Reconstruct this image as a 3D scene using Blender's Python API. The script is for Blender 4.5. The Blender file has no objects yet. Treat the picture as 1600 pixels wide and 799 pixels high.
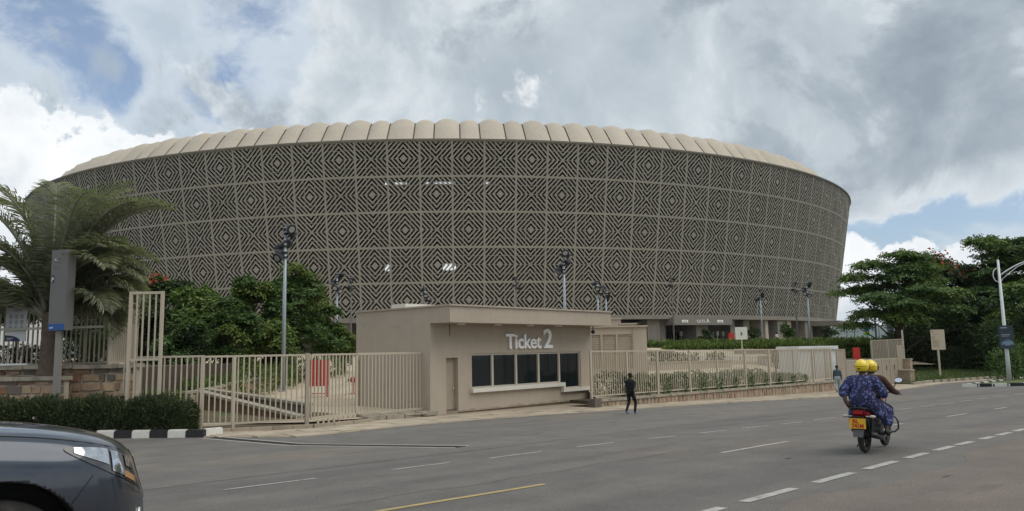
import bpy, bmesh, math, random
import numpy as np
from mathutils import Vector, Matrix, noise
R = math.radians
PI = math.pi
random.seed(7)
scn = bpy.context.scene
COL = scn.collection

# ------------------------------------------------------------------ camera
CAMZ = 2.62
cam_d = bpy.data.cameras.new('camera')
cam_d.sensor_width = 36.0
cam_d.lens = 27.0
cam_d.clip_start = 0.1
cam_d.clip_end = 12000
cam = bpy.data.objects.new('camera', cam_d)
COL.objects.link(cam)
cam.matrix_world = Matrix.Translation((0, 0, CAMZ)) @ Matrix.Rotation(PI / 2 + 0.125, 4, 'X') @ Matrix.Rotation(-0.019, 4, 'Z')
scn.camera = cam

# ------------------------------------------------------------------ light
SUN_EL, SUN_AZ = R(58), R(115)          # azimuth clockwise from +Y
sd = bpy.data.lights.new('sun', 'SUN')
sd.energy = 1.5
sd.angle = R(60)
sd.color = (1.0, 0.95, 0.87)
sun = bpy.data.objects.new('sun', sd)
COL.objects.link(sun)
sdir = Vector((math.sin(SUN_AZ) * math.cos(SUN_EL), math.cos(SUN_AZ) * math.cos(SUN_EL), math.sin(SUN_EL)))
sun.rotation_euler = (-sdir).to_track_quat('-Z', 'Y').to_euler()
sun.location = (60, -30, 120)

scn.view_settings.view_transform = 'Standard'
scn.view_settings.look = 'None'
scn.view_settings.exposure = 0.36
scn.view_settings.gamma = 1.0
scn.view_settings.use_curve_mapping = False
scn.render.engine = 'CYCLES'
scn.cycles.use_denoising = True
scn.cycles.max_bounces = 6
scn.cycles.diffuse_bounces = 3
scn.cycles.glossy_bounces = 3
scn.cycles.transmission_bounces = 4
scn.cycles.transparent_max_bounces = 6
scn.cycles.volume_bounces = 0
scn.cycles.caustics_reflective = False
scn.cycles.caustics_refractive = False

# ------------------------------------------------------------------ sky
def make_world():
    w = bpy.data.worlds.new('World')
    scn.world = w
    w.use_nodes = True
    nt = w.node_tree
    N, L = nt.nodes, nt.links
    for n in list(N):
        N.remove(n)
    out = N.new('ShaderNodeOutputWorld')
    bg = N.new('ShaderNodeBackground')
    L.new(bg.outputs[0], out.inputs[0])
    sky = N.new('ShaderNodeTexSky')
    sky.sky_type = 'NISHITA'
    sky.sun_disc = False
    sky.sun_elevation = SUN_EL
    sky.sun_rotation = SUN_AZ
    sky.air_density = 1.0
    sky.dust_density = 1.2
    tc = N.new('ShaderNodeTexCoord')

    def math_(op, a, b=None, c=None, clamp=False):
        m = N.new('ShaderNodeMath')
        m.operation = op
        m.use_clamp = clamp
        for i, v in enumerate((a, b, c)):
            if v is None:
                continue
            if isinstance(v, (int, float)):
                m.inputs[i].default_value = v
            else:
                L.new(v, m.inputs[i])
        return m.outputs[0]

    def vmath(op, a, b=None):
        m = N.new('ShaderNodeVectorMath')
        m.operation = op
        for i, v in enumerate((a, b)):
            if v is None:
                continue
            if isinstance(v, (tuple, list)):
                m.inputs[i].default_value = v
            else:
                L.new(v, m.inputs[i])
        return m

    def ramp(fac, stops, interp='EASE'):
        r = N.new('ShaderNodeValToRGB')
        r.color_ramp.interpolation = interp
        el = r.color_ramp.elements
        while len(el) < len(stops):
            el.new(0.5)
        for e, (p, c) in zip(el, stops):
            e.position = p
            e.color = (c, c, c, 1) if isinstance(c, (int, float)) else (*c, 1)
        L.new(fac, r.inputs[0])
        return r.outputs[0]

    def noise_(vec, scale, detail, rough, off=(0, 0, 0), dist=0.0):
        a = vmath('ADD', vec, off)
        n = N.new('ShaderNodeTexNoise')
        n.inputs['Scale'].default_value = scale
        n.inputs['Detail'].default_value = detail
        n.inputs['Roughness'].default_value = rough
        n.inputs['Distortion'].default_value = dist
        L.new(a.outputs[0], n.inputs['Vector'])
        return n.outputs[0]

    d = vmath('NORMALIZE', tc.outputs['Generated']).outputs[0]
    sep = N.new('ShaderNodeSeparateXYZ')
    L.new(d, sep.inputs[0])
    X, Y, Z = sep.outputs
    h = math_('SQRT', math_('ADD', math_('MULTIPLY', X, X), math_('MULTIPLY', Y, Y)))
    h = math_('MAXIMUM', h, 0.05)
    sa = math_('DIVIDE', X, h)             # -1 left .. 1 right
    el = math_('DIVIDE', Z, h)             # tangent of the elevation
    zz = math_('ADD', math_('MAXIMUM', Z, 0.0), 0.35)
    cmb = N.new('ShaderNodeCombineXYZ')
    L.new(math_('DIVIDE', X, zz), cmb.inputs[0]); L.new(math_('DIVIDE', Y, zz), cmb.inputs[1]); L.new(math_('MULTIPLY', Z, 1.5), cmb.inputs[2])
    P = cmb.outputs[0]
    big = noise_(P, 1.5, 6, 0.52, (3.1, 0.4, 1.7), 0.25)
    folds = noise_(P, 2.6, 8, 0.55, (7.3, 2.2, 0.0), 0.35)
    fine = noise_(d, 8.0, 12, 0.64, (1.3, 5.2, 4.0), 0.5)
    puff = noise_(d, 14.0, 9, 0.58, (0.35, 0.2, 0.6), 0.15)

    def lobe(sx, ev, power):
        v = Vector((sx, math.sqrt(max(0.0, 1 - sx * sx)), ev)).normalized()
        dt = vmath('DOT_PRODUCT', d, tuple(v)).outputs['Value']
        return math_('POWER', math_('MAXIMUM', dt, 0.0), power)
    def mix(f, c1, c2):
        m = N.new('ShaderNodeMix'); m.data_type = 'RGBA'
        for k, v in ((0, f), (6, c1), (7, c2)):
            if isinstance(v, (tuple, float)): m.inputs[k].default_value = v if isinstance(v, float) else (*v, 1)
            else: L.new(v, m.inputs[k])
        return m.outputs[2]
    def add(*v):
        r = v[0]
        for q in v[1:]: r = math_('ADD', r, q)
        return r
    def mul(v, k): return math_('MULTIPLY', v, k)

    # clear air between the clouds
    sk = N.new('ShaderNodeMix'); sk.data_type = 'RGBA'; sk.blend_type = 'MULTIPLY'; sk.inputs[0].default_value = 1.0
    L.new(sky.outputs[0], sk.inputs[6]); sk.inputs[7].default_value = (0.100, 0.106, 0.112, 1)
    col = mix(0.18, sk.outputs[2], (0.62, 0.70, 0.80))
    side = math_('MULTIPLY_ADD', sa, 0.5, 0.5)
    def layer(col, val, t, w, stops, amount=1.0):
        m = ramp(val, [(t, 0.0), (t + w, amount)])
        return mix(m, col, ramp(val, [(t + o, c) for o, c in stops], 'LINEAR'))
    # thin high veil, torn open to the upper left and low on the right
    wisp = noise_(P, 2.2, 11, 0.60, (9.1, 4.4, 2.0), 0.5)
    v1 = add(mul(wisp, 0.62), mul(fine, 0.38))
    v1 = math_('SUBTRACT', v1, add(mul(lobe(-0.52, 0.40, 260), 0.12), mul(lobe(-0.47, 0.335, 1100), 0.22), mul(lobe(-0.36, 0.325, 900), 0.24), mul(lobe(-0.24, 0.30, 1200), 0.14), mul(lobe(-0.36, 0.43, 700), 0.07), mul(lobe(0.47, 0.18, 120), 0.15)))
    col = layer(col, v1, 0.365, 0.13, [(0.0, (0.66, 0.72, 0.78)), (0.10, (0.58, 0.65, 0.715)), (0.20, (0.46, 0.54, 0.62))], 0.95)
    # grey layer: centre and right, its lower edge lifting on the right
    bias = ramp(side, [(0.22, -0.0), (0.34, 0.03), (0.40, 0.15), (0.46, 0.21), (0.60, 0.20), (1.0, 0.18)], 'LINEAR')
    edge = ramp(side, [(0.62, 0.0), (0.70, 0.62), (0.76, 0.72), (1.0, 0.72)])
    drop = mul(math_('MAXIMUM', math_('SUBTRACT', mul(edge, 0.30), el), 0.0), 2.2)
    bil = noise_(d, 5.0, 12, 0.60, (2.7, 8.1, 0.3), 0.45)
    g1 = math_('SUBTRACT', add(mul(bil, 0.70), mul(fine, 0.30), bias), add(drop, 0.08))
    col = layer(col, g1, 0.47, 0.05, [(0.0, (0.76, 0.80, 0.83)), (0.05, (0.62, 0.67, 0.705)), (0.13, (0.48, 0.54, 0.585)), (0.24, (0.385, 0.445, 0.50))])
    # darker heavier masses inside it
    bil2 = noise_(d, 4.2, 12, 0.58, (5.7, 1.1, 3.3), 0.3)
    dk = ramp(side, [(0.30, 0.0), (0.42, 0.30), (0.50, 0.35), (0.62, 0.72), (0.76, 1.0), (1.0, 0.8)], 'LINEAR')
    g2 = add(mul(bil2, 0.66), mul(fine, 0.34), mul(dk, 0.075), mul(lobe(0.46, 0.285, 110), 0.10), mul(lobe(0.27, 0.245, 420), 0.07), mul(lobe(-0.09, 0.43, 700), 0.05))
    g2 = math_('SUBTRACT', g2, add(mul(lobe(0.41, 0.385, 500), 0.10), mul(lobe(0.02, 0.37, 1500), 0.13), mul(lobe(0.17, 0.315, 600), 0.07), drop))
    col = layer(col, g2, 0.525, 0.09, [(0.0, (0.52, 0.57, 0.61)), (0.07, (0.37, 0.425, 0.475)), (0.16, (0.265, 0.315, 0.37)), (0.26, (0.205, 0.25, 0.305))], 0.96)
    # sunlit rents
    b1 = add(mul(puff, 0.5), mul(bil, 0.5), mul(lobe(0.018, 0.385, 1400), 0.045), mul(lobe(0.40, 0.385, 700), 0.03), mul(lobe(-0.06, 0.29, 700), 0.03))
    col = layer(col, b1, 0.575, 0.09, [(0.0, (0.80, 0.82, 0.83)), (0.05, (0.92, 0.93, 0.935))], 0.85)
    # bright heaped cumulus standing on the horizon, high bank on the left, low heads on the right
    top = ramp(side, [(0.10, 0.52), (0.22, 0.60), (0.27, 0.555), (0.34, 0.50), (0.40, 0.50), (0.46, 0.40), (0.50, 0.10), (0.66, 0.12), (0.695, 0.30), (0.73, 0.24), (0.80, 0.16), (1.0, 0.2)], 'LINEAR')
    rise = add(mul(top, 0.5), mul(math_('SUBTRACT', puff, 0.5), 0.20), mul(math_('SUBTRACT', bil, 0.5), 0.10))
    cm = ramp(math_('MULTIPLY_ADD', math_('SUBTRACT', rise, el), 8.0, 0.5), [(0.44, 0.0), (0.54, 1.0)])
    cc = ramp(add(mul(puff, 0.45), mul(fine, 0.30), mul(bil, 0.25)), [(0.40, (0.93, 0.94, 0.945)), (0.49, (0.84, 0.865, 0.885)), (0.56, (0.70, 0.745, 0.785)), (0.64, (0.58, 0.64, 0.69))], 'LINEAR')
    col = mix(cm, col, cc)
    L.new(col, bg.inputs[0])
    bg.inputs[1].default_value = 0.90
make_world()

# ------------------------------------------------------------------ materials
MATS = {}
def mat(name, c, rough=0.75, var=0.12, scale=1.5, bump=0.0, bscale=30.0, metal=0.0, spec=0.4, streak=0.0,
        c2=None, c2scale=1.0, c2lim=(0.5, 0.65), coat=0.0, rnd=0.0, island=0.0, transl=0.0):
    """Principled material: noise variation, optional second colour in patches, vertical streaks, bump, per-object or per-leaf value shift."""
    if name in MATS:
        return MATS[name]
    m = bpy.data.materials.new(name)
    MATS[name] = m
    m.use_nodes = True
    nt = m.node_tree
    N, L = nt.nodes, nt.links
    bs = N['Principled BSDF']
    bs.inputs['Roughness'].default_value = rough
    bs.inputs['Metallic'].default_value = metal
    bs.inputs['Specular IOR Level'].default_value = spec
    if coat:
        bs.inputs['Coat Weight'].default_value = coat
        bs.inputs['Coat Roughness'].default_value = 0.06
    geo = N.new('ShaderNodeNewGeometry')
    oi = N.new('ShaderNodeObjectInfo')
    pos = N.new('ShaderNodeVectorMath'); pos.operation = 'ADD'
    L.new(geo.outputs['Position'], pos.inputs[0])
    sc = N.new('ShaderNodeMath'); sc.operation = 'MULTIPLY'; sc.inputs[1].default_value = 37.0
    L.new(oi.outputs['Random'], sc.inputs[0])
    L.new(sc.outputs[0], pos.inputs[1])

    def nz(scl, detail=6, rg=0.6, vec=None):
        n = N.new('ShaderNodeTexNoise')
        n.inputs['Scale'].default_value = scl
        n.inputs['Detail'].default_value = detail
        n.inputs['Roughness'].default_value = rg
        L.new(vec or pos.outputs[0], n.inputs['Vector'])
        return n.outputs[0]

    def mapr(v, a, b, lo=0.25, hi=0.75):
        r = N.new('ShaderNodeMapRange')
        r.inputs[1].default_value = lo; r.inputs[2].default_value = hi
        r.inputs[3].default_value = a; r.inputs[4].default_value = b
        L.new(v, r.inputs[0])
        return r.outputs[0]

    def mul(a, b):
        q = N.new('ShaderNodeMath'); q.operation = 'MULTIPLY'
        L.new(a, q.inputs[0]); L.new(b, q.inputs[1])
        return q.outputs[0]

    val = mapr(nz(scale), 1 - var, 1 + var)
    if streak:
        st = N.new('ShaderNodeVectorMath'); st.operation = 'MULTIPLY'
        st.inputs[1].default_value = (4.0, 4.0, 0.22)
        L.new(pos.outputs[0], st.inputs[0])
        val = mul(val, mapr(nz(1.0, 5, 0.6, st.outputs[0]), 1 - streak, 1 + streak * 0.5))
    if rnd:
        val = mul(val, mapr(oi.outputs['Random'], 1 - rnd, 1 + rnd, 0, 1))
    if island:
        val = mul(val, mapr(geo.outputs['Random Per Island'], 1 - island, 1 + island, 0, 1))
    base = None
    if c2 is not None:
        mx = N.new('ShaderNodeMix'); mx.data_type = 'RGBA'
        mx.inputs[6].default_value = (*c, 1); mx.inputs[7].default_value = (*c2, 1)
        src = geo.outputs['Random Per Island'] if c2scale == 'island' else (oi.outputs['Random'] if c2scale == 'object' else nz(c2scale))
        L.new(mapr(src, 0, 1, *c2lim), mx.inputs[0])
        base = mx.outputs[2]
    vm = N.new('ShaderNodeVectorMath'); vm.operation = 'SCALE'
    if base:
        L.new(base, vm.inputs[0])
    else:
        vm.inputs[0].default_value = c
    L.new(val, vm.inputs['Scale'])
    L.new(vm.outputs[0], bs.inputs['Base Color'])
    if bump:
        b = N.new('ShaderNodeBump')
        b.inputs['Strength'].default_value = bump
        b.inputs['Distance'].default_value = 0.02
        L.new(nz(bscale, 5, 0.65), b.inputs['Height'])
        L.new(b.outputs[0], bs.inputs['Normal'])
    if transl:
        tr = N.new('ShaderNodeBsdfTranslucent')
        vm2 = N.new('ShaderNodeVectorMath'); vm2.operation = 'MULTIPLY'
        L.new(vm.outputs[0], vm2.inputs[0]); vm2.inputs[1].default_value = (1.15, 1.25, 0.6)
        L.new(vm2.outputs[0], tr.inputs[0])
        ms = N.new('ShaderNodeMixShader'); ms.inputs[0].default_value = transl
        L.new(bs.outputs[0], ms.inputs[1]); L.new(tr.outputs[0], ms.inputs[2])
        L.new(ms.outputs[0], N['Material Output'].inputs[0])
    return m

# ------------------------------------------------------------------ mesh helpers
class MB:
    """Collects polygons, then links them as ONE mesh object."""
    def __init__(self):
        self.v, self.f, self.m = [], [], []
    def add(self, verts, faces, mi=0):
        o = len(self.v)
        self.v += [tuple(p) for p in verts]
        for f in faces:
            self.f.append([i + o for i in f]); self.m.append(mi)
    def box(self, c, s, rz=0.0, mi=0, ex=None):
        cx, cy, cz = c
        hx, hy, hz = s[0] / 2, s[1] / 2, s[2] / 2
        co, si = math.cos(rz), math.sin(rz)
        vs = []
        for z in (-hz, hz):
            for x, y in ((-hx, -hy), (hx, -hy), (hx, hy), (-hx, hy)):
                vs.append((cx + x * co - y * si, cy + x * si + y * co, cz + z))
        self.add(vs, [(0, 3, 2, 1), (4, 5, 6, 7), (0, 1, 5, 4), (1, 2, 6, 5), (2, 3, 7, 6), (3, 0, 4, 7)], mi)
        return self
    def beam(self, p0, p1, w, h, up=(0, 0, 1), mi=0):
        p0, p1 = Vector(p0), Vector(p1)
        d = (p1 - p0).normalized()
        upv = Vector(up)
        if abs(d.dot(upv)) > 0.98:
            upv = Vector((0, 1, 0))
        a = d.cross(upv).normalized() * (w / 2)
        b = a.cross(d).normalized() * (h / 2)
        vs = [p0 - a - b, p0 + a - b, p0 + a + b, p0 - a + b, p1 - a - b, p1 + a - b, p1 + a + b, p1 - a + b]
        self.add(vs, [(0, 1, 2, 3), (7, 6, 5, 4), (0, 4, 5, 1), (1, 5, 6, 2), (2, 6, 7, 3), (3, 7, 4, 0)], mi)
        return self
    def tube(self, pts, rad, n=8, caps=True, mi=0):
        pts = [Vector(p) for p in pts]
        if not isinstance(rad, (list, tuple)):
            rad = [rad] * len(pts)
        o = len(self.v)
        ref = None
        for i, p in enumerate(pts):
            d = (pts[min(i + 1, len(pts) - 1)] - pts[max(i - 1, 0)])
            d = d.normalized() if d.length > 1e-9 else Vector((0, 0, 1))
            if ref is None:
                ref = Vector((0, 0, 1)) if abs(d.z) < 0.9 else Vector((1, 0, 0))
            a = d.cross(ref).normalized()
            b = a.cross(d).normalized()
            ref = b
            for k in range(n):
                t = 2 * PI * k / n
                self.v.append(tuple(p + (a * math.cos(t) + b * math.sin(t)) * rad[i]))
        for i in range(len(pts) - 1):
            for k in range(n):
                q = (k + 1) % n
                self.f.append([o + i * n + k, o + i * n + q, o + (i + 1) * n + q, o + (i + 1) * n + k]); self.m.append(mi)
        if caps:
            self.f.append([o + k for k in range(n)][::-1]); self.m.append(mi)
            e = o + (len(pts) - 1) * n
            self.f.append([e + k for k in range(n)]); self.m.append(mi)
        return self
    def prism(self, poly, z0, z1, mi=0):
        n = len(poly)
        zz0 = z0 if isinstance(z0, (list, tuple)) else [z0] * n
        zz1 = z1 if isinstance(z1, (list, tuple)) else [z1] * n
        vs = [(x, y, zz0[i]) for i, (x, y) in enumerate(poly)] + [(x, y, zz1[i]) for i, (x, y) in enumerate(poly)]
        fs = [list(range(n))[::-1], list(range(n, 2 * n))] + [(i, (i + 1) % n, n + (i + 1) % n, n + i) for i in range(n)]
        self.add(vs, fs, mi)
        return self
    def sphere(self, c, r, nu=10, nv=6, mi=0):
        c = Vector(c)
        rx, ry, rz = r if isinstance(r, (list, tuple)) else (r, r, r)
        vs = [(c.x, c.y, c.z - rz)]
        for j in range(1, nv):
            ph = -PI / 2 + PI * j / nv
            for i in range(nu):
                t = 2 * PI * i / nu
                vs.append((c.x + rx * math.cos(ph) * math.cos(t), c.y + ry * math.cos(ph) * math.sin(t), c.z + rz * math.sin(ph)))
        vs.append((c.x, c.y, c.z + rz))
        fs = []
        for i in range(nu):
            fs.append((0, 1 + (i + 1) % nu, 1 + i))
        for j in range(nv - 2):
            for i in range(nu):
                a = 1 + j * nu
                fs.append((a + i, a + (i + 1) % nu, a + nu + (i + 1) % nu, a + nu + i))
        e = 1 + (nv - 2) * nu
        for i in range(nu):
            fs.append((e + i, e + (i + 1) % nu, len(vs) - 1))
        self.add(vs, fs, mi)
        return self
    def mesh(self, name, mats, smooth=False):
        me = bpy.data.meshes.new(name)
        me.from_pydata(self.v, [], self.f)
        for mt in (mats if isinstance(mats, (list, tuple)) else [mats]):
            me.materials.append(mt)
        me.polygons.foreach_set('material_index', self.m)
        if smooth:
            me.polygons.foreach_set('use_smooth', [True] * len(me.polygons))
        me.update()
        return me
    def build(self, name, mats, parent=None, smooth=False, loc=None):
        return link(name, self.mesh(name, mats, smooth), parent, loc)

def link(name, me, parent=None, loc=None, rz=None, mw=None):
    o = bpy.data.objects.new(name, me)
    COL.objects.link(o)
    if parent is not None:
        o.parent = parent
        if parent.get('_w'):
            o.matrix_parent_inverse = Matrix.Translation(parent.location).inverted()
    if mw is not None:
        o.matrix_basis = mw
    if loc is not None:
        o.location = loc
    if rz is not None:
        o.rotation_euler = (0, 0, rz)
    return o

def tag(o, label=None, cat=None, group=None, kind=None):
    if label: o['label'] = label
    if cat: o['category'] = cat
    if group: o['group'] = group
    if kind: o['kind'] = kind
    return o

def empty(name, loc, label=None, cat=None, group=None, world=True, rz=0):
    """An Empty at a thing's base. world=True: its parts are given in world coordinates."""
    o = bpy.data.objects.new(name, None)
    COL.objects.link(o)
    o.location = loc
    if rz: o.rotation_euler = (0, 0, rz)
    o.empty_display_size = 0.3
    if world: o['_w'] = 1
    return tag(o, label, cat, group)

def copy_tree(o, parent=None):
    c = o.copy()
    COL.objects.link(c)
    c.parent = parent
    for ch in list(o.children):
        copy_tree(ch, c)
    return c

def text_mesh(s, size, extrude, material, width=None, align='LEFT', bold=0.0):
    cu = bpy.data.curves.new('lettering', 'FONT')
    cu.body = s; cu.size = size; cu.extrude = extrude; cu.align_x = align
    cu.resolution_u = 3; cu.offset = bold
    to = bpy.data.objects.new('lettering', cu)
    COL.objects.link(to)
    dg = bpy.context.evaluated_depsgraph_get()
    me = bpy.data.meshes.new_from_object(to.evaluated_get(dg))
    bpy.data.objects.remove(to)
    if width:
        xs = [v.co.x for v in me.vertices]
        k = width / (max(xs) - min(xs))
        for v in me.vertices: v.co.x *= k
    me.materials.clear(); me.materials.append(material)
    return me

def face_matrix(origin, right, up=(0, 0, 1)):
    """Matrix whose X is right, Y is up (text plane), Z points out of the plane towards the viewer."""
    r = Vector(right).normalized(); u = Vector(up).normalized()
    n = r.cross(u)
    m = Matrix((r, u, n)).transposed().to_4x4()
    m.translation = Vector(origin)
    return m

# ------------------------------------------------------------------ the lie of the land
ANG = R(49.5)
UD = (math.sin(ANG), math.cos(ANG))       # along the road, away from the camera to the right
ND = (-math.cos(ANG), math.sin(ANG))      # across the road, towards the stadium
def us(x, y): return UD[0] * x + UD[1] * y, ND[0] * x + ND[1] * y
def xy(u, s): return UD[0] * u + ND[0] * s, UD[1] * u + ND[1] * s
def zroad(x, y):
    u, s = us(x, y)
    return 1.023 - 0.0465 * min(max(s, -14), 22) - 0.010 * min(max(u - 15, 0), 30)
def yfence(x):
    if x < -8: return 29.5
    if x < 3.7: return 29.5 + (x + 8) * 0.685
    return 37.5 + (x - 3.7) * 0.779
def zplaza(x, y):
    k = 0.034 + 0.021 * min(max((x + 5) / 15, 0), 1)
    return min((0.12 if x < 3 else 0.28) + k * max(0, y - max(yfence(x), 33)), 2.9)

def at(px, py, y):
    """world point at depth y seen at photograph pixel (px, py): used to read positions off the photograph"""
    X, Y = px - 800, py - 400
    X, Y = X * math.cos(0.019) - Y * math.sin(0.019), X * math.sin(0.019) + Y * math.cos(0.019)
    c, s = math.cos(0.125), math.sin(0.125)
    xc, zc = X / 1200, -Y / 1200
    dx, dy, dz = xc, c - zc * s, s + zc * c
    k = y / dy
    return Vector((dx * k, y, CAMZ + dz * k))
# ------------------------------------------------------------------ ground, road, pavement
m_asphalt0 = mat('asphalt_plain', (0.178, 0.166, 0.150), 0.85, var=0.14, scale=0.35, bump=0.5, bscale=90, c2=(0.142, 0.135, 0.126), c2scale=0.16, c2lim=(0.42, 0.6))
def road_material(name, c, c2, dust):
    m = bpy.data.materials.new(name); m.use_nodes = True
    nt = m.node_tree; N, L = nt.nodes, nt.links; bs = N['Principled BSDF']
    bs.inputs['Roughness'].default_value = 0.82; bs.inputs['Specular IOR Level'].default_value = 0.35
    geo = N.new('ShaderNodeNewGeometry')
    rot = N.new('ShaderNodeVectorRotate'); rot.rotation_type = 'Z_AXIS'; rot.inputs['Angle'].default_value = -(PI / 2 - R(49.5))
    L.new(geo.outputs['Position'], rot.inputs['Vector'])
    def nz(sx, sy, detail, rough, off=0.0):
        q = N.new('ShaderNodeVectorMath'); q.operation = 'MULTIPLY'; q.inputs[1].default_value = (sx, sy, 1)
        L.new(rot.outputs[0], q.inputs[0])
        w = N.new('ShaderNodeVectorMath'); w.operation = 'ADD'; w.inputs[1].default_value = (off, off * 1.7, 0); L.new(q.outputs[0], w.inputs[0])
        n = N.new('ShaderNodeTexNoise'); n.inputs['Scale'].default_value = 1.0; n.inputs['Detail'].default_value = detail; n.inputs['Roughness'].default_value = rough
        L.new(w.outputs[0], n.inputs['Vector']); return n.outputs[0]
    def mr(v, lo, hi, a_, b_):
        r = N.new('ShaderNodeMapRange'); r.interpolation_type = 'SMOOTHSTEP'
        for i_, q in enumerate((lo, hi, a_, b_)): r.inputs[i_ + 1].default_value = q
        L.new(v, r.inputs[0]); return r.outputs[0]
    def mixc(f, a_, b_):
        x = N.new('ShaderNodeMix'); x.data_type = 'RGBA'; L.new(f, x.inputs[0])
        for k_, v in ((6, a_), (7, b_)):
            if isinstance(v, tuple): x.inputs[k_].default_value = (*v, 1)
            else: L.new(v, x.inputs[k_])
        return x.outputs[2]
    col = mixc(mr(nz(0.05, 0.75, 4, 0.5), 0.38, 0.64, 0, 1), c, c2)                 # wheel paths along the road
    col = mixc(mr(nz(0.14, 0.22, 6, 0.62, 9.0), 0.48, 0.72, 0, 0.85), col, dust)     # dusty, reddish drifts
    col = mixc(mr(nz(0.35, 1.6, 5, 0.7, 21.0), 0.60, 0.72, 0, 0.45), col, tuple(v * 0.62 for v in c2))   # dark scuffs
    v1 = N.new('ShaderNodeVectorMath'); v1.operation = 'SCALE'; L.new(col, v1.inputs[0]); L.new(mr(nz(38, 38, 3, 0.75, 3.0), 0.25, 0.75, 0.72, 1.28), v1.inputs['Scale'])
    v2 = N.new('ShaderNodeVectorMath'); v2.operation = 'SCALE'; L.new(v1.outputs[0], v2.inputs[0]); L.new(mr(nz(1.1, 1.1, 6, 0.65, 5.0), 0.25, 0.75, 0.86, 1.14), v2.inputs['Scale'])
    L.new(v2.outputs[0], bs.inputs['Base Color'])
    bp_ = N.new('ShaderNodeBump'); bp_.inputs['Strength'].default_value = 0.55; bp_.inputs['Distance'].default_value = 0.012
    L.new(nz(60, 60, 3, 0.7), bp_.inputs['Height']); L.new(bp_.outputs[0], bs.inputs['Normal'])
    return m
m_asphalt = road_material('asphalt', (0.157, 0.143, 0.128), (0.127, 0.118, 0.108), (0.178, 0.152, 0.128))
m_patch = mat('worn_asphalt', (0.17, 0.155, 0.14), 0.88, var=0.1, scale=0.8, bump=0.5, bscale=90)
m_earth = mat('earth', (0.16, 0.12, 0.08), 0.95, var=0.3, scale=0.8, bump=0.6, bscale=12)
m_pave = mat('paving', (0.36, 0.30, 0.225), 0.85, var=0.16, scale=0.6, bump=0.25, bscale=25, c2=(0.27, 0.22, 0.165), c2scale=0.5, c2lim=(0.5, 0.7))
m_plaza = mat('plaza_paver', (0.47, 0.39, 0.28), 0.85, var=0.12, scale=0.3, bump=0.15, bscale=20, rnd=0.10)
m_white = mat('white_paint', (0.42, 0.40, 0.36), 0.75, var=0.2, scale=6, c2=(0.24, 0.225, 0.205), c2scale=9, c2lim=(0.52, 0.68))
m_yellow = mat('yellow_paint', (0.42, 0.32, 0.14), 0.7, var=0.16, scale=6, c2=(0.27, 0.22, 0.15), c2scale=7, c2lim=(0.60, 0.74))
m_black = mat('black_paint', (0.025, 0.025, 0.028), 0.6, var=0.3, scale=5)

def sheet(name, f, us_, vs_, m, kind='structure', parent=None, smooth=True):
    b = MB()
    nu, nv = len(us_), len(vs_)
    b.add([f(u, v) for u in us_ for v in vs_], [(i * nv + j, (i + 1) * nv + j, (i + 1) * nv + j + 1, i * nv + j + 1) for i in range(nu - 1) for j in range(nv - 1)])
    o = b.build(name, m, parent, smooth)
    # make faces look up
    me = o.data
    if me.polygons[0].normal.z < 0:
        me.flip_normals()
    if parent is None: o['kind'] = kind
    return o

# the wide country under everything, out to the horizon
def gz(x, y):
    r = math.hypot(x, y)
    if r < 260: return -0.9 - 0.0 * r
    return -0.9 - min((r - 260) * 0.02, 30)
rad = [0, 30, 80, 160, 260, 420, 700, 1100, 1800, 3000, 5000, 9000]
bb = MB()
NA = 48
bb.add([(r * math.cos(2 * PI * k / NA), r * math.sin(2 * PI * k / NA), gz(r, 0)) for r in rad for k in range(NA)],
       [(i * NA + k, (i + 1) * NA + k, (i + 1) * NA + (k + 1) % NA, i * NA + (k + 1) % NA) for i in range(len(rad) - 1) for k in range(NA)])
m_land = mat('grassland', (0.085, 0.105, 0.05), 0.95, var=0.3, scale=0.02, c2=(0.13, 0.11, 0.07), c2scale=0.01)
tag(bb.build('ground', m_land, None, True), kind='structure')

road = sheet('road', lambda u, s: (*xy(u, s), zroad(*xy(u, s))), [x * 3.0 - 45 for x in range(75)], [-13.5, -8, -4, 0, 3, 6, 9, 12, 15, 18, 20, 22, 24, 25.2, 26.5, 29, 33, 38], m_asphalt)

def mark(u0, u1, s0, s1, w, m=m_white, name='lane_dash', lift=0.006):
    n = max(1, int((u1 - u0) / 0.7))
    vs = []
    for i in range(n + 1):
        t = i / n
        u = u0 + (u1 - u0) * t; s = s0 + (s1 - s0) * t
        for k in (-w / 2, w / 2):
            x, y = xy(u, s + k)
            vs.append((x, y, zroad(x, y) + lift))
    b = MB(); b.add(vs, [(2 * i, 2 * i + 2, 2 * i + 3, 2 * i + 1) for i in range(n)])
    o = b.build(name, m, road)
    if o.data.polygons[0].normal.z < 0: o.data.flip_normals()
    return o
# far line of short dashes (measured in the photograph: pairs of ends)
for u0, u1, s in [(4.91, 6.55, 13.32), (8.04, 9.35, 13.05), (10.27, 11.7, 12.85), (12.75, 13.95, 12.75), (14.95, 15.97, 12.5), (16.95, 18.1, 12.42),
                  (18.8, 20.0, 12.35), (20.6, 21.7, 12.25), (22.6, 23.8, 12.3), (24.7, 25.9, 12.3), (26.6, 27.7, 12.3), (28.6, 29.8, 12.35),
                  (30.6, 31.8, 12.4), (32.8, 34.0, 12.5), (35.0, 36.2, 12.6), (37.4, 38.6, 12.75), (40, 41.4, 12.9), (43, 44.4, 13.0), (46, 47.5, 13.2)]:
    mark(u0, u1, s + 0.03, s - 0.03, 0.10)
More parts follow.
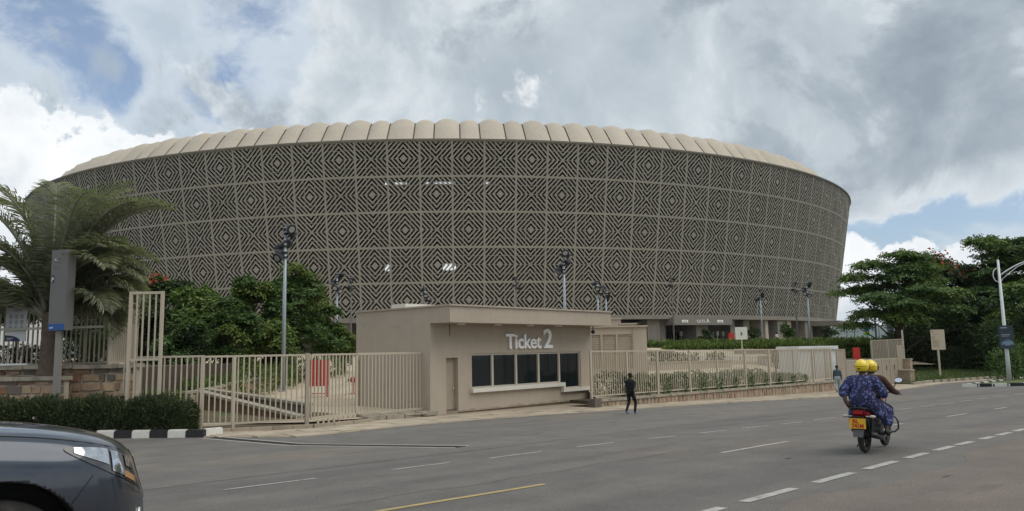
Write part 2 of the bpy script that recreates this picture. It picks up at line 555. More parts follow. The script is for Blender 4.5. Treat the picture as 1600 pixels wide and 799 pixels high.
# middle line: yellow near, white beyond
mark(1.0, 8.15, 9.12, 8.88, 0.13, m_yellow, 'centre_dash')
for u0, u1 in [(12.92, 15.43), (19.2, 21.42), (24.5, 26.13), (28.66, 29.93), (33, 34.6), (38, 39.6)]:
    mark(u0, u1, 8.98 + (u0 - 12) * 0.02, 8.98 + (u1 - 12) * 0.02, 0.12, m_white, 'centre_dash')
# near line: broad dashes
u = 3.4
for u0, u1 in [(3.3, 4.6), (5.0, 6.2), (6.65, 7.85), (8.31, 9.56), (10.15, 11.31), (11.76, 12.88), (13.34, 14.21), (14.62, 15.49), (15.72, 16.54), (17.07, 17.83), (18.13, 18.96), (19.29, 20.1), (20.5, 21.3), (21.7, 22.6), (23, 23.9)]:
    mark(u0, u1, 5.5 + (u0 - 8) * 0.037, 5.5 + (u1 - 8) * 0.037, 0.155, m_white, 'edge_dash')

m_shoulder = road_material('dusty_shoulder', (0.180, 0.148, 0.122), (0.150, 0.127, 0.109), (0.21, 0.158, 0.12))
# dusty lay-by strip beyond the carriageway, and a seam in the asphalt
def patch(name, pts, m, lift):
    """A thin worn sheet laid on the road, from (u, s0, s1) stations."""
    vs = []
    for u_, a, b_ in pts:
        for k in range(5):
            x, y = xy(u_, a + (b_ - a) * k / 4)
            vs.append((x, y, zroad(x, y) + lift))
    b = MB(); b.add(vs, [(i * 5 + k, (i + 1) * 5 + k, (i + 1) * 5 + k + 1, i * 5 + k + 1) for i in range(len(pts) - 1) for k in range(4)])
    o = b.build(name, m, road, True)
    if o.data.polygons[0].normal.z < 0: o.data.flip_normals()
    return o
m_dusty = road_material('dusty_asphalt', (0.170, 0.155, 0.137), (0.142, 0.132, 0.120), (0.205, 0.172, 0.138))
random.seed(3)
patch('layby_surface', [(u_, 14.9 + 0.25 * math.sin(u_ * 0.37) - (0.06 * max(0, 10 - u_)), 24.6) for u_ in range(-14, 70, 2)], m_dusty, 0.004)
patch('dusty_shoulder', [(u_, -13, 4.75 + 0.2 * math.sin(u_ * 0.9) + 0.12 * math.sin(u_ * 2.3) + 0.037 * (u_ - 8)) for u_ in np.arange(-14, 60, 0.8)], m_shoulder, 0.004)
m_seam = mat('tar_seam', (0.085, 0.08, 0.075), 0.7, var=0.3, scale=5)
patch('tar_seam', [(4 + i * 0.55, 9.9 + 0.10 * math.sin(i * 1.7) + 0.05 * math.sin(i * 0.6), 9.915 + 0.10 * math.sin(i * 1.7) + 0.05 * math.sin(i * 0.6)) for i in range(17)], m_seam, 0.007)
for (u_, s_, r_) in [(11.2, 17.6, 0.25), (15.6, 17.2, 0.16), (20.4, 18.6, 0.18), (17.9, 20.1, 0.14), (25.7, 18.2, 0.2), (12.6, 7.4, 0.09), (17.6, 3.6, 0.22), (19.2, 4.1, 0.18), (14.5, 3.0, 0.16), (11.5, 4.4, 0.1)]:
    b = MB(); n = 9
    b.add([(*xy(u_, s_), zroad(*xy(u_, s_)) + 0.008)] + [(*xy(u_ + r_ * random.uniform(0.8, 1.6) * math.cos(k * 2 * PI / n), s_ + 0.4 * r_ * random.uniform(0.6, 1.2) * math.sin(k * 2 * PI / n)), 0) for k in range(n)], [(0, k + 1, (k + 1) % n + 1) for k in range(n)])
    b.v = [(x, y, zroad(x, y) + 0.008) for x, y, _ in b.v]
    o = b.build('oil_stain', m_seam, road)
    if o.data.polygons[0].normal.z < 0: o.data.flip_normals()

# pavement along the lay-by: concrete slabs, each its own piece
pave = MB()
PS = [(9.0, 26.6), (11.48, 23.94), (14.5, 24.3), (18.36, 24.75), (22, 24.6), (25.6, 24.25), (29, 24.1), (33.2, 23.7), (38, 22.9), (42.5, 22.1), (48, 21.9), (54.5, 22.5), (62, 23.2), (70, 22.0), (84, 20)]
def pave_edge(u):
    for (a, sa), (b_, sb) in zip(PS, PS[1:]):
        if a <= u <= b_: return sa + (sb - sa) * (u - a) / (b_ - a)
    return PS[0][1] if u < PS[0][0] else PS[-1][1]
def zpave(x, y): return zroad(x, y) + 0.06
pv = sheet('pavement', lambda u, k: (*xy(u, pave_edge(u) + k), zroad(*xy(u, pave_edge(u) + k)) + (-0.1 if k < 0.005 else 0.03)), [9 + i * 1.25 for i in range(60)], [0, 0.006, 1.0, 2.0, 3.2, 4.4, 5.6, 7.2], m_pave)
random.seed(11)
m_slab = mat('paving_slab', (0.40, 0.335, 0.25), 0.85, var=0.14, scale=1.2, bump=0.3, bscale=25, rnd=0.16)
u = 9.3
while u < 62:
    L_ = 0.9 if u < 45 else 1.6
    s0 = pave_edge(u + L_ / 2)
    for r in range(4 if u < 46 else 2):
        a = s0 + 0.02 + r * 0.62
        g = 0.012
        q = [xy(u + g, a + g), xy(u + L_ - g, a + g), xy(u + L_ - g, a + 0.62 - g), xy(u + g, a + 0.62 - g)]
        if 19.5 < u < 31 and a + 0.6 > 27.3: continue
        dz = random.uniform(0.035, 0.055)
        b = MB(); b.prism(q, [zroad(*p) - 0.02 for p in q], [zroad(*p) + dz for p in q])
        b.build('slab', m_slab, pv)
    u += L_

# plaza: rising floor between the fence and the stadium, paved in wide courses
xs = sorted([-70 + i * 2.0 for i in range(56)] + [-3.7, -3.5, 3.95, 4.05, 20.9, 21.1])
def plz(x, t):
    if -3.6 < x < 4.0: y0 = 33.7 + (x + 3.6) * 1.126
    else: y0 = yfence(x) + 0.25 if x < 21 else 66 + (x - 21) * 0.4
    y = y0 + t
    return (x, y, zplaza(x, y))
plaza = sheet('plaza', plz, xs, [0, 1, 2, 3.5, 5, 7, 10, 14, 18, 24, 30, 36, 44, 52, 60, 70, 80, 95, 110], m_plaza)
m_joint = mat('plaza_joint', (0.27, 0.22, 0.165), 0.9, var=0.15, scale=1)
m_course = mat('plaza_course', (0.48, 0.40, 0.29), 0.85, var=0.12, scale=0.5, bump=0.2, bscale=20, rnd=0.14)
random.seed(5)
def course(x0, x1, y0, y1, n):
    for i in range(n):
        a = x0 + (x1 - x0) * i / n; c = x0 + (x1 - x0) * (i + 1) / n
        q = [(a + 0.015, y0), (c - 0.015, y0), (c - 0.015, y1 - 0.03), (a + 0.015, y1 - 0.03)]
        b = MB(); b.prism(q, [zplaza(*p) - 0.03 for p in q], [zplaza(*p) + 0.015 + random.uniform(0, 0.008) for p in q])
        b.build('paver', m_course, plaza)
for r in range(13):
    course(-11.5, -2.5 - 0.25 * r, 37.0 + r * 1.25, 38.25 + r * 1.25, 7)

# kerb of painted stones by the hedge
kerb = tag(empty('kerb', (-13, 26, 0)), kind='structure')
m_kw = mat('kerb_white', (0.70, 0.68, 0.62), 0.75, var=0.12, scale=5, bump=0.4, bscale=20, c2=(0.35, 0.32, 0.28), c2scale=5, c2lim=(0.58, 0.7))
m_kb = mat('kerb_black', (0.022, 0.022, 0.024), 0.6, var=0.3, scale=5, bump=0.3, bscale=20)
me_k = {}
for nm, mm in (('w', m_kw), ('b', m_kb)):
    b = MB()
    q = [(-0.41, -0.1), (0.41, -0.1), (0.41, 0.1), (-0.41, 0.1)]
    b.prism([(-0.30, -0.11), (0.30, -0.11), (0.30, 0.11), (-0.30, 0.11)], -0.15, 0.20)
    q2 = [(-0.29, -0.085), (0.29, -0.085), (0.29, 0.10), (-0.29, 0.10)]
    b.prism(q2, 0.20, 0.235)
    me_k[nm] = b.mesh('kerb_stone', mm)
xk = -10.35; k = 0
o = link('kerb_stone', me_k['w'], kerb, (-10.25, 26.55, 0.02), R(50))
while xk > -24:
    xk -= 0.31
    o = link('kerb_stone', me_k['b' if k % 2 == 0 else 'w'], kerb, (xk, 26.12 + (-10.3 - xk) * 0.075, 0.02 + random.uniform(-0.01, 0.01)), R(-4 + random.uniform(-1.5, 1.5)))
    xk -= 0.31; k += 1

# drain across the lay-by
dr = empty('drain_channel', (-5, 22.8, 0), 'long slotted metal drain set in the asphalt in front of the fence', 'drain')
m_conc = mat('concrete_edge', (0.42, 0.39, 0.34), 0.85, var=0.15, scale=2, bump=0.3, bscale=20)
m_grate = mat('cast_iron', (0.045, 0.045, 0.045), 0.6, var=0.2, scale=4, metal=0.4)
d0, d1 = Vector((-10.1, 25.9, 0)), Vector((-1.35, 19.6, 0))
dd = (d1 - d0).normalized(); nn = Vector((-dd.y, dd.x, 0))
def zr3(p, dz=0.0): return Vector((p.x, p.y, zroad(p.x, p.y) + dz))
for sgn in (-1, 1):
    for i in range(12):
        a = d0 + (d1 - d0) * (i / 12) + nn * sgn * 0.26; c = d0 + (d1 - d0) * ((i + 1) / 12) + nn * sgn * 0.26
        b = MB(); b.beam(zr3(a), zr3(c), 0.09, 0.03); b.build('edge_strip', m_conc, dr)
nb = 36
for i in range(nb):
    a = d0 + (d1 - d0) * ((i + 0.04) / nb); c = d0 + (d1 - d0) * ((i + 0.96) / nb)
    b = MB()
    b.beam(zr3(a), zr3(c), 0.42, 0.02)
    for j in range(3):
        off = nn * (-0.13 + 0.13 * j)
        b.beam(zr3(a + off), zr3(c + off), 0.05, 0.034)
    b.build('grate', m_grate, dr)

# ------------------------------------------------------------------ stadium
SCX, SCY, SA, SB, SPH = -14.5766, 200.2502, 98.3944, 85.5944, 0.1156
Z_TOP, Z_BOT, INSET = 32.4587 + CAMZ, 5.5 + CAMZ, 4.75
Z_FLOOR = 2.9
def ell(t, d=0.0):
    ex, ey = (SA - d) * math.cos(t), (SB - d) * math.sin(t)
    return Vector((SCX + ex * math.cos(SPH) - ey * math.sin(SPH), SCY + ex * math.sin(SPH) + ey * math.cos(SPH), 0))
_T = np.linspace(0, 4 * PI, 16001)
_ex, _ey = SA * np.cos(_T), SB * np.sin(_T)
_S = np.concatenate([[0], np.cumsum(np.hypot(np.diff(_ex), np.diff(_ey)))])
def t_at(s): return float(np.interp(s, _S, _T))
S0 = float(np.interp(4.1021, _T, _S))
stad = empty('stadium', (SCX, SCY, Z_FLOOR), 'huge oval stadium wrapped in a grey geometric lattice screen with a scalloped tan roof', 'stadium')

m_screen = mat('screen_metal', (0.29, 0.268, 0.228), 0.6, var=0.07, scale=0.15, rnd=0.06, spec=0.4)
m_frame = mat('screen_frame', (0.305, 0.282, 0.235), 0.6, var=0.07, scale=0.15, spec=0.4)
m_roof = mat('roof_membrane', (0.50, 0.44, 0.355), 0.75, var=0.07, scale=0.25, streak=0.12, rnd=0.05, bump=0.1, bscale=3)
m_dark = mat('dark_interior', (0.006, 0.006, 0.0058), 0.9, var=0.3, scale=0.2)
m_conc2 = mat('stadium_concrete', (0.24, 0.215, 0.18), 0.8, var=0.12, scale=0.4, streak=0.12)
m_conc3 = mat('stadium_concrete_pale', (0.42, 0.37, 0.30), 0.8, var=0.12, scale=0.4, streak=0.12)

def clip_poly(poly, a, b, c):
    """keep a*x + b*y <= c"""
    out = []
    for i in range(len(poly)):
        p, q = poly[i], poly[(i + 1) % len(poly)]
        dp, dq = a * p[0] + b * p[1] - c, a * q[0] + b * q[1] - c
        if dp <= 0: out.append(p)
        if (dp < 0 < dq) or (dq < 0 < dp):
            t = dp / (dp - dq)
            out.append((p[0] + (q[0] - p[0]) * t, p[1] + (q[1] - p[1]) * t))
    return out

def panel_mesh(kind, kx_top, kx_bot, h):
    """unit-wide lattice panel: bars, border and fine sub-frames; X across, Z up, outside is -Y"""
    b = MB()
    def put(poly, y0, y1, mi):
        # poly in unit square centred on 0; map to the trapezoid
        pts = [(x * (kx_bot + (kx_top - kx_bot) * (z + 0.5)), z * h) for x, z in poly]
        n = len(pts)
        vs = [(x, y0, z) for x, z in pts] + [(x, y1, z) for x, z in pts]
        ar = sum(pts[i][0] * pts[(i + 1) % n][1] - pts[(i + 1) % n][0] * pts[i][1] for i in range(n))
        if ar < 0:
            vs = vs[:n][::-1] + vs[n:][::-1]
        b.add(vs, [list(range(n)), list(range(n, 2 * n))[::-1]] + [(i, n + i, n + (i + 1) % n, (i + 1) % n) for i in range(n)], mi)
    P = 1 / 7.0
    wbar = 0.070
    bx, bz = 0.027, 0.030
    if kind == 'diamond':
        bands = [(0, 0.118)] + [(0.189 + k * P, 0.189 + k * P + wbar) for k in range(6)]
    else:
        bands = [(0.5 - wbar / 2 + k * P, 0.5 + wbar / 2 + k * P) for k in range(-3, 4)]
    for r0, r1 in bands:
        poly = [(0, 0), (0.5 - bx, 0), (0.5 - bx, 0.5 - bz), (0, 0.5 - bz)]
        if kind == 'diamond':
            poly = clip_poly(poly, 1, 1, r1)
            poly = clip_poly(poly, -1, -1, -r0)
        else:   # x + (0.5 - z) between r0 and r1
            poly = clip_poly(poly, 1, -1, r1 - 0.5)
            poly = clip_poly(poly, -1, 1, 0.5 - r0)
        if len(poly) < 3: continue
        for sx in (1, -1):
            for sz in (1, -1):
                put([(x * sx, z * sz) for x, z in poly], -0.03, 0.0, 0)
    E = 0.5
    put([(-E, -E), (-E + bx, -E), (-E + bx, E), (-E, E)], -0.07, 0.05, 1)
    put([(E - bx, -E), (E, -E), (E, E), (E - bx, E)], -0.07, 0.05, 1)
    put([(-E + bx, -E), (E - bx, -E), (E - bx, -E + bz), (-E + bx, -E + bz)], -0.066, 0.046, 1)
    put([(-E + bx, E - bz), (E - bx, E - bz), (E - bx, E), (-E + bx, E)], -0.066, 0.046, 1)
    for x in (-1 / 6, 1 / 6):
        put([(x - 0.0045, -E + bz), (x + 0.0045, -E + bz), (x + 0.0045, E - bz), (x - 0.0045, E - bz)], -0.036, 0.01, 1)
    for z in (-0.25, 0, 0.25):
        put([(-E + bx, z - 0.005), (E - bx, z - 0.005), (E - bx, z + 0.005), (-E + bx, z + 0.005)], -0.040, 0.014, 1)
    return b.mesh('panel', [m_screen, m_frame])

ROWS = 5
I0, I1 = -11, 46
pan = {}
rear = MB()
for r in range(ROWS):
    f0, f1 = r / ROWS, (r + 1) / ROWS
    zt, zb = Z_TOP + (Z_BOT - Z_TOP) * f0, Z_TOP + (Z_BOT - Z_TOP) * f1
    h = math.hypot(zt - zb, INSET / ROWS)
    ktop = 1 + 0.052 / ROWS / 2; kbot = 1 - 0.052 / ROWS / 2
    for kd in ('diamond', 'cross'):
        pan[(r, kd)] = panel_mesh(kd, ktop, kbot, h)
    for i in range(I0 - 9, I1 + 8):
        ta, tb = t_at(S0 + 5.0 * i), t_at(S0 + 5.0 * (i + 1))
        a1, b1 = ell(ta, INSET * f0), ell(tb, INSET * f0)
        a0, b0 = ell(ta, INSET * f1), ell(tb, INSET * f1)
        a1.z = b1.z = zt; a0.z = b0.z = zb
        mid = (a1 + b1 + a0 + b0) / 4
        ex = ((b1 - a1) + (b0 - a0)) / 2
        w = ex.length
        ex.normalize()
        ez = ((a1 + b1) - (a0 + b0)).normalized()
        ey = ez.cross(ex).normalized()
        mw = Matrix((ex * w, ey, ez)).transposed().to_4x4()
        mw.translation = mid
        me = pan[(r, 'diamond' if (i + r) % 2 else 'cross')]
        if I0 <= i < I1:
            link('panel', me, stad, mw=mw)
        else:       # round the back, out of sight from the road
            rear.add([mw @ v.co for v in me.vertices], [tuple(p.vertices) for p in me.polygons])
tag(rear.build('rear_panels', m_screen, stad), kind='stuff')

def ring(name, prof, m, t0=None, t1=None, n=220, smooth=False, parent=stad):
    """sweep a profile of (inset, z) round the oval"""
    ta, tb = t_at(S0 + 5.0 * (I0 - 9)) if t0 is None else t0, t_at(S0 + 5.0 * (I1 + 8)) if t1 is None else t1
    b = MB()
    k = len(prof)
    for i in range(n + 1):
        t = ta + (tb - ta) * i / n
        for d, z in prof:
            p = ell(t, d); b.v.append((p.x, p.y, z))
    for i in range(n):
        for j in range(k - 1):
            b.f.append([i * k + j, (i + 1) * k + j, (i + 1) * k + j + 1, i * k + j + 1]); b.m.append(0)
    return b.build(name, m, parent, smooth)
ring('rim_coping', [(-0.22, Z_TOP - 0.05), (-0.22, Z_TOP + 0.22), (0.6, Z_TOP + 0.22), (0.6, Z_TOP - 0.05), (-0.22, Z_TOP - 0.05)], mat('coping_metal', (0.16, 0.145, 0.12), 0.6))
ring('ring_beam', [(INSET - 0.2, Z_BOT + 0.05), (INSET - 0.2, Z_BOT - 0.55), (INSET + 1.2, Z_BOT - 0.55), (INSET + 7, Z_BOT - 0.5)], m_conc2)
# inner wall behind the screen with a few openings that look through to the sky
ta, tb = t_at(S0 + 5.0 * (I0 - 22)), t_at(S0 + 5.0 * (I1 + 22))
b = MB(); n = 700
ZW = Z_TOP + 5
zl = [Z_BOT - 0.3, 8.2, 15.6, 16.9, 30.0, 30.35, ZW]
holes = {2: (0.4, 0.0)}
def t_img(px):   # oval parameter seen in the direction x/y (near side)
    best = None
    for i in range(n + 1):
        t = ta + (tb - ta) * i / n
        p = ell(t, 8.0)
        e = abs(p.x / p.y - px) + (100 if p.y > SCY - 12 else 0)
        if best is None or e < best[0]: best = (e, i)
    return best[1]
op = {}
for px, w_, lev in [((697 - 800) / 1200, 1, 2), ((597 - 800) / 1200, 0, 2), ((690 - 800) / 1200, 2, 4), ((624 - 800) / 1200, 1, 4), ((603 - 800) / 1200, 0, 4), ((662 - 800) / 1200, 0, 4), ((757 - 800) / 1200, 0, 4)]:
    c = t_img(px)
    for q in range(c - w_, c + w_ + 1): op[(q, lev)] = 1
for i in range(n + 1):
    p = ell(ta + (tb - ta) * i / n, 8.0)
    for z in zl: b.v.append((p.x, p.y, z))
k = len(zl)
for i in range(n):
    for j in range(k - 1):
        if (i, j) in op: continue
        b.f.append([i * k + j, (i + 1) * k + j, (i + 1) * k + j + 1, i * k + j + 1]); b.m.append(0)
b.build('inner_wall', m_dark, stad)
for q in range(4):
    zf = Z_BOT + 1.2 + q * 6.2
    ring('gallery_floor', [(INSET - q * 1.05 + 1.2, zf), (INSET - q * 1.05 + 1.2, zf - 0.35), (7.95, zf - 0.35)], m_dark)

# dark fins added between inner wall and screen to block sky light
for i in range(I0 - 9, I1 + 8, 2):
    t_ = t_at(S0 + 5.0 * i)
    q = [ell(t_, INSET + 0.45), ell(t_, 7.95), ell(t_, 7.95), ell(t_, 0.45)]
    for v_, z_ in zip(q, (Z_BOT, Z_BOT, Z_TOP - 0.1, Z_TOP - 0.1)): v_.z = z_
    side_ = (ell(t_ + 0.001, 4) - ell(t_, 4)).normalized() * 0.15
    b = MB(); b.add([v_ - side_ for v_ in q] + [v_ + side_ for v_ in q], [(0, 1, 2, 3), (7, 6, 5, 4), (0, 4, 5, 1), (1, 5, 6, 2), (2, 6, 7, 3), (3, 7, 4, 0)]); b.build('blocking_fin', m_dark, stad)

# roof: barrel vaults, alternately wide and narrow
RP = [(2.3, 0.12, 0.30), (3.12, 1.05, 0.42), (4.5, 2.75, 0.50), (5.7, 4.2, 0.66), (6.6, 4.75, 0.66), (9.0, 5.3, 0.6), (18, 6.1, 0.5), (34, 7.0, 0.4)]
s = S0 + 5.0 * (I0 - 9)
k = 0
while s < S0 + 5.0 * (I1 + 8):
    wv = 4.32 if k % 2 == 0 else 3.28
    b = MB(); nv = 10
    for d, hh, bul in RP:
        bul = bul * (wv / 4.0) * 1.0
        for j in range(nv + 1):
            f = j / nv
            g = 0.03
            t = t_at(s + wv * (g + (1 - 2 * g) * f))
            # arc rise, pushed out along the fascia's normal
            rise = bul * (1 - (2 * f - 1) ** 2) ** 0.95 if 0 < f < 1 else 0
            steep = 1.0 if hh < 4.6 else 0.25
            p = ell(t, d - rise * 0.62 * steep)
            b.v.append((p.x, p.y, Z_TOP + hh + rise * (0.78 if steep == 1 else 0.95)))
    for i in range(len(RP) - 1):
        for j in range(nv):
            b.f.append([i * (nv + 1) + j, i * (nv + 1) + j + 1, (i + 1) * (nv + 1) + j + 1, (i + 1) * (nv + 1) + j]); b.m.append(0)
    b.build('roof_vault', m_roof, stad, True)
    s += wv; k += 1
ring('roof_gutter', [(0.5, Z_TOP + 0.05)] + [(d + 0.16, Z_TOP + hh - 0.12) for d, hh, _ in RP], mat('gutter_metal', (0.20, 0.165, 0.12), 0.7), n=200)

# base: recessed dark wall, columns, gate A
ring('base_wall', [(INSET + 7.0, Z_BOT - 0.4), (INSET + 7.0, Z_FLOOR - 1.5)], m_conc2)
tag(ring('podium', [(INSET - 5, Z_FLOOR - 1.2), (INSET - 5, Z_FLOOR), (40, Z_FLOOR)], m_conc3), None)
def base_pt(px, d):   # point on the oval, near side, seen in direction x/y = px
    best = None
    for i in range(1200):
        t = ta + (tb - ta) * i / 1200
        p = ell(t, d)
        e = abs(p.x / p.y - px) + (100 if p.y > SCY - 12 else 0)
        if best is None or e < best[0]: best = (e, t, p)
    t, p = best[1], best[2]
    q = ell(t + 0.002, d)
    tan = (q - p).normalized()
    return t, p, tan
def dirx(px): return (px - 803) / 1209
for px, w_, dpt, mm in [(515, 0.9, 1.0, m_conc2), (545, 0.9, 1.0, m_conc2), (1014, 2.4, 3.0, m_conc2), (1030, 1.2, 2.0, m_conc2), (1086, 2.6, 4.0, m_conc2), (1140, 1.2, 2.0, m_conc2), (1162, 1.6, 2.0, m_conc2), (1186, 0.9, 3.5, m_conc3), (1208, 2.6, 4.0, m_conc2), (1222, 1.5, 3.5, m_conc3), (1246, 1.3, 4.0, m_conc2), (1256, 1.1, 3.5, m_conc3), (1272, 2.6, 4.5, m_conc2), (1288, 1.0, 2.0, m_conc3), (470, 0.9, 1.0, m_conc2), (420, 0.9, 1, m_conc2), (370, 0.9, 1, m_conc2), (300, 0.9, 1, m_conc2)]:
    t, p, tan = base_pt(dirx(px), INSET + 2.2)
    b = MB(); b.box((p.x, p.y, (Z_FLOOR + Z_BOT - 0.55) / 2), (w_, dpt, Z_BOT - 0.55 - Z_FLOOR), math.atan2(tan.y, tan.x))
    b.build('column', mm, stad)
# sloping stair soffit left of the gate
t, p, tan = base_pt(dirx(985), INSET + 3)
b = MB(); b.beam((p.x - tan.x * 5, p.y - tan.y * 5, Z_FLOOR + 2.0), (p.x + tan.x * 2.5, p.y + tan.y * 2.5, Z_BOT - 0.8), 1.8, 0.5); b.build('stair', m_conc2, stad)
t, p, tan = base_pt(dirx(537), INSET + 3)
b = MB(); b.beam((p.x - tan.x * 4, p.y - tan.y * 4, Z_BOT - 1.0), (p.x + tan.x * 3, p.y + tan.y * 3, Z_FLOOR + 2.2), 1.8, 0.5); b.build('stair', m_conc2, stad)
# gate portal
m_sign = mat('sign_white', (0.85, 0.85, 0.83), 0.5, var=0.03)
m_glass = mat('dark_glass', (0.012, 0.014, 0.016), 0.08, var=0.0, spec=0.6)
m_gatebeam = mat('gate_beam', (0.20, 0.185, 0.155), 0.7, var=0.1, scale=0.5)
t, p, tan = base_pt(dirx(1098), INSET - 0.3)
outn = Vector((tan.y, -tan.x, 0))
if outn.y > 0: outn = -outn
rz = math.atan2(tan.y, tan.x)
gate = MB(); gate.box((p.x + outn.x * -0.6, p.y + outn.y * -0.6, Z_BOT - 0.95), (13.0, 2.6, 1.25), rz)
gp = gate.build('gate_beam', m_gatebeam, stad)
fo = p + outn * 0.73
def gate_text(s_, size, off, z, w_=None):
    me = text_mesh(s_, size, 0.02, m_sign, w_, 'CENTER')
    q = fo + tan * off
    o = link('lettering', me, gp, mw=face_matrix((q.x, q.y, z), tan))
    return o
gate_text('GATE', 0.72, -0.55, Z_BOT - 1.20)
gate_text('A', 1.05, 0.95, Z_BOT - 1.25)
for off in (-4.0, 3.7):
    b = MB(); q = fo + tan * off; b.box((q.x, q.y, Z_BOT - 0.95), (1.3, 0.06, 0.42), rz)
    o = b.build('direction_sign', m_sign, gp)
    me = text_mesh('GATE', 0.2, 0.01, m_dark, 0.75, 'CENTER')
    q = fo + tan * off + outn * 0.06
    o = link('lettering', me, gp, mw=face_matrix((q.x, q.y, Z_BOT - 1.03), tan))
t, p2, tan2 = base_pt(dirx(1090), INSET + 5.5)
for off in (-5.2, -3.9, -2.6, 2.3, 3.6, 4.9):
    q = p2 + tan * off
    b = MB(); b.box((q.x, q.y, Z_FLOOR + 1.35), (1.2, 0.08, 2.7), rz); dpan = b.build('glass_door', m_glass, stad)
    b = MB()
    for sx in (-0.56, 0.0, 0.56):
        qq = q + tan * sx - outn * -0.07
        b.box((qq.x, qq.y, Z_FLOOR + 1.35), (0.09, 0.05, 2.7), rz)
    qq = q + outn * 0.07
    b.box((qq.x, qq.y, Z_FLOOR + 2.68), (1.25, 0.06, 0.12), rz)
    o = b.build('door_frame', mat('door_frame_metal', (0.3, 0.28, 0.24), 0.5), dpan)
for off in (-5.6, -3.6, 2.6, 3.9):
    q = p2 + tan * off + outn * 2.5
    b = MB(); b.box((q.x, q.y, Z_FLOOR + 2.3), (0.5, 0.3, 0.8), rz); b.box((q.x, q.y, Z_FLOOR + 0.95), (0.12, 0.12, 1.9), rz)
    b.build('turnstile_reader', mat('pale_metal', (0.5, 0.5, 0.48), 0.4), stad)
# flat canopy jutting out at the far right of the base
t, p, tan = base_pt(dirx(1288), INSET - 1.0)
b = MB(); b.box((p.x + 1.8, p.y, Z_BOT - 1.1), (11.0, 6, 0.9), math.atan2(tan.y, tan.x)); b.build('side_canopy', m_conc2, stad)
# ------------------------------------------------------------------ ticket booth
m_render = mat('tan_render', (0.43, 0.365, 0.29), 0.85, var=0.08, scale=0.55, bump=0.2, bscale=50, streak=0.05, c2=(0.375, 0.315, 0.25), c2scale=0.8, c2lim=(0.56, 0.78))
m_render2 = mat('tan_coping', (0.40, 0.34, 0.27), 0.8, var=0.08, scale=1.5)
m_plinth = mat('plinth_render', (0.30, 0.235, 0.17), 0.9, var=0.14, scale=1.2, bump=0.3, bscale=30)
m_sill = mat('sill_paint', (0.66, 0.63, 0.56), 0.6, var=0.06, scale=3)
m_alu = mat('window_frame', (0.50, 0.45, 0.37), 0.5, var=0.04)
BA = R(41.6)
FD = Vector((math.sin(BA), math.cos(BA), 0))      # along the front wall
FN = Vector((math.cos(BA), -math.sin(BA), 0))     # out of the front wall, to the road
C0 = Vector((-3.62, 33.4, 0))
RZB = math.atan2(FD.y, FD.x)
ZB_TOP, ZC_BOT = 4.62, 3.92
booth = empty('ticket_booth', C0, 'tan rendered ticket office with a deep flat canopy and a strip of dark windows', 'ticket office')
def bp(t, out, z):      # point: t along the front wall, out in front of it
    p = C0 + FD * t + FN * out
    return Vector((p.x, p.y, z))
def tpx(px, py=560, out=0.0):   # how far along the front wall a photograph column lies
    d = at(px, py, 1.0)
    k = d.x
    o = C0 + FN * out
    return (k * o.y - o.x) / (FD.x - k * FD.y)
def bbox(mb, t0, t1, o0, o1, z0, z1, mi=0):
    c = bp((t0 + t1) / 2, (o0 + o1) / 2, (z0 + z1) / 2)
    mb.box(c, (t1 - t0, abs(o1 - o0), z1 - z0), RZB, mi)
LEN = tpx(924)
W0, W1 = tpx(737), tpx(907)
ZS, ZT = 1.02, 2.58
tm = [tpx(x) for x in (771, 808, 843, 875)]
D0, D1 = tpx(697), tpx(715.6)
ZSTEP = 0.70
# walls as solid blocks around the openings
wl = MB()
bbox(wl, 0, D0, -0.3, 0, -0.1, ZC_BOT)
bbox(wl, D0, D1, -0.3, 0, 2.42, ZC_BOT)
bbox(wl, D1, W0, -0.3, 0, 0.02, ZC_BOT)
bbox(wl, W0, tm[3], -0.3, 0, 0.02, ZS)
bbox(wl, tm[3], W1, -0.3, 0, 0.02, ZSTEP)
bbox(wl, W0, W1, -0.3, 0, ZT, ZC_BOT)
bbox(wl, W1, LEN, -0.3, 0, 0.02, ZC_BOT)
wl.build('front_wall', m_render, booth)
wl = MB(); bbox(wl, 0, 0.3, -5.2, -0.302, -0.5, ZC_BOT); wl.build('side_wall', m_render, booth)
wl = MB(); bbox(wl, LEN - 0.3, LEN, -5.2, -0.302, -0.5, ZC_BOT); wl.build('side_wall', m_render, booth)
wl = MB(); bbox(wl, 0.302, LEN - 0.302, -5.2, -4.9, -0.5, ZC_BOT); wl.build('rear_wall', m_render, booth)
wl = MB(); bbox(wl, D1 + 0.002, LEN - 0.03, -0.3, -0.09, -0.7, 0.018); wl.build('plinth', m_plinth, booth)
cn = MB(); bbox(cn, -0.003, LEN + 0.15, -5.2, 1.27, ZC_BOT + 0.001, ZB_TOP); cn.build('canopy', m_render, booth)
# coping tiles on the roof edge
ncop = 9
for i in range(ncop):
    a, c = -0.06 + (LEN + 0.27) * i / ncop, -0.06 + (LEN + 0.27) * (i + 1) / ncop - 0.015
    b = MB(); bbox(b, a, c, 0.95, 1.34, ZB_TOP + 0.001, ZB_TOP + 0.075); b.build('coping_tile', m_render2, booth)
for i in range(5):
    a, c = -5.25 + 6.18 * i / 5, -5.25 + 6.18 * (i + 1) / 5 - 0.015
    b = MB(); bbox(b, -0.07, 0.28, a, c, ZB_TOP + 0.001, ZB_TOP + 0.072); b.build('coping_tile', m_render2, booth)
b = MB(); bbox(b, 0.5, 2.3, -3.2, -2.2, ZB_TOP + 0.003, ZB_TOP + 0.3); b.build('roof_vent', m_sill, booth)
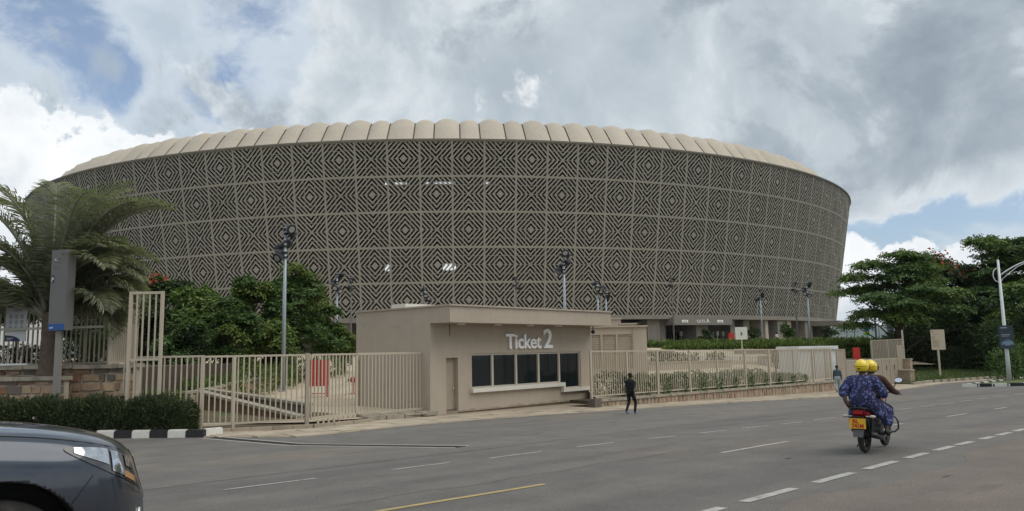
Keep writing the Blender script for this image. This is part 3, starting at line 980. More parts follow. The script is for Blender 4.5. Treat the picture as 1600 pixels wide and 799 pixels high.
# door in its recess
b = MB(); bbox(b, D0 + 0.002, D1 - 0.002, -0.30, -0.24, 0.1, 2.419); dr_ = b.build('door', mat('door_paint', (0.36, 0.30, 0.235), 0.6, var=0.05), booth)
b = MB(); bbox(b, D1 - 0.14, D1 - 0.08, -0.24, -0.19, 1.02, 1.14)
o = b.build('handle', m_alu, dr_)
b = MB(); bbox(b, D0 + 0.002, D1 - 0.002, -0.30, -0.02, -0.12, 0.09); b.build('threshold', m_plinth, booth)
# glazing: five panes, mullions, the last pane longer
m_pane = mat('booth_glass', (0.012, 0.016, 0.018), 0.04, var=0.0, spec=0.5)
edges = [W0] + tm + [W1]
for i in range(5):
    zb = ZS if i < 4 else ZSTEP
    b = MB(); bbox(b, edges[i] + 0.04, edges[i + 1] - 0.04, -0.17, -0.15, zb + 0.05, ZT - 0.06); pn = b.build('window_pane', m_pane, booth)
    fr = MB()
    bbox(fr, edges[i] + 0.001, edges[i] + 0.06, -0.2, -0.06, zb + 0.001, ZT - 0.001)
    bbox(fr, edges[i + 1] - 0.06, edges[i + 1] - 0.001, -0.2, -0.06, zb + 0.001, ZT - 0.001)
    bbox(fr, edges[i] + 0.06, edges[i + 1] - 0.06, -0.2, -0.065, zb + 0.001, zb + 0.06)
    bbox(fr, edges[i] + 0.06, edges[i + 1] - 0.06, -0.2, -0.065, ZT - 0.08, ZT - 0.001)
    o = fr.build('frame', m_alu, pn)
# pale blind hanging inside the last pane
b = MB(); bbox(b, tm[3] + 0.5, W1 - 0.1, -0.45, -0.43, 0.75, 2.4); b.build('blind', mat('blind_cloth', (0.2, 0.22, 0.24), 0.8), booth)
b = MB(); bbox(b, 0.32, LEN - 0.32, -4.88, -0.5, 0.05, 0.1); b.build('inner_floor', m_dark, booth)
# stepped sill
sl = MB()
bbox(sl, W0 - 0.12, tm[3] + 0.16, 0.001, 0.2, ZS - 0.19, ZS)
bbox(sl, tm[3], tm[3] + 0.16, 0.001, 0.202, ZSTEP - 0.17, ZS - 0.192)
bbox(sl, tm[3] + 0.162, W1 + 0.75, 0.001, 0.198, ZSTEP - 0.17, ZSTEP)
sl.build('window_sill', m_sill, booth)
# lettering
m_let = mat('letter_metal', (0.95, 0.95, 0.94), 0.35, var=0.02)
m_lets = mat('letter_side', (0.45, 0.45, 0.44), 0.4, var=0.02)
me = text_mesh('Ticket', 0.98, 0.045, m_let, tpx(844) - tpx(789), 'LEFT', 0.018)
link('lettering', me, booth, mw=face_matrix(bp(tpx(789), 0.07, 2.80), FD))
me = text_mesh('2', 1.36, 0.045, m_let, tpx(861.5) - tpx(848), 'LEFT', 0.018)
link('lettering', me, booth, mw=face_matrix(bp(tpx(847.5), 0.07, 2.80), FD))
# canopy downlights and a camera at the corner
for px in (721, 778, 828.5, 873):
    t_ = tpx(px, 507, 0.55)
    b = MB(); p = bp(t_, 0.55, ZC_BOT)
    b.tube([(p.x, p.y, ZC_BOT - 0.002), (p.x, p.y, ZC_BOT - 0.07)], [0.2, 0.17], 14)
    b.build('downlight', m_sill, booth)
b = MB(); p = bp(LEN - 0.05, 0.2, 3.62)
b.sphere(p, 0.11); b.tube([p + Vector((0, 0, 0.08)), p + Vector((0, 0, 0.3))], 0.03, 6); b.build('dome_camera', m_black, booth)
b = MB(); p = bp(tpx(703), 0.01, 3.5); b.tube([p + Vector((0, 0, -0.1)), p + Vector((0, 0, 0.42))], 0.014, 5); b.build('conduit', m_dark, booth)
b = MB(); p = bp(-0.03, -5.0, 1.3); b.box(p, (0.1, 0.16, 2.2), RZB); b.build('downpipe', m_plinth, booth)

# ------------------------------------------------------------------ shuttered annex behind the booth
YA = 50.0
def ap(px, py): return at(px, py, YA)
ann = empty('shuttered_store', (at(960, 560, YA).x, YA, 0.9), 'small tan store with roller shutters right behind the ticket office', 'store')
xr = ap(1010.5, 530).x; xl = ap(880, 530).x
zt = ap(1010, 509).z; zsh0, zsh1 = ap(960, 577).z, ap(960, 523.5).z
m_shut = mat('shutter_metal', (0.40, 0.335, 0.25), 0.55, var=0.06, scale=2, streak=0.08)
opn = [(ap(905, 550).x, ap(921, 550).x), (ap(925, 550).x, ap(938.8, 550).x), (ap(942.3, 550).x, ap(962.8, 550).x), (ap(966, 550).x, ap(987.6, 550).x)]
b = MB()
cur = xl
for a, c in opn:
    b.box(((cur + a) / 2, YA + 0.15, (0.5 + zsh1) / 2), (a - cur, 0.3, zsh1 - 0.5)); cur = c
b.box(((cur + xr) / 2, YA + 0.15, (0.5 + zsh1) / 2), (xr - cur, 0.3, zsh1 - 0.5))
b.box(((xl + xr) / 2, YA + 0.15, (zsh1 + zt - 0.1) / 2 + 0.001), (xr - xl, 0.3, zt - 0.1 - zsh1))
b.box(((xl + xr) / 2, YA + 0.15, (0.5 + zsh0) / 2 - 0.002), (xr - xl - 0.01, 0.29, zsh0 - 0.5))
b.box((xr - 0.15, YA + 2.6, (0.5 + zt - 0.1) / 2), (0.3, 4.6, zt - 0.1 - 0.5))
b.box((xl + 0.15, YA + 2.6, (0.5 + zt - 0.1) / 2), (0.3, 4.6, zt - 0.1 - 0.5))
b.build('wall', m_render, ann)
b = MB(); b.box(((xl + xr) / 2, YA + 2.4, zt - 0.049), (xr - xl + 0.12, 5.1, 0.1)); b.build('roof', m_render2, ann)
for a, c in opn:
    sh = MB(); nsl = 14
    for i in range(nsl):
        z0 = zsh0 + (zsh1 - zsh0) * i / nsl; z1 = zsh0 + (zsh1 - zsh0) * (i + 1) / nsl
        sh.prism([(a, YA + 0.10), (c, YA + 0.10), (c, YA + 0.16), (a, YA + 0.16)], z0 + 0.012, z1 - 0.012)
    sh.box(((a + c) / 2, YA + 0.18, (zsh0 + zsh1) / 2), (c - a, 0.02, zsh1 - zsh0))
    sh.build('roller_shutter', m_shut, ann)
for px, w_, hh in [(961, 0.85, 0.5), (980, 1.2, 0.14)]:
    q = at(px, 505, YA + 2.5)
    b = MB(); b.box((q.x, YA + 2.5, zt + 0.002 + hh / 2), (w_ * 0.8, 0.8, hh)); b.box((q.x, YA + 2.5, zt + hh + 0.05), (w_, 1.0, 0.09)); b.build('roof_vent', m_render2, ann)
b = MB(); b.box((ap(986, 550).x + 0.13, YA - 0.02, (zsh0 + zt) / 2), (0.035, 0.03, zt - zsh0 - 0.3)); b.build('downpipe', m_plinth, ann)

m_streak = mat('rain_streak', (0.31, 0.255, 0.195), 0.9, var=0.15, scale=3)
rs = random.Random(31)
for i in range(9):
    t_ = 0.4 + (LEN - 0.6) * (i + rs.uniform(-0.2, 0.2)) / 8.4
    w_, h_ = rs.uniform(0.015, 0.03), rs.uniform(0.15, 0.45)
    p0_, p1_ = bp(t_ - w_, 1.273, ZB_TOP), bp(t_ + w_, 1.273, ZB_TOP)
    pm = bp(t_, 1.273, ZB_TOP - h_)
    b = MB(); b.add([p0_, p1_, pm], [(0, 2, 1)]); b.build('rain_streak', m_streak, booth)
pts = []
n_ = 60
b = MB()
for i in range(n_ + 1):
    t_ = D1 + 0.01 + (LEN - D1 - 0.02) * i / n_
    b.v += [tuple(bp(t_, 0.003, 0.021)), tuple(bp(t_, 0.003, 0.06 + 0.09 * noise.noise(Vector((i * 0.31, 2.0, 0))) + 0.05 * rs.random()))]
for i in range(n_): b.f.append([2 * i, 2 * i + 2, 2 * i + 3, 2 * i + 1]); b.m.append(0)
b.build('splash_dirt', m_streak, booth)
# ------------------------------------------------------------------ fences, walls, gates
m_fence = mat('fence_paint', (0.47, 0.41, 0.315), 0.5, var=0.06, scale=2, spec=0.4)
m_fence_dk = mat('fence_paint_dull', (0.36, 0.31, 0.24), 0.55, var=0.08, scale=2)
BAR = {}
def bar_mesh(h, w, m):
    k = (round(h, 2), w, m.name)
    if k not in BAR:
        b = MB(); b.box((0, 0, h / 2), (w, w, h)); BAR[k] = b.mesh('bar', m)
    return BAR[k]
def fence_run(par, p0, p1, zb, zt, step, w=0.045, rail=0.07, m=m_fence, posts=(), post_z=None, skip=None, rails=True):
    """rails and single bars between two ground points; zb, zt: bottom and top rail heights (pairs allow a slope)"""
    p0, p1 = Vector((p0[0], p0[1], 0)), Vector((p1[0], p1[1], 0))
    zb = zb if isinstance(zb, tuple) else (zb, zb)
    zt = zt if isinstance(zt, tuple) else (zt, zt)
    L_ = (p1 - p0).length
    rz = math.atan2(p1.y - p0.y, p1.x - p0.x)
    if rails:
        for z in (zb, zt):
            b = MB(); b.beam((p0.x, p0.y, z[0]), (p1.x, p1.y, z[1]), w * 1.25, rail); b.build('rail', m, par)
    n = max(1, round(L_ / step))
    h = ((zt[0] - zb[0]) + (zt[1] - zb[1])) / 2 - rail
    me = bar_mesh(h, w, m)
    for i in range(n + 1):
        f = i / n
        p = p0 + (p1 - p0) * f
        if skip and skip(f): continue
        link('bar', me, par, (p.x, p.y, zb[0] + (zb[1] - zb[0]) * f + rail / 2), rz)
    for f in posts:
        p = p0 + (p1 - p0) * f
        z0 = post_z if post_z is not None else zb[0] - 0.3
        b = MB(); b.box((p.x, p.y, (z0 + zt[0] + (zt[1] - zt[0]) * f + 0.03) / 2), (0.10, 0.10, zt[0] + (zt[1] - zt[0]) * f + 0.03 - z0), rz); b.build('post', m, par)

# boundary fence left of the ticket office
LF = [Vector((-13.75, 27.35, 0)), at(318, 610, 27.6), at(480, 610, 29.4), at(556, 610, 31.6), at(671, 610, 34.0)]
lf = empty('boundary_fence', (LF[1].x, LF[1].y, 0), 'tan metal bar fence between the round hedge and the ticket office', 'fence')
fence_run(lf, LF[0], LF[1], 0.26, 2.68, 0.19, posts=(0.98,), post_z=0.0)
fence_run(lf, LF[1], LF[2], 0.26, 2.66, 0.19, posts=(0.28,), post_z=-0.05)
fence_run(lf, LF[2] + Vector((0.12, 0.1, 0)), LF[3], 0.27, 2.66, 0.185, posts=(), post_z=0.0)
b = MB(); b.box((LF[2].x, LF[2].y, 1.35), (0.14, 0.14, 2.75), R(30)); b.build('post', m_fence_dk, lf)
# short grille under the fence, left of the gate
gp0, gp1 = LF[2] + Vector((0.4, 0.1, 0)), LF[3] - Vector((0.05, 0.1, 0))
for i in range(8):
    p = gp0 + (gp1 - gp0) * (i / 7)
    link('bar', bar_mesh(0.5, 0.07, m_fence), lf, (p.x, p.y - 0.02, -0.27), R(35))
# gate leaf against the booth
gl = empty('gate_leaf', (LF[3].x, LF[3].y, 0.2), 'tan barred gate leaf closed against the left side of the ticket office', 'gate')
fence_run(gl, LF[3] + Vector((0.05, 0.05, 0)), LF[4] - Vector((0.12, 0.1, 0)), 0.27, 2.66, 0.17, w=0.045, rail=0.09)
fence_run(gl, LF[3] + Vector((0.02, 0.02, 0)), LF[4], 0.27, 2.66, 99, w=0.09, rail=0.07, rails=False)
b = MB(); q = LF[4] - Vector((0.1, 0.14, 0)); b.box((q.x, q.y, 1.5), (0.06, 0.14, 0.10), R(45)); b.build('latch', m_fence_dk, gl)
# tall open gate frame over the hedge
tg = empty('tall_gate_frame', (at(225, 600, 27.4).x, 27.3, 0), 'tall narrow barred gate frame rising above the boundary fence behind the hedge', 'gate')
a_, c_ = at(201, 560, 27.2), at(250.5, 560, 27.2)
for p in (a_, c_):
    b = MB(); b.box((p.x, 27.2, 2.5), (0.10, 0.10, 5.0)); b.build('post', m_fence, tg)
b = MB(); b.box(((a_.x + c_.x) / 2, 27.2, 4.95), (c_.x - a_.x - 0.1, 0.07, 0.09)); b.build('rail', m_fence, tg)
b = MB(); b.box(((a_.x + c_.x) / 2, 27.2, 2.60), (c_.x - a_.x - 0.1, 0.07, 0.08)); b.build('rail', m_fence, tg)
for i in range(1, 5):
    x_ = a_.x + (c_.x - a_.x) * i / 5
    link('bar', bar_mesh(4.6, 0.045, m_fence), tg, (x_, 27.2, 0.3))

# terrace behind the retaining wall, with its own fence
m_soil = mat('bed_soil', (0.07, 0.055, 0.04), 0.95, var=0.3, scale=1, bump=0.6, bscale=10)
b = MB(); b.prism([(-60, 31.9), (-16.2, 31.9), (-16.2, 46), (-30, 62), (-60, 62)], -0.9, 2.28); tag(b.build('terrace', m_soil), kind='structure')
YW = 31.5
xw1 = at(212, 600, YW).x
def stone_piece(par, pts, y_front, depth, m, rough=0.02, horiz=(1, 0), rnd=random):
    """one stone: outline pts (along, z), chamfered front; horiz: unit vector of 'along'"""
    n = len(pts)
    cx = sum(p[0] for p in pts) / n; cz = sum(p[1] for p in pts) / n
    hx, hy = horiz
    nx, ny = hy, -hx
    ox, oy = y_front
    def P(a, z, d): return (ox + hx * a + nx * d, oy + hy * a + ny * d, z)
    back = [P(a, z, 0.0) for a, z in pts]
    dpt = [depth * rnd.uniform(0.6, 1.0) for _ in range(n)]
    front = [P(cx + (a - cx) * 0.86, cz + (z - cz) * 0.86, dpt[i]) for i, (a, z) in enumerate(pts)]
    mid = [P(cx + (a - cx) * 0.985, cz + (z - cz) * 0.985, dpt[i] * 0.6) for i, (a, z) in enumerate(pts)]
    b = MB()
    fs = [list(range(2 * n, 3 * n))]
    for k in range(2):
        fs += [(k * n + i, k * n + (i + 1) % n, (k + 1) * n + (i + 1) % n, (k + 1) * n + i) for i in range(n)]
    b.add(back + mid + front, fs)
    return b.build('stone', m, par)
m_st1 = mat('brown_stone', (0.27, 0.14, 0.085), 0.85, var=0.3, scale=5, bump=0.7, bscale=14, c2=(0.33, 0.245, 0.165), c2scale='object', c2lim=(0.1, 0.95), rnd=0.18)
m_st2 = mat('grey_stone', (0.155, 0.13, 0.105), 0.85, var=0.3, scale=5, bump=0.7, bscale=14, rnd=0.2)
m_mortar = mat('mortar', (0.42, 0.36, 0.28), 0.95, var=0.15, scale=4, bump=0.5, bscale=20)
m_cop = mat('stone_coping', (0.34, 0.30, 0.235), 0.85, var=0.2, scale=2.5, bump=0.4, bscale=15, c2=(0.2, 0.18, 0.14), c2scale=2.2, c2lim=(0.52, 0.68))
rw = empty('retaining_wall', (-24, YW, 0), 'brown rubble stone retaining wall behind the hedge under the terrace fence', 'wall')
b = MB(); b.box(((xw1 - 34) / 2, YW + 0.2, 0.7), (xw1 + 34, 0.4, 3.2)); b.build('mortar_core', m_mortar, rw)
rs = random.Random(4)
z = 0.55
while z < 2.2:
    h = rs.uniform(0.30, 0.46)
    if z + h > 2.15: h = 2.28 - z
    x = -31.0 + rs.uniform(0, 0.4)
    while x < xw1 - 0.12:
        w_ = rs.choice([0.25, 0.4, 0.55, 0.75, 0.95]) * rs.uniform(0.85, 1.15)
        if x + w_ > xw1 - 0.25: w_ = xw1 - x - 0.01
        g = 0.045
        j = lambda: rs.uniform(-0.055, 0.055)
        pts = [(x + g + j(), z + g + j() * 0.6), (x + w_ / 2, z + g * 0.6 + j() * 0.5), (x + w_ - g + j(), z + g + j() * 0.6), (x + w_ - g + j(), z + h - g + j() * 0.6), (x + w_ / 2, z + h - g * 0.6 + j() * 0.5), (x + g + j(), z + h - g + j() * 0.6)]
        stone_piece(rw, pts, (0, YW), 0.09, m_st2 if rs.random() < 0.22 else m_st1, rnd=rs)
        x += w_
    z += h
x = -33.0
while x < xw1:
    w_ = rs.uniform(1.4, 2.2)
    w_ = min(w_, xw1 + 0.12 - x)
    b = MB(); b.box((x + w_ / 2, YW + 0.12, 2.37 + rs.uniform(-0.015, 0.015)), (w_ - 0.03, 0.72, 0.16)); b.build('coping_stone', m_cop, rw)
    x += w_ + 0.0001
# lower planter wall in front of it, round the palm
pw = empty('planter_wall', (-22, 30.2, 0), 'low stone planter wall at the foot of the palm', 'wall')
xp1 = at(101, 600, 30.2).x
b = MB(); b.box(((xp1 - 34) / 2, 30.35, 0.6), (xp1 + 34, 0.3, 2.5)); b.build('mortar_core', m_mortar, pw)
z = 0.6
while z < 1.8:
    h = rs.uniform(0.3, 0.42)
    if z + h > 1.7: h = 1.86 - z
    x = -30.0
    while x < xp1 - 0.1:
        w_ = rs.uniform(0.35, 0.8)
        if x + w_ > xp1 - 0.2: w_ = xp1 - x
        g = 0.03; j = lambda: rs.uniform(-0.03, 0.03)
        stone_piece(pw, [(x + g + j(), z + g), (x + w_ - g, z + g + j()), (x + w_ - g + j(), z + h - g), (x + g, z + h - g + j())], (0, 30.2), 0.07, m_st2 if rs.random() < 0.2 else m_st1, rnd=rs)
        x += w_
    z += h
x = -33.0
while x < xp1 - 0.1:
    w_ = min(1.7, xp1 + 0.1 - x); b = MB(); b.box((x + w_ / 2, 30.33, 1.94), (w_ - 0.03, 0.55, 0.15)); b.build('coping_stone', m_cop, pw); x += w_
# terrace fence on the wall
tf = empty('terrace_fence', (-22, 32.2, 2.3), 'tan bar fence standing on the stone terrace wall behind the palm', 'fence')
xa, xb = at(-60, 520, 32.2).x, at(171, 520, 32.2).x
fence_run(tf, (xa, 32.2), (xb, 32.2), 2.50, (4.78, 5.02), 0.2, w=0.05, posts=(0.62, 0.84, 1.0), post_z=2.28, m=m_fence_dk)
# folded gate: a second run going back from its end post
fg = empty('folded_gate', (xb, 32.3, 2.3), 'closely barred folded gate at the end of the terrace fence', 'gate')
xa2, xb2 = at(174, 520, 31.4).x, at(197, 520, 34.5).x
fence_run(fg, (xa2, 31.35), (xb2, 35.5), 2.50, 5.15, 0.30, w=0.06, posts=(0.0, 1.0), post_z=2.3, m=m_fence)
b = MB(); b.box((at(161, 500, 32.0).x, 32.05, at(161, 476, 32).z), (0.16, 0.05, 0.34)); b.build('notice', mat('blue_sign', (0.03, 0.09, 0.28), 0.5), tf)

# sloping planter walls behind the boundary fence
def low_wall(name, label, p0, p1, h, th, m_face, seed, stone_w=(0.35, 0.7), vertical=True, foot=0.6):
    """wall with top p0 -> p1 (world, sloping), stones on its near face, coping on top"""
    rr = random.Random(seed)
    p0, p1 = Vector(p0), Vector(p1)
    e = empty(name, (p0.x, p0.y, p0.z - h), label, 'wall')
    d = Vector((p1.x - p0.x, p1.y - p0.y, 0)); L_ = d.length; d.normalize()
    nrm = Vector((d.y, -d.x, 0))     # right of travel
    def pt(a, off, z): return (p0.x + d.x * a + nrm.x * off, p0.y + d.y * a + nrm.y * off, z)
    def zt(a): return p0.z + (p1.z - p0.z) * a / L_
    b = MB()
    vs = [pt(0, 0, p0.z - h - foot), pt(L_, 0, p1.z - h - foot), pt(L_, 0, p1.z), pt(0, 0, p0.z), pt(0, -th, p0.z - h - foot), pt(L_, -th, p1.z - h - foot), pt(L_, -th, p1.z), pt(0, -th, p0.z)]
    b.add(vs, [(0, 1, 2, 3), (5, 4, 7, 6), (4, 0, 3, 7), (1, 5, 6, 2), (3, 2, 6, 7)])
    b.build('mortar_core', m_mortar, e)
    a = 0.0
    while a < L_ - 0.05:
        w_ = min(rr.uniform(*stone_w), L_ - a)
        g = 0.02; j = lambda: rr.uniform(-0.02, 0.02)
        z1, z2 = zt(a) - 0.02, zt(a + w_) - 0.02
        rows = 1 if vertical else 2
        for r in range(rows):
            f0, f1 = r / rows, (r + 1) / rows
            stone_piece(e, [(a + g + j(), z1 - h * f1 + g), (a + w_ - g + j(), z2 - h * f1 + g), (a + w_ - g + j(), z2 - h * f0 - g), (a + w_ * 0.5, (z1 + z2) / 2 - h * f0 - g + j()), (a + g + j(), z1 - h * f0 - g)], (p0.x, p0.y), 0.05, m_face, horiz=(d.x, d.y), rnd=rr)
        a += w_
    a = 0.0
    while a < L_ - 0.01:
        w_ = min(1.3, L_ - a)
        b = MB(); b.beam(pt(a + 0.01, -th / 2 + 0.04, zt(a) + 0.055), pt(a + w_ - 0.01, -th / 2 + 0.04, zt(a + w_) + 0.055), th + 0.14, 0.11); b.build('coping_stone', m_cop, e)
        a += w_
    return e
m_st3 = mat('tan_stone', (0.36, 0.265, 0.17), 0.85, var=0.25, scale=4, bump=0.6, bscale=14, c2=(0.44, 0.36, 0.26), c2scale='object', c2lim=(0.1, 0.9), rnd=0.15)
m_st4 = mat('rust_stone', (0.25, 0.145, 0.085), 0.88, var=0.35, scale=3, bump=0.7, bscale=12, c2=(0.16, 0.115, 0.08), c2scale='object', c2lim=(0.1, 0.9), rnd=0.2)
low_wall('ramp_wall', 'long low stone planter wall along the foot of the trees', at(318, 612, 36.5), at(478, 578, 56), 0.75, 0.35, m_st3, 1)
low_wall('ramp_wall', 'rust brown stone wall sloping down right behind the fence bars', at(306, 614, 35.5), at(470, 655, 30.9), 0.95, 0.3, m_st4, 2, (0.5, 0.9))
low_wall('ramp_wall', 'low dark stone kerb wall edging the beige plaza behind the fence', at(318, 611, 36.8), at(480, 634.5, 33.2), 0.5, 0.3, m_st2, 3, (0.4, 0.8))
low_wall('ramp_wall', 'low stone wall end half hidden behind the hedge and tall gate', at(196, 627, 32.0), at(312, 614, 35.4), 0.8, 0.3, m_st3, 5)
# earth bed sloping down behind the fence and its verge
b = MB()
vs = [(-15.5, 28.0, 0.02), (-7.7, 29.7, 0.05), (-5.9, 32.0, 0.1), (-8.0, 34.0, 0.15), (-12.8, 36.0, 0.25), (-16, 34, 0.4), (-15.5, 26.7, 0.03), (-11.2, 26.9, 0.03), (-7.2, 28.2, 0.03)]
b.add(vs, [(0, 1, 2, 3, 4, 5), (6, 7, 8, 1, 0)]); o = tag(b.build('verge', mat('verge_soil', (0.115, 0.085, 0.05), 0.95, var=0.35, scale=1.5, bump=0.7, bscale=10, c2=(0.06, 0.085, 0.03), c2scale=1.2, c2lim=(0.5, 0.62))), kind='structure')
# concrete edging in front of that verge
ke = empty('edging', (-8, 28, 0)); tag(ke, kind='structure')
EP = [Vector((-11.2, 27.0, 0)), Vector((-9.3, 27.6, 0)), Vector((-7.3, 28.3, 0)), Vector((-5.6, 30.4, 0))]
for a, c in zip(EP, EP[1:]):
    for i in range(3):
        p, q = a + (c - a) * (i / 3), a + (c - a) * ((i + 0.97) / 3)
        b = MB(); b.beam((p.x, p.y, 0.06), (q.x, q.y, 0.06), 0.16, 0.2); b.build('edging_stone', m_pave, ke)
# stone step in front of the gate leaf
st = empty('stone_step', (-5, 31.5, 0), 'cracked stone step slabs in front of the gate leaf', 'step')
rs = random.Random(9)
p0, p1 = at(566, 656, 31.3), at(676, 646, 33.6)
p0.z = p1.z = 0
d = (p1 - p0).normalized(); nr = Vector((-d.y, d.x, 0))
for i in range(4):
    for r in range(2):
        a = p0 + (p1 - p0) * (i / 4 + 0.01) + nr * (0.5 * r - 0.2); c = p0 + (p1 - p0) * ((i + 1) / 4 - 0.005) + nr * (0.5 * r - 0.2)
        b = MB(); b.beam((a.x, a.y, 0.10 + 0.04 * r), (c.x, c.y, 0.10 + 0.04 * r + rs.uniform(-0.02, 0.02)), 0.48, 0.16); b.build('step_slab', m_cop, st)

# right boundary: low stone wall with fence
RA, RB = Vector((3.72, 37.45, 0)), Vector((20.9, 50.9, 0))
rd = (RB - RA).normalized(); RL = (RB - RA).length
rn = Vector((rd.y, -rd.x, 0))
wz = lambda f: -0.2 - 0.14 * f
TOPZ = lambda f: 0.16 + 0.12 * f
bw = empty('boundary_wall', RA, 'low wall of upright pale stone slabs right of the ticket office', 'wall')
b = MB(); b.beam((RA.x - rn.x * 0.16, RA.y - rn.y * 0.16, -0.18), (RB.x - rn.x * 0.16, RB.y - rn.y * 0.16, -0.08), 0.3, 0.76); b.build('mortar_core', m_mortar, bw)
m_st5 = mat('slab_stone', (0.37, 0.29, 0.21), 0.85, var=0.3, scale=5, bump=0.7, bscale=14, c2=(0.27, 0.165, 0.11), c2scale='object', c2lim=(0.62, 1.05), rnd=0.2)
rs = random.Random(21)
a = 0.35
while a < RL:
    w_ = min(rs.uniform(0.17, 0.40), RL - a)
    f = a / RL
    z0, z1 = wz(f) - 0.12, TOPZ(f) - 0.02
    g = 0.016; j = lambda: rs.uniform(-0.05, 0.05)
    zm = z0 + (z1 - z0) * rs.uniform(0.35, 0.7)
    stone_piece(bw, [(a + g + j() * 0.4, z0), (a + w_ - g + j() * 0.4, z0), (a + w_ - g + j(), zm), (a + w_ - g + j() * 0.6, z1), (a + g + j() * 0.6, z1 + j() * 0.3), (a + g + j(), zm)], (RA.x, RA.y), 0.055, m_st5, horiz=(rd.x, rd.y), rnd=rs)
    a += w_
a = 0.0
while a < RL:
    w_ = min(2.0, RL - a); f0, f1 = a / RL, (a + w_) / RL
    p, q = RA + rd * (a + 0.008) - rn * 0.14, RA + rd * (a + w_ - 0.008) - rn * 0.14
    b = MB(); b.beam((p.x, p.y, TOPZ(f0) + 0.05), (q.x, q.y, TOPZ(f1) + 0.05), 0.5, 0.12); b.build('coping_stone', m_cop, bw); a += w_
b = MB(); q = RA + rd * 0.15; b.box((q.x, q.y, -0.05), (0.42, 0.5, 0.72), math.atan2(rd.y, rd.x)); b.build('end_block', m_st2, bw)
rf = empty('boundary_fence', RA, 'tan metal bar fence on the low stone wall right of the ticket office', 'fence')
q0, q1 = RA - rn * 0.14 + rd * 0.1, RB - rn * 0.14
fence_run(rf, q0, q1, (0.43, 0.52), (2.58, 2.42), 0.158, w=0.036, rail=0.06, posts=(0.0, 0.115, 0.22, 0.34, 0.45, 0.57, 0.68, 0.80, 0.9, 1.0), post_z=0.2)
# sheet-metal hoarding and gates beyond the fence
m_panelg = mat('gate_sheet', (0.33, 0.285, 0.22), 0.6, var=0.08, scale=1, streak=0.1)
G0, G1 = RB + Vector((0.3, 0.1, 0)), at(1404, 590, 58.9)
G1.z = 0
gd = (G1 - G0).normalized(); GL = (G1 - G0).length; grz = math.atan2(gd.y, gd.x)
hp = empty('screened_panel', G0, 'tan framed sheet panel beside the white kiosk', 'panel')
q = G0 + gd * 0.7; b = MB(); b.box((q.x, q.y, 1.1), (1.3, 0.05, 2.4), grz); b.build('sheet', m_panelg, hp)
b = MB()
for a in (0.05, 1.36):
    q = G0 + gd * a; b.box((q.x, q.y, 1.05), (0.09, 0.09, 2.7), grz)
q = G0 + gd * 0.705; b.box((q.x, q.y, 2.36), (1.2, 0.085, 0.09), grz); b.box((q.x, q.y, 1.2), (1.2, 0.085, 0.06), grz); b.build('frame', m_fence_dk, hp)
gates = empty('sheet_gate', G0 + gd * 1.5, 'row of low solid tan gate panels behind the motorcyclists', 'gate')
npan = 6
a0 = 1.5; wpan = (GL - a0) / npan
for i in range(npan):
    q = G0 + gd * (a0 + wpan * (i + 0.5))
    b = MB(); b.box((q.x, q.y, 0.64), (wpan - 0.12, 0.05, 1.86), grz); pnl = b.build('gate_panel', m_panelg, gates)
    b = MB(); e_ = G0 + gd * (a0 + wpan * i); b.box((e_.x, e_.y, 0.68), (0.1, 0.1, 2.0), grz); b.build('post', m_fence_dk, gates)
    b = MB(); b.box((q.x, q.y, 1.60), (wpan - 0.12, 0.07, 0.06), grz); b.build('rail', m_fence, gates)
    if i >= 2:
        b = MB(); w_ = Vector((q.x, q.y, 0.95)) + Vector((gd.y, -gd.x, 0)) * 0.04
        b.box(w_, (0.06, 0.02, 0.34), grz); b.box(w_ + gd * 0.06 + Vector((0, 0, 0.1)), (0.06, 0.02, 0.08), grz); o = b.build('slot_mark', m_dark, pnl)
b = MB(); q = G1 + gd * 0.8 ; b.box((q.x, q.y, 1.3), (1.5, 0.05, 2.6), grz); b.build('tall_panel', m_panelg, gates)
b = MB(); q = G1 + gd * 1.55; b.box((q.x, q.y, 1.75), (0.1, 0.1, 4.0), grz); b.build('post', m_fence, gates)
bf = empty('back_fence', (28, 62, 0.2), 'tall close barred fence section behind the tan sheet gates', 'fence')
fence_run(bf, at(1362, 550, 61.0), at(1412, 550, 62.5), (1.0, 1.0), (2.98, 3.05), 0.16, w=0.06, posts=(0.0, 0.5, 1.0), post_z=0.2, m=m_fence_dk)
pier = empty('gate_pier', (30.6, 59.5, -0.3), 'small stepped stone pier at the right end of the sheet gates', 'pier')
q = at(1418, 590, 58.8)
b = MB(); b.box((q.x, 58.9, 0.15), (1.0, 0.8, 1.0), grz); b.build('base', m_st5, pier)
b = MB(); b.box((q.x, 58.9, 0.70), (1.1, 0.9, 0.1), grz); b.build('cap', m_cop, pier)
b = MB(); b.box((q.x + 0.5, 59.8, 0.55), (0.5, 0.7, 1.8), grz); b.build('upper_block', m_st5, pier)
b = MB(); b.box((q.x + 0.5, 59.8, 1.5), (0.6, 0.8, 0.1), grz); b.build('upper_cap', m_cop, pier)

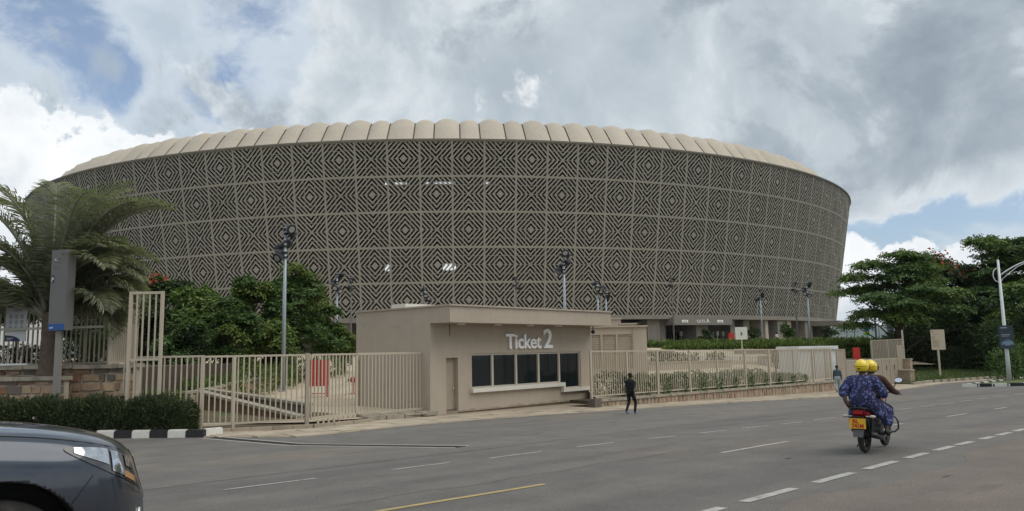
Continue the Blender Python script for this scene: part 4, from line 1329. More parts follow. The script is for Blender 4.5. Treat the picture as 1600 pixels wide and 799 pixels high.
# white kiosk behind the fence
m_kiosk = mat('kiosk_white', (0.70, 0.71, 0.69), 0.5, var=0.05, scale=1, streak=0.06)
k0, k1 = at(1249, 560, 52.3), at(1306, 560, 53.4)
kd = Vector((k1.x - k0.x, k1.y - k0.y, 0)); kl = kd.length; kd.normalize(); krz = math.atan2(kd.y, kd.x)
ki = empty('kiosk', (k0.x, k0.y, 0.3), 'small white flat roofed cabin behind the fence near the motorcycle', 'kiosk')
kc = Vector((k0.x, k0.y, 0)) + kd * kl / 2 + Vector((-kd.y, kd.x, 0)) * 1.0
b = MB(); b.box((kc.x, kc.y, 1.3), (kl, 2.0, 2.2), krz); b.build('wall', m_kiosk, ki)
b = MB(); b.box((kc.x, kc.y, 2.52), (kl + 0.25, 2.3, 0.24), krz); b.build('roof', mat('kiosk_roof', (0.66, 0.66, 0.64), 0.5), ki)
for f in (0.33, 0.40, 0.68, 0.74):
    q = Vector((k0.x, k0.y, 0)) + kd * kl * f - Vector((-kd.y, kd.x, 0)) * 0.02
    b = MB(); b.box((q.x, q.y, 1.3), (0.05, 0.04, 2.18), krz); b.build('joint_strip', m_fence_dk, ki)
# ------------------------------------------------------------------ vegetation
NR = np.random.default_rng(12)
def leaf_mesh(name, base, direc, nrm, length, width, m, mi=None, mats=None):
    """many leaves in one mesh: each a folded rhombus (two triangles) from base along direc"""
    base = np.asarray(base, np.float32); direc = np.asarray(direc, np.float32); nrm = np.asarray(nrm, np.float32)
    n = len(base)
    direc /= np.linalg.norm(direc, axis=1, keepdims=True) + 1e-9
    side = np.cross(direc, nrm); side /= np.linalg.norm(side, axis=1, keepdims=True) + 1e-9
    up = np.cross(side, direc)
    L_ = np.asarray(length, np.float32).reshape(-1, 1) * np.ones((n, 1), np.float32)
    W_ = np.asarray(width, np.float32).reshape(-1, 1) * np.ones((n, 1), np.float32)
    v = np.empty((n, 4, 3), np.float32)
    v[:, 0] = base
    v[:, 1] = base + direc * L_ * 0.5 + side * W_ * 0.5 + up * W_ * 0.22
    v[:, 2] = base + direc * L_ - up * L_ * 0.10
    v[:, 3] = base + direc * L_ * 0.5 - side * W_ * 0.5 + up * W_ * 0.22
    me = bpy.data.meshes.new(name)
    me.vertices.add(4 * n); me.vertices.foreach_set('co', v.reshape(-1))
    idx = (np.arange(n)[:, None] * 4 + np.array([[0, 1, 2, 0, 2, 3]])).astype(np.int32).reshape(-1)
    me.loops.add(6 * n); me.loops.foreach_set('vertex_index', idx)
    me.polygons.add(2 * n); me.polygons.foreach_set('loop_start', np.arange(0, 6 * n, 3, dtype=np.int32))
    try: me.polygons.foreach_set('loop_total', np.full(2 * n, 3, np.int32))
    except Exception: pass
    for x in (mats or [m]): me.materials.append(x)
    if mi is not None: me.polygons.foreach_set('material_index', np.repeat(np.asarray(mi, np.int32), 2))
    me.update(calc_edges=True)
    return me
def unit(v): return v / (np.linalg.norm(v, axis=-1, keepdims=True) + 1e-9)

GREEN = dict(rough=0.6, var=0.18, scale=0.7, spec=0.35, island=0.38, transl=0.22)
m_leaf_a = mat('leaf_fresh', (0.100, 0.165, 0.038), c2=(0.145, 0.20, 0.050), c2scale='island', c2lim=(0.5, 1.0), **GREEN)
m_leaf_b = mat('leaf_deep', (0.062, 0.115, 0.032), c2=(0.095, 0.150, 0.04), c2scale='island', c2lim=(0.5, 1.0), **GREEN)
m_leaf_c = mat('leaf_dark', (0.038, 0.066, 0.026), c2=(0.062, 0.088, 0.034), c2scale='island', c2lim=(0.5, 1.0), **GREEN)
m_leaf_y = mat('leaf_bright', (0.105, 0.155, 0.030), c2=(0.14, 0.17, 0.05), c2scale='island', c2lim=(0.4, 1.0), **GREEN)
m_flower = mat('orange_flower', (0.38, 0.085, 0.03), 0.6, var=0.2, island=0.3)
m_bark = mat('bark', (0.12, 0.095, 0.07), 0.95, var=0.3, scale=4, bump=0.8, bscale=12)
m_bark_d = mat('bark_dark', (0.06, 0.048, 0.038), 0.95, var=0.3, scale=4, bump=0.8, bscale=12)

def tree(name, label, base, height, spread, seed, m=m_leaf_b, style='round', n=5200, leaf=(0.30, 0.12), group=None, trunk_r=0.16, clumps=26, bark=None, low=0.22, flowers=0, cat='tree', m2=None, lean=(0, 0)):
    """tapered trunk and limbs, and a crown of leaf sprays gathered in clumps"""
    rg = np.random.default_rng(seed)
    bx, by, bz = base
    e = empty(name, (bx, by, bz), label, cat, group)
    cs = []
    for i in range(clumps):
        if style == 'layered':      # wide flat tiers, narrower upwards
            f = (i + 0.5) / clumps
            zc = height * (low + (0.97 - low) * f)
            rmax = spread * (1.0 - 0.62 * f ** 1.6) * (0.75 + 0.25 * math.sin(f * PI))
            a = rg.uniform(0, 2 * PI); r = rmax * math.sqrt(rg.uniform(0.12, 1))
            zc -= 0.05 * height * (r / spread) ** 2
            rc = spread * rg.uniform(0.24, 0.36)
            cs.append((np.array([r * math.cos(a), r * math.sin(a), zc]), np.array([rc, rc, rc * 0.30])))
        else:
            u = unit(rg.normal(size=3)); q = rg.uniform(0.35, 1.0) ** 0.5
            c = u * q * np.array([spread, spread, height * (1 - low) / 2]) * 0.80
            c[2] += height * (low + (1 - low) / 2)
            rc = spread * rg.uniform(0.26, 0.42)
            cs.append((c, np.array([rc, rc, rc * rg.uniform(0.6, 0.85)])))
    # trunk and limbs
    tb = MB()
    top = Vector((bx + lean[0] + rg.uniform(-0.2, 0.2), by + lean[1], bz + height * 0.80))
    mid = Vector((bx + lean[0] * 0.4 + rg.uniform(-0.15, 0.15), by + rg.uniform(-0.15, 0.15), bz + height * 0.4))
    tb.tube([(bx, by, bz - 0.15), (bx, by, bz + 0.3), mid, top], [trunk_r * 1.35, trunk_r, trunk_r * 0.7, trunk_r * 0.15], 8)
    for c, r in cs[:: max(1, clumps // 14)]:
        f = min(0.92, max(0.2, (c[2] / height) - 0.16 - 0.1 * rg.uniform()))
        st = Vector((bx, by, bz)).lerp(mid, f / 0.5) if f < 0.5 else mid.lerp(top, (f - 0.5) / 0.5)
        en = Vector((bx + c[0] + lean[0] * c[2] / height, by + c[1] + lean[1] * c[2] / height, bz + c[2]))
        md = st.lerp(en, 0.5) + Vector((0, 0, 0.10 * (en - st).length if style != 'layered' else 0.02))
        rr = trunk_r * (0.5 - 0.35 * f)
        tb.tube([st, md, en], [rr, rr * 0.6, rr * 0.2], 5, caps=False)
    tb.build('trunk', bark or m_bark, e, True)
    # leaf sprays
    tot = sum(float(r[0] * r[0]) for _, r in cs)
    B, D, Nn, LL, WW, MI = [], [], [], [], [], []
    per = 10
    n = int(n * 1.9)
    for ci, (c, r) in enumerate(cs):
        k = max(4, int(n / per * float(r[0] * r[0]) / tot))
        u = unit(rg.normal(size=(k, 3)))
        u[:, 2] = np.where(u[:, 2] < -0.25, -u[:, 2] * 0.6, u[:, 2])
        q = rg.uniform(0.45, 1.08, size=(k, 1))
        p = c + u * q * r
        p[:, 0] += lean[0] * p[:, 2] / height; p[:, 1] += lean[1] * p[:, 2] / height
        ax = unit(u * np.array([1, 1, 0.35]) + rg.normal(size=(k, 3)) * 0.45 + np.array([0, 0, -0.28 if style != 'layered' else -0.12]))
        upv = unit(np.array([0, 0, 1.0]) + u * 0.35 + rg.normal(size=(k, 3)) * 0.22)
        sd = unit(np.cross(ax, upv))
        SL = leaf[0] * rg.uniform(2.0, 3.4, size=(k, 1))
        for j in range(per):
            f = (j // 2 + 0.6) / (per / 2)
            sgn = 1 if j % 2 else -1
            bb_ = p + ax * SL * (f - 0.5) + np.array([0, 0, -1]) * SL * 0.22 * f * f
            B.append(bb_); D.append(ax * 0.55 + sd * sgn * 0.85 + np.array([0, 0, -0.18]) + rg.normal(size=(k, 3)) * 0.12)
            Nn.append(upv + rg.normal(size=(k, 3)) * 0.25)
            LL.append(leaf[0] * rg.uniform(0.75, 1.25, size=k) * (1.1 - 0.35 * f)); WW.append(leaf[1] * rg.uniform(0.8, 1.2, size=k))
            MI.append(np.full(k, (1 if (m2 is not None and ci % 3 == 0) else 0)))
    off = np.array([bx, by, bz])
    me = leaf_mesh('crown', np.concatenate(B) + off, np.concatenate(D), np.concatenate(Nn), np.concatenate(LL), np.concatenate(WW), m, np.concatenate(MI), [m, m2 or m])
    link('crown', me, e)
    if flowers:
        k = flowers
        order = sorted(range(len(cs)), key=lambda q: -cs[q][0][2] + 0.4 * cs[q][0][1])
        ii = [order[q % max(3, len(cs) // 6)] for q in range(max(2, k // 14))]
        P = np.concatenate([cs[i][0] + unit(rg.normal(size=(14, 3)) * np.array([1, 1, 0.6]) + np.array([0, -0.9, 0.8])) * cs[i][1] * 1.12 for i in ii]) + off
        dirs = rg.normal(size=P.shape); nn_ = rg.normal(size=P.shape)
        link('blossom', leaf_mesh('blossom', P, dirs, nn_, 0.36, 0.30, m_flower), e)
    return e

def shrub(name, label, base, size, seed, m, n=900, leaf=(0.16, 0.05), cat='shrub', group=None, upright=0.6, m2=None, core=None):
    """bush: leaves set all through a rounded box"""
    rg = np.random.default_rng(seed)
    e = empty(name, base, label, cat, group)
    sx, sy, sz = size
    u = rg.uniform(-1, 1, size=(n, 3))
    k = np.max(np.abs(u), axis=1, keepdims=True)
    u = u / k * (1 - 0.45 * rg.uniform(size=(n, 1)) ** 1.5)
    ln = np.linalg.norm(u[:, :2], axis=1, keepdims=True)
    p = u * np.array([sx / 2, sy / 2, sz / 2]); p[:, 2] += sz / 2
    # round the top edge
    edge = np.clip((np.abs(u[:, 0]) - 0.6) / 0.4, 0, 1) ** 2 + np.clip((np.abs(u[:, 1]) - 0.6) / 0.4, 0, 1) ** 2
    p[:, 2] *= 1 - 0.22 * np.clip(edge, 0, 1)
    p[:, 2] += 0.06 * sz * np.sin(p[:, 0] * 2.1 + seed) * (p[:, 2] / sz)
    d = unit(u * np.array([0.6, 0.6, 0.3]) + rg.normal(size=(n, 3)) * 0.55 + np.array([0, 0, upright]))
    nr = unit(rg.normal(size=(n, 3)) + np.array([0, -0.3, 0.6]))
    off = np.array(base)
    mi = (rg.uniform(size=n) < 0.3).astype(int)
    link('foliage', leaf_mesh('foliage', p + off, d, nr, leaf[0] * rg.uniform(0.7, 1.35, n), leaf[1] * rg.uniform(0.8, 1.2, n), m, mi, [m, m2 or m]), e)
    b = MB()
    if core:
        b.sphere((base[0], base[1], base[2] + sz * 0.42), (sx * 0.44, sy * 0.40, sz * 0.40), 14, 8); b.build('branches_core', core, e, True)  # solid dark core behind the leaves, not modelled branches
    else:
        for q in range(7):
            a = rg.uniform(0, 2 * PI)
            b.tube([(base[0], base[1], base[2] - 0.05), (base[0] + 0.3 * sx * math.cos(a), base[1] + 0.3 * sy * math.sin(a), base[2] + sz * 0.8)], [0.03, 0.008], 4, caps=False)
        b.build('branches_core', m_bark_d, e)
    return e

# --- hedge behind the painted kerb
m_hedge = mat('hedge_leaf', (0.040, 0.064, 0.024), rough=0.6, var=0.2, scale=0.8, spec=0.3, island=0.45, transl=0.12, c2=(0.095, 0.10, 0.045), c2scale='island', c2lim=(0.6, 1.0))
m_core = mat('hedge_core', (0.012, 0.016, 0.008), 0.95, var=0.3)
def hedge(name, label, path, w, h, seed, m, dens=900, leaf=(0.11, 0.03), flowers=0, cat='hedge'):
    rg = np.random.default_rng(seed)
    e = empty(name, path[0], label, cat)
    P, D = [], []
    for a, c in zip(path, path[1:]):
        a, c = np.array(a), np.array(c); L_ = np.linalg.norm(c - a); d = (c - a) / L_; nn_ = np.array([d[1], -d[0], 0])
        k = int(dens * L_)
        t = rg.uniform(0, 1, k)
        # surface biased cross-section
        th = rg.uniform(-0.12, PI + 0.12, k); q = rg.uniform(0.72, 1.06, k)
        bumpy = 1 + 0.07 * np.sin(t * L_ * 3.1 + seed) + 0.05 * np.sin(t * L_ * 7.7)
        off = np.sign(np.cos(th)) * np.abs(np.cos(th)) ** 0.55 * w / 2 * q
        z = np.clip(np.abs(np.sin(th)) ** 0.55 * np.sign(np.sin(th)), -0.05, 1) * h * q * bumpy
        P.append(a + d * (t * L_)[:, None] + nn_ * off[:, None] + np.array([0, 0, 1]) * z[:, None])
        D.append(nn_ * (np.cos(th) * 0.7)[:, None] + np.array([0, 0, 1]) * (0.55 + 0.5 * np.sin(th))[:, None] + rg.normal(size=(k, 3)) * 0.42)
        b = MB(); b.beam(tuple(a + np.array([0, 0, h * 0.42])), tuple(c + np.array([0, 0, h * 0.42])), w * 0.78, h * 0.82); b.build('branches_core', m_core, e)  # solid near-black core filling the hedge behind its leaves
    for end, sgn in ((path[0], -1), (path[-1], 1)):
        dr_ = np.array(path[-1]) - np.array(path[0]); dr_ /= np.linalg.norm(dr_); dr_ *= sgn
        k = int(dens * w * 0.9)
        th = rg.uniform(0, PI, k); ph = rg.uniform(0, 1, k)
        nn_ = np.array([dr_[1], -dr_[0], 0])
        P.append(np.array(end) + dr_ * (0.45 * w * np.sin(th) ** 0.5 * ph ** 0.5 * 1.0)[:, None] + nn_ * (np.cos(th) * w / 2)[:, None] + np.array([0, 0, 1]) * (rg.uniform(0, 1, k) ** 0.8 * h * (1 - 0.35 * ph))[:, None])
        D.append(dr_ * 0.7 + rg.normal(size=(k, 3)) * 0.5 + np.array([0, 0, 0.5]))
    P, D = np.concatenate(P), np.concatenate(D)
    n = len(P)
    link('foliage', leaf_mesh('foliage', P, D, rg.normal(size=(n, 3)) + np.array([0, -0.4, 0.5]), leaf[0] * rg.uniform(0.6, 1.5, n), leaf[1] * rg.uniform(0.8, 1.3, n), m), e)
    if flowers:
        ii = rg.integers(0, n, flowers)
        Q = P[ii] + unit(D[ii]) * 0.12
        Q = np.repeat(Q, 5, axis=0)
        ang_ = np.tile(np.arange(5) * 2 * PI / 5, flowers)
        dd_ = np.stack([np.cos(ang_), -0.2 + 0 * ang_, np.sin(ang_)], 1)
        link('blossom', leaf_mesh('blossom', Q, dd_, np.tile([[0, -1.0, 0.3]], (len(Q), 1)), 0.055, 0.045, mat('pink_flower', (0.42, 0.30, 0.36), 0.6)), e)
    return e
hedge('hedge', 'dark clipped hedge behind the black and white kerb', [(-25.5, 27.75, 0.0), (-18, 27.35, 0.0), (-11.6, 26.95, 0.0)], 1.2, 1.22, 3, m_hedge, 3300, (0.13, 0.03), flowers=14)

# --- palm at the left edge
def palm(base, seed):
    rg = np.random.default_rng(seed)
    e = empty('palm_tree', base, 'large grey green feather palm with arching fronds beside the grey sign pylon', 'palm')
    bx, by, bz = base
    H = 2.55
    b = MB(); pts, rad_ = [], []
    for i in range(15):
        f = i / 14
        pts.append((bx + 0.06 * math.sin(f * 3), by, bz - 0.3 + f * (H + 0.3))); rad_.append((0.36 - 0.07 * f) * (1.0 if i % 2 else 1.05) + (0.05 if f < 0.15 else 0))
    b.tube(pts, rad_, 12); b.build('trunk', mat('palm_trunk', (0.11, 0.085, 0.065), 0.95, var=0.35, scale=5, bump=0.9, bscale=16), e, True)
    m_fr = mat('palm_leaflet', (0.24, 0.265, 0.20), rough=0.5, var=0.18, scale=0.8, spec=0.4, island=0.3, transl=0.34, c2=(0.26, 0.25, 0.15), c2scale='island', c2lim=(0.6, 1.0))
    m_dry = mat('palm_dry', (0.26, 0.20, 0.11), rough=0.7, var=0.2, island=0.3)
    m_rach = mat('palm_stalk', (0.21, 0.20, 0.15), 0.6, var=0.15, scale=3)
    top = Vector((bx, by, bz + H))
    # azimuth (deg, 0 = right, 90 = away), starting elevation (deg), length
    fr = [(0, 82, 6.9), (15, 76, 7.0), (8, 71, 6.8), (-20, 62, 6.5), (18, 57, 6.5), (-2, 60, 6.6), (-8, 36, 5.8), (40, 40, 5.7), (-12, 72, 6.9), (-30, 66, 6.7), (6, 66, 6.8), (28, 64, 6.7), (-16, 58, 6.6), (10, 52, 6.4), (-34, 50, 6.2), (34, 50, 6.3), (-6, 44, 6.2), (20, 38, 5.8), (-24, 34, 5.5), (4, 28, 5.3),
          (60, 70, 6.8), (85, 78, 7.0), (110, 72, 6.8), (135, 66, 6.6), (160, 74, 6.9), (180, 68, 6.8), (195, 60, 6.6), (215, 66, 6.5), (172, 52, 6.3), (150, 54, 6.4), (208, 46, 6.0), (188, 40, 5.8), (165, 32, 5.4), (55, 82, 7.0), (200, 80, 6.9), (120, 84, 7.1), (320, 76, 6.5), (225, 74, 6.5), (195, 20, 4.6), (168, 14, 4.4), (352, 14, 4.3), (22, 16, 4.4)]
    for fi, (az, el, L_) in enumerate(fr):
        az = R(az + rg.uniform(-5, 5)); el = R(el + rg.uniform(-4, 4)); L_ *= rg.uniform(0.94, 1.06) * (0.94 if el > R(68) else 0.66)
        hd = Vector((math.cos(az), math.sin(az), 0))
        p = top + hd * 0.16 + Vector((0, 0, -0.35 + 0.6 * rg.uniform()))
        pts = [p.copy()]; n = 26
        e_ = el
        for i in range(n):
            f = i / n
            e_ = el - (R(74) + (R(85) - el) * 0.55) * f ** 2.3
            p = p + (hd * math.cos(e_) + Vector((0, 0, math.sin(e_)))) * (L_ / n)
            pts.append(p.copy())
        dry = (el < R(14))
        b = MB(); b.tube(pts, [0.085 * (1 - f / (n + 1)) ** 0.8 * (1.25 if f < 5 else 1) + 0.006 for f in range(n + 1)], 6)
        B, D, Nn, LL = [], [], [], []
        for i in range(3, n + 1):
            for sub in range(5):
                f = min(1, (i + sub / 5) / n)
                q = pts[min(i, n)].lerp(pts[min(i + 1, n)], sub / 5)
                tn = (pts[min(i + 1, n)] - pts[max(i - 1, 0)]).normalized()
                upv = Vector((-hd.x * tn.z, -hd.y * tn.z, math.hypot(tn.x, tn.y)))
                sd_ = tn.cross(upv).normalized()
                for sg in (-1, 1):
                    ll = (1.1 if f < 0.75 else 1.1 * (1.12 - f) / 0.37) * (0.55 + 0.45 * min(1, (f - 0.08) * 6)) * rg.uniform(0.85, 1.1)
                    dv = sd_ * sg * 0.72 + tn * 0.55 + upv * rg.uniform(0.25, 0.6) + Vector(rg.normal(size=3)) * 0.07
                    # two pieces: rising half, drooping half
                    dv.normalize()
                    B.append(tuple(q)); D.append(tuple(dv)); LL.append(ll * 0.55); Nn.append(tuple(upv))
                    q2 = q + dv * ll * 0.45
                    dv2 = (dv + Vector((0, 0, -0.55)) ).normalized()
                    B.append(tuple(q2)); D.append(tuple(dv2)); LL.append(ll * 0.6); Nn.append(tuple(upv))
        fo_ = b.build('frond', m_rach, e, True)
        link('leaflets', leaf_mesh('leaflets', B, D, Nn, LL, 0.042, m_dry if dry else m_fr), fo_)
    return e
pb = at(72, 585, 30.95)
palm((pb.x, 31.0, 2.0), 5)

# --- trees behind the boundary fence (left)
def treeat(px, ptop, depth, spread_px, seed, m, name='leafy_tree', label='', style='round', zb=None, **kw):
    t = at(px, ptop, depth)
    zb = zplaza(t.x, depth) if zb is None else zb
    return tree(name, label, (t.x, depth, zb), (t.z - zb) * 1.05, spread_px * depth / 1200, seed, m, style, **kw)
GT = 'trees behind the boundary fence'  # brighter second leaf colour paints highlights onto some clumps
treeat(462, 408, 58, 52, 31, m_leaf_b, label='tallest leafy tree behind the fence, just right of the nearest floodlight pole', n=9000, clumps=34, low=0.10, leaf=(0.34, 0.14), group=GT, m2=m_leaf_y)
treeat(400, 424, 54, 46, 32, m_leaf_b, label='deep green tree behind the fence, left of the nearest floodlight pole', n=8000, clumps=30, low=0.10, leaf=(0.34, 0.14), group=GT, m2=m_leaf_y)
treeat(318, 434, 49, 44, 33, m_leaf_a, label='bright green tree behind the fence with light leafy tufts', n=8000, clumps=30, low=0.10, leaf=(0.33, 0.14), group=GT, m2=m_leaf_y)
treeat(258, 424, 56, 48, 34, m_leaf_c, label='dark tree with an orange blossom between the palm and the tall gate', n=7500, clumps=28, low=0.05, leaf=(0.34, 0.14), group=GT, m2=m_leaf_b, flowers=14)
treeat(506, 468, 62, 40, 35, m_leaf_a, label='lower rounded tree nearest to the ticket office on its left', n=7000, clumps=26, low=0.05, leaf=(0.33, 0.14), group=GT, m2=m_leaf_b)
treeat(360, 462, 46, 44, 36, m_leaf_b, label='short dense tree in the middle of the clump behind the fence', n=7000, clumps=26, low=0.0, leaf=(0.3, 0.12), group=GT, m2=m_leaf_y)
treeat(424, 478, 50, 40, 37, m_leaf_a, label='low bright tree at the foot of the nearest floodlight pole', n=6000, clumps=24, low=0.0, leaf=(0.3, 0.12), group=GT, m2=m_leaf_y)
treeat(286, 486, 44, 42, 38, m_leaf_b, label='low spreading tree right behind the tall gate frame', n=6500, clumps=24, low=0.0, leaf=(0.3, 0.12), group=GT, m2=m_leaf_c)
treeat(222, 470, 50, 42, 39, m_leaf_c, label='dark bushy tree behind the folded gate', n=6500, clumps=24, low=0.0, leaf=(0.32, 0.13), group=GT)
treeat(150, 455, 60, 55, 40, m_leaf_c, label='dark tree in the shade behind the palm and the terrace fence', n=6500, clumps=24, low=0.05, leaf=(0.34, 0.14), group=GT, zb=2.2)
treeat(30, 440, 62, 55, 41, m_leaf_c, label='dark spreading tree above the white notice board at the left edge', n=5000, clumps=20, low=0.42, leaf=(0.34, 0.14), group=GT, zb=2.2)
treeat(540, 505, 64, 22, 42, m_leaf_y, label='small bright tree close to the left corner of the ticket office', n=2500, clumps=14, low=0.0, leaf=(0.3, 0.12), group=GT)
# low planting along the foot of those trees and on the terrace
rs = random.Random(2)
for i, (px, py, dep, w_, h_, mm, lb) in enumerate([
        (255, 598, 33.5, 1.6, 0.9, m_leaf_y, 'bright strappy plants behind the bars of the tall gate'),
        (300, 590, 38, 2.2, 1.1, m_leaf_a, 'mixed green planting behind the sloping stone wall'),
        (345, 580, 40, 2.2, 1.2, m_leaf_a, 'leafy planting above the left end of the long low wall'),
        (390, 572, 44, 2.6, 1.3, m_leaf_y, 'yellow green planting above the middle of the long low wall'),
        (430, 566, 48, 2.6, 1.3, m_leaf_a, 'leafy planting above the right part of the long low wall'),
        (470, 560, 53, 2.6, 1.4, m_leaf_b, 'dark planting behind the red cabinet'),
        (510, 556, 58, 2.4, 1.3, m_leaf_a, 'low planting at the far end of the long low wall')]):
    p = at(px, py + 20, dep)
    shrub('planting', lb, (p.x, dep, zplaza(p.x, dep) + 0.1), (w_, 1.6, h_), 60 + i, mm, 900, (0.26, 0.07), 'shrub', 'planting at the foot of the trees', upright=0.9, m2=m_leaf_a)
for i, (px, dep, w_, h_, lb) in enumerate([(15, 33.2, 2.2, 1.0, 'dark terrace shrub under the white notice board'), (52, 33.2, 1.6, 0.9, 'dark terrace shrub left of the palm trunk'), (118, 33.0, 1.6, 1.0, 'green terrace shrub right of the sign pylon'), (150, 33.4, 1.5, 1.3, 'taller green terrace shrub by the folded gate')]):
    p = at(px, 560, dep)
    shrub('terrace_shrub', lb, (p.x, dep, 2.3), (w_, 1.2, h_), 80 + i, m_leaf_b if i > 1 else m_leaf_c, 1100, (0.16, 0.05), 'shrub', 'shrubs on the terrace')

# --- shrubs just behind the right fence
RNG = random.Random(8)
lbs = ['straggly shrub behind the fence, nearest the ticket office', 'straggly shrub behind the fence, second from the ticket office', 'dark shrub behind the fence beside the walking man in black', 'leafy shrub behind the fence right of the walking man in black', 'leafy shrub behind the fence, fifth from the ticket office', 'low shrub behind the middle of the right fence', 'low shrub behind the fence, seventh from the ticket office', 'loose shrub behind the fence, left of the sign post', 'loose shrub behind the fence under the white map sign', 'thin shrub behind the fence, left of the brown figure', 'thin shrub behind the fence beside the brown figure', 'last low shrub behind the fence before the white kiosk']
for i, lb in enumerate(lbs):
    f = 0.10 + 0.067 * i
    q = RA + rd * RL * f - rn * (0.75 + 0.2 * RNG.random())
    hgt = [1.3, 1.0, 1.2, 1.15, 1.2, 0.9, 0.95, 1.1, 1.2, 0.9, 0.8, 0.7][i]
    shrub('fence_shrub', lb, (q.x, q.y, 0.15), (1.9, 0.9, hgt), 90 + i, m_leaf_b if i % 3 else m_leaf_c, 1500, (0.14, 0.05), 'shrub', 'shrubs behind the right fence', m2=m_leaf_a)
b = MB(); p, q = RA - rn * 0.42, RB - rn * 0.42
b.beam((p.x - rn.x * 0.5, p.y - rn.y * 0.5, 0.13), (q.x - rn.x * 0.5, q.y - rn.y * 0.5, 0.2), 1.4, 0.16); tag(b.build('planting_bed', m_soil), kind='structure')

# --- long hedge in front of the stadium gate
m_h2 = mat('box_hedge_leaf', (0.105, 0.165, 0.036), rough=0.6, var=0.2, scale=0.4, spec=0.3, island=0.4, transl=0.15, c2=(0.17, 0.22, 0.055), c2scale='island', c2lim=(0.5, 1.0))
h0, h1 = at(1012, 548, 92), at(1345, 552, 96)
hedge('plaza_hedge', 'long green clipped hedge in front of the stadium gate, front row', [(h0.x + 2.6, 91, 1.7), ((h0.x + h1.x) / 2, 92.5, 1.7), (h1.x, 95, 1.6)], 2.2, 1.35, 7, m_h2, 330, (0.30, 0.12))
hedge('plaza_hedge', 'long green clipped hedge in front of the stadium gate, upper back row', [(h0.x - 0.5, 97, 2.1), ((h0.x + h1.x) / 2, 98.5, 2.1), (h1.x + 3, 101, 2.0)], 2.4, 1.40, 8, m_h2, 330, (0.30, 0.12))
h0, h1 = at(1310, 548, 80), at(1400, 548, 84)
hedge('plaza_hedge', 'rough green hedge bank behind the tan sheet gates', [(h0.x, 82, 0.8), (h1.x + 2, 86, 0.8)], 3.5, 2.3, 9, m_h2, 600, (0.3, 0.12))
# --- young trees by the stadium
YT = 'young trees by the stadium'
treeat(1231, 505, 106, 11, 51, m_leaf_b, 'young_tree', 'small round young tree in front of the pale stadium pillars', n=1500, clumps=12, low=0.35, leaf=(0.34, 0.15), group=YT, trunk_r=0.07)
treeat(1176, 512, 108, 13, 52, m_leaf_c, 'young_tree', 'thin young tree right of the white map sign', n=700, clumps=9, low=0.35, leaf=(0.34, 0.15), group=YT, trunk_r=0.07)
treeat(1101, 515, 108, 11, 53, m_leaf_c, 'young_tree', 'thin young tree in front of the gate doors', n=700, clumps=9, low=0.2, leaf=(0.34, 0.15), group=YT, trunk_r=0.07)
treeat(1296, 511, 112, 12, 54, m_leaf_c, 'young_tree', 'young tree under the jutting canopy at the stadium corner', n=900, clumps=9, low=0.3, leaf=(0.34, 0.15), group=YT, trunk_r=0.07)

# --- big trees on the right
RT = 'big trees on the right'
def rtree(px, ptop, dep, spx, seed, m, label, **kw):
    kw['n'] = int(kw['n'] * 1.5)
    return treeat(px, ptop, dep, spx, seed, m, 'tall_tree', label, zb=-0.3, group=RT, trunk_r=0.3, bark=m_bark_d, **kw)
rtree(1396, 404, 76, 96, 61, m_leaf_b, 'wide flat topped tree with long boughs reaching towards the stadium', style='layered', n=9500, clumps=34, low=0.42, leaf=(0.40, 0.17), m2=m_leaf_a)
rtree(1478, 392, 84, 66, 62, m_leaf_c, 'dark tree with red orange blossoms at its top', n=13000, clumps=56, low=0.10, leaf=(0.42, 0.18), flowers=120, m2=m_leaf_b)
rtree(1560, 376, 80, 84, 63, m_leaf_b, 'tall layered tree behind the street lamp', style='layered', n=14000, clumps=70, low=0.08, leaf=(0.42, 0.18), m2=m_leaf_a)
rtree(1528, 440, 79, 62, 64, m_leaf_c, 'dense dark tree right of the beige notice board', n=9000, clumps=34, low=0.06, leaf=(0.38, 0.16))
rtree(1440, 450, 86, 50, 65, m_leaf_c, 'dark rounded tree behind the beige notice board', n=8000, clumps=30, low=0.02, leaf=(0.38, 0.16))
rtree(1602, 430, 66, 52, 66, m_leaf_b, 'leafy tree at the right edge of the picture', n=8000, clumps=30, low=0.05, leaf=(0.38, 0.16), m2=m_leaf_a)
rtree(1640, 380, 86, 80, 67, m_leaf_b, 'tall layered tree partly beyond the right edge', style='layered', n=8000, clumps=36, low=0.2, leaf=(0.42, 0.18))
rtree(1490, 500, 96, 80, 68, m_leaf_c, 'dark low growth filling the shade under the big trees', n=7000, clumps=28, low=0.0, leaf=(0.4, 0.17))
shrub('roadside_shrub', 'leafy roadside shrub just right of the street lamp', (at(1596, 590, 56).x, 57, -0.3), (2.6, 2.0, 2.6), 120, m_leaf_b, 1500, (0.24, 0.09), 'shrub', m2=m_leaf_a)
shrub('roadside_shrub', 'dark shrub between the notice board and the street lamp', (at(1508, 580, 74).x, 76, -0.2), (3.0, 2.0, 2.4), 121, m_leaf_c, 1200, (0.26, 0.10), 'shrub')
# conifer far off
t = at(1393, 482, 190)
b = empty('conifer', (t.x, 190, 0), 'slim dark conifer far beyond the sheet gates', 'tree')
tb = MB(); tb.tube([(t.x, 190, -2), (t.x, 190, t.z)], [0.25, 0.03], 6); tb.build('trunk', m_bark_d, b)
rg = np.random.default_rng(5)
n = 900; f = rg.uniform(0.12, 1, n); a = rg.uniform(0, 2 * PI, n); rr = (1.02 - f) * 1.9 * rg.uniform(0.2, 1, n)
P = np.stack([t.x + rr * np.cos(a), 190 + rr * np.sin(a), (t.z + 2) * f - 2], 1)
link('crown', leaf_mesh('crown', P, np.stack([np.cos(a), np.sin(a), -0.3 + 0 * a], 1), np.tile([[0, 0, 1.0]], (n, 1)), 0.9, 0.3, m_leaf_c), b)

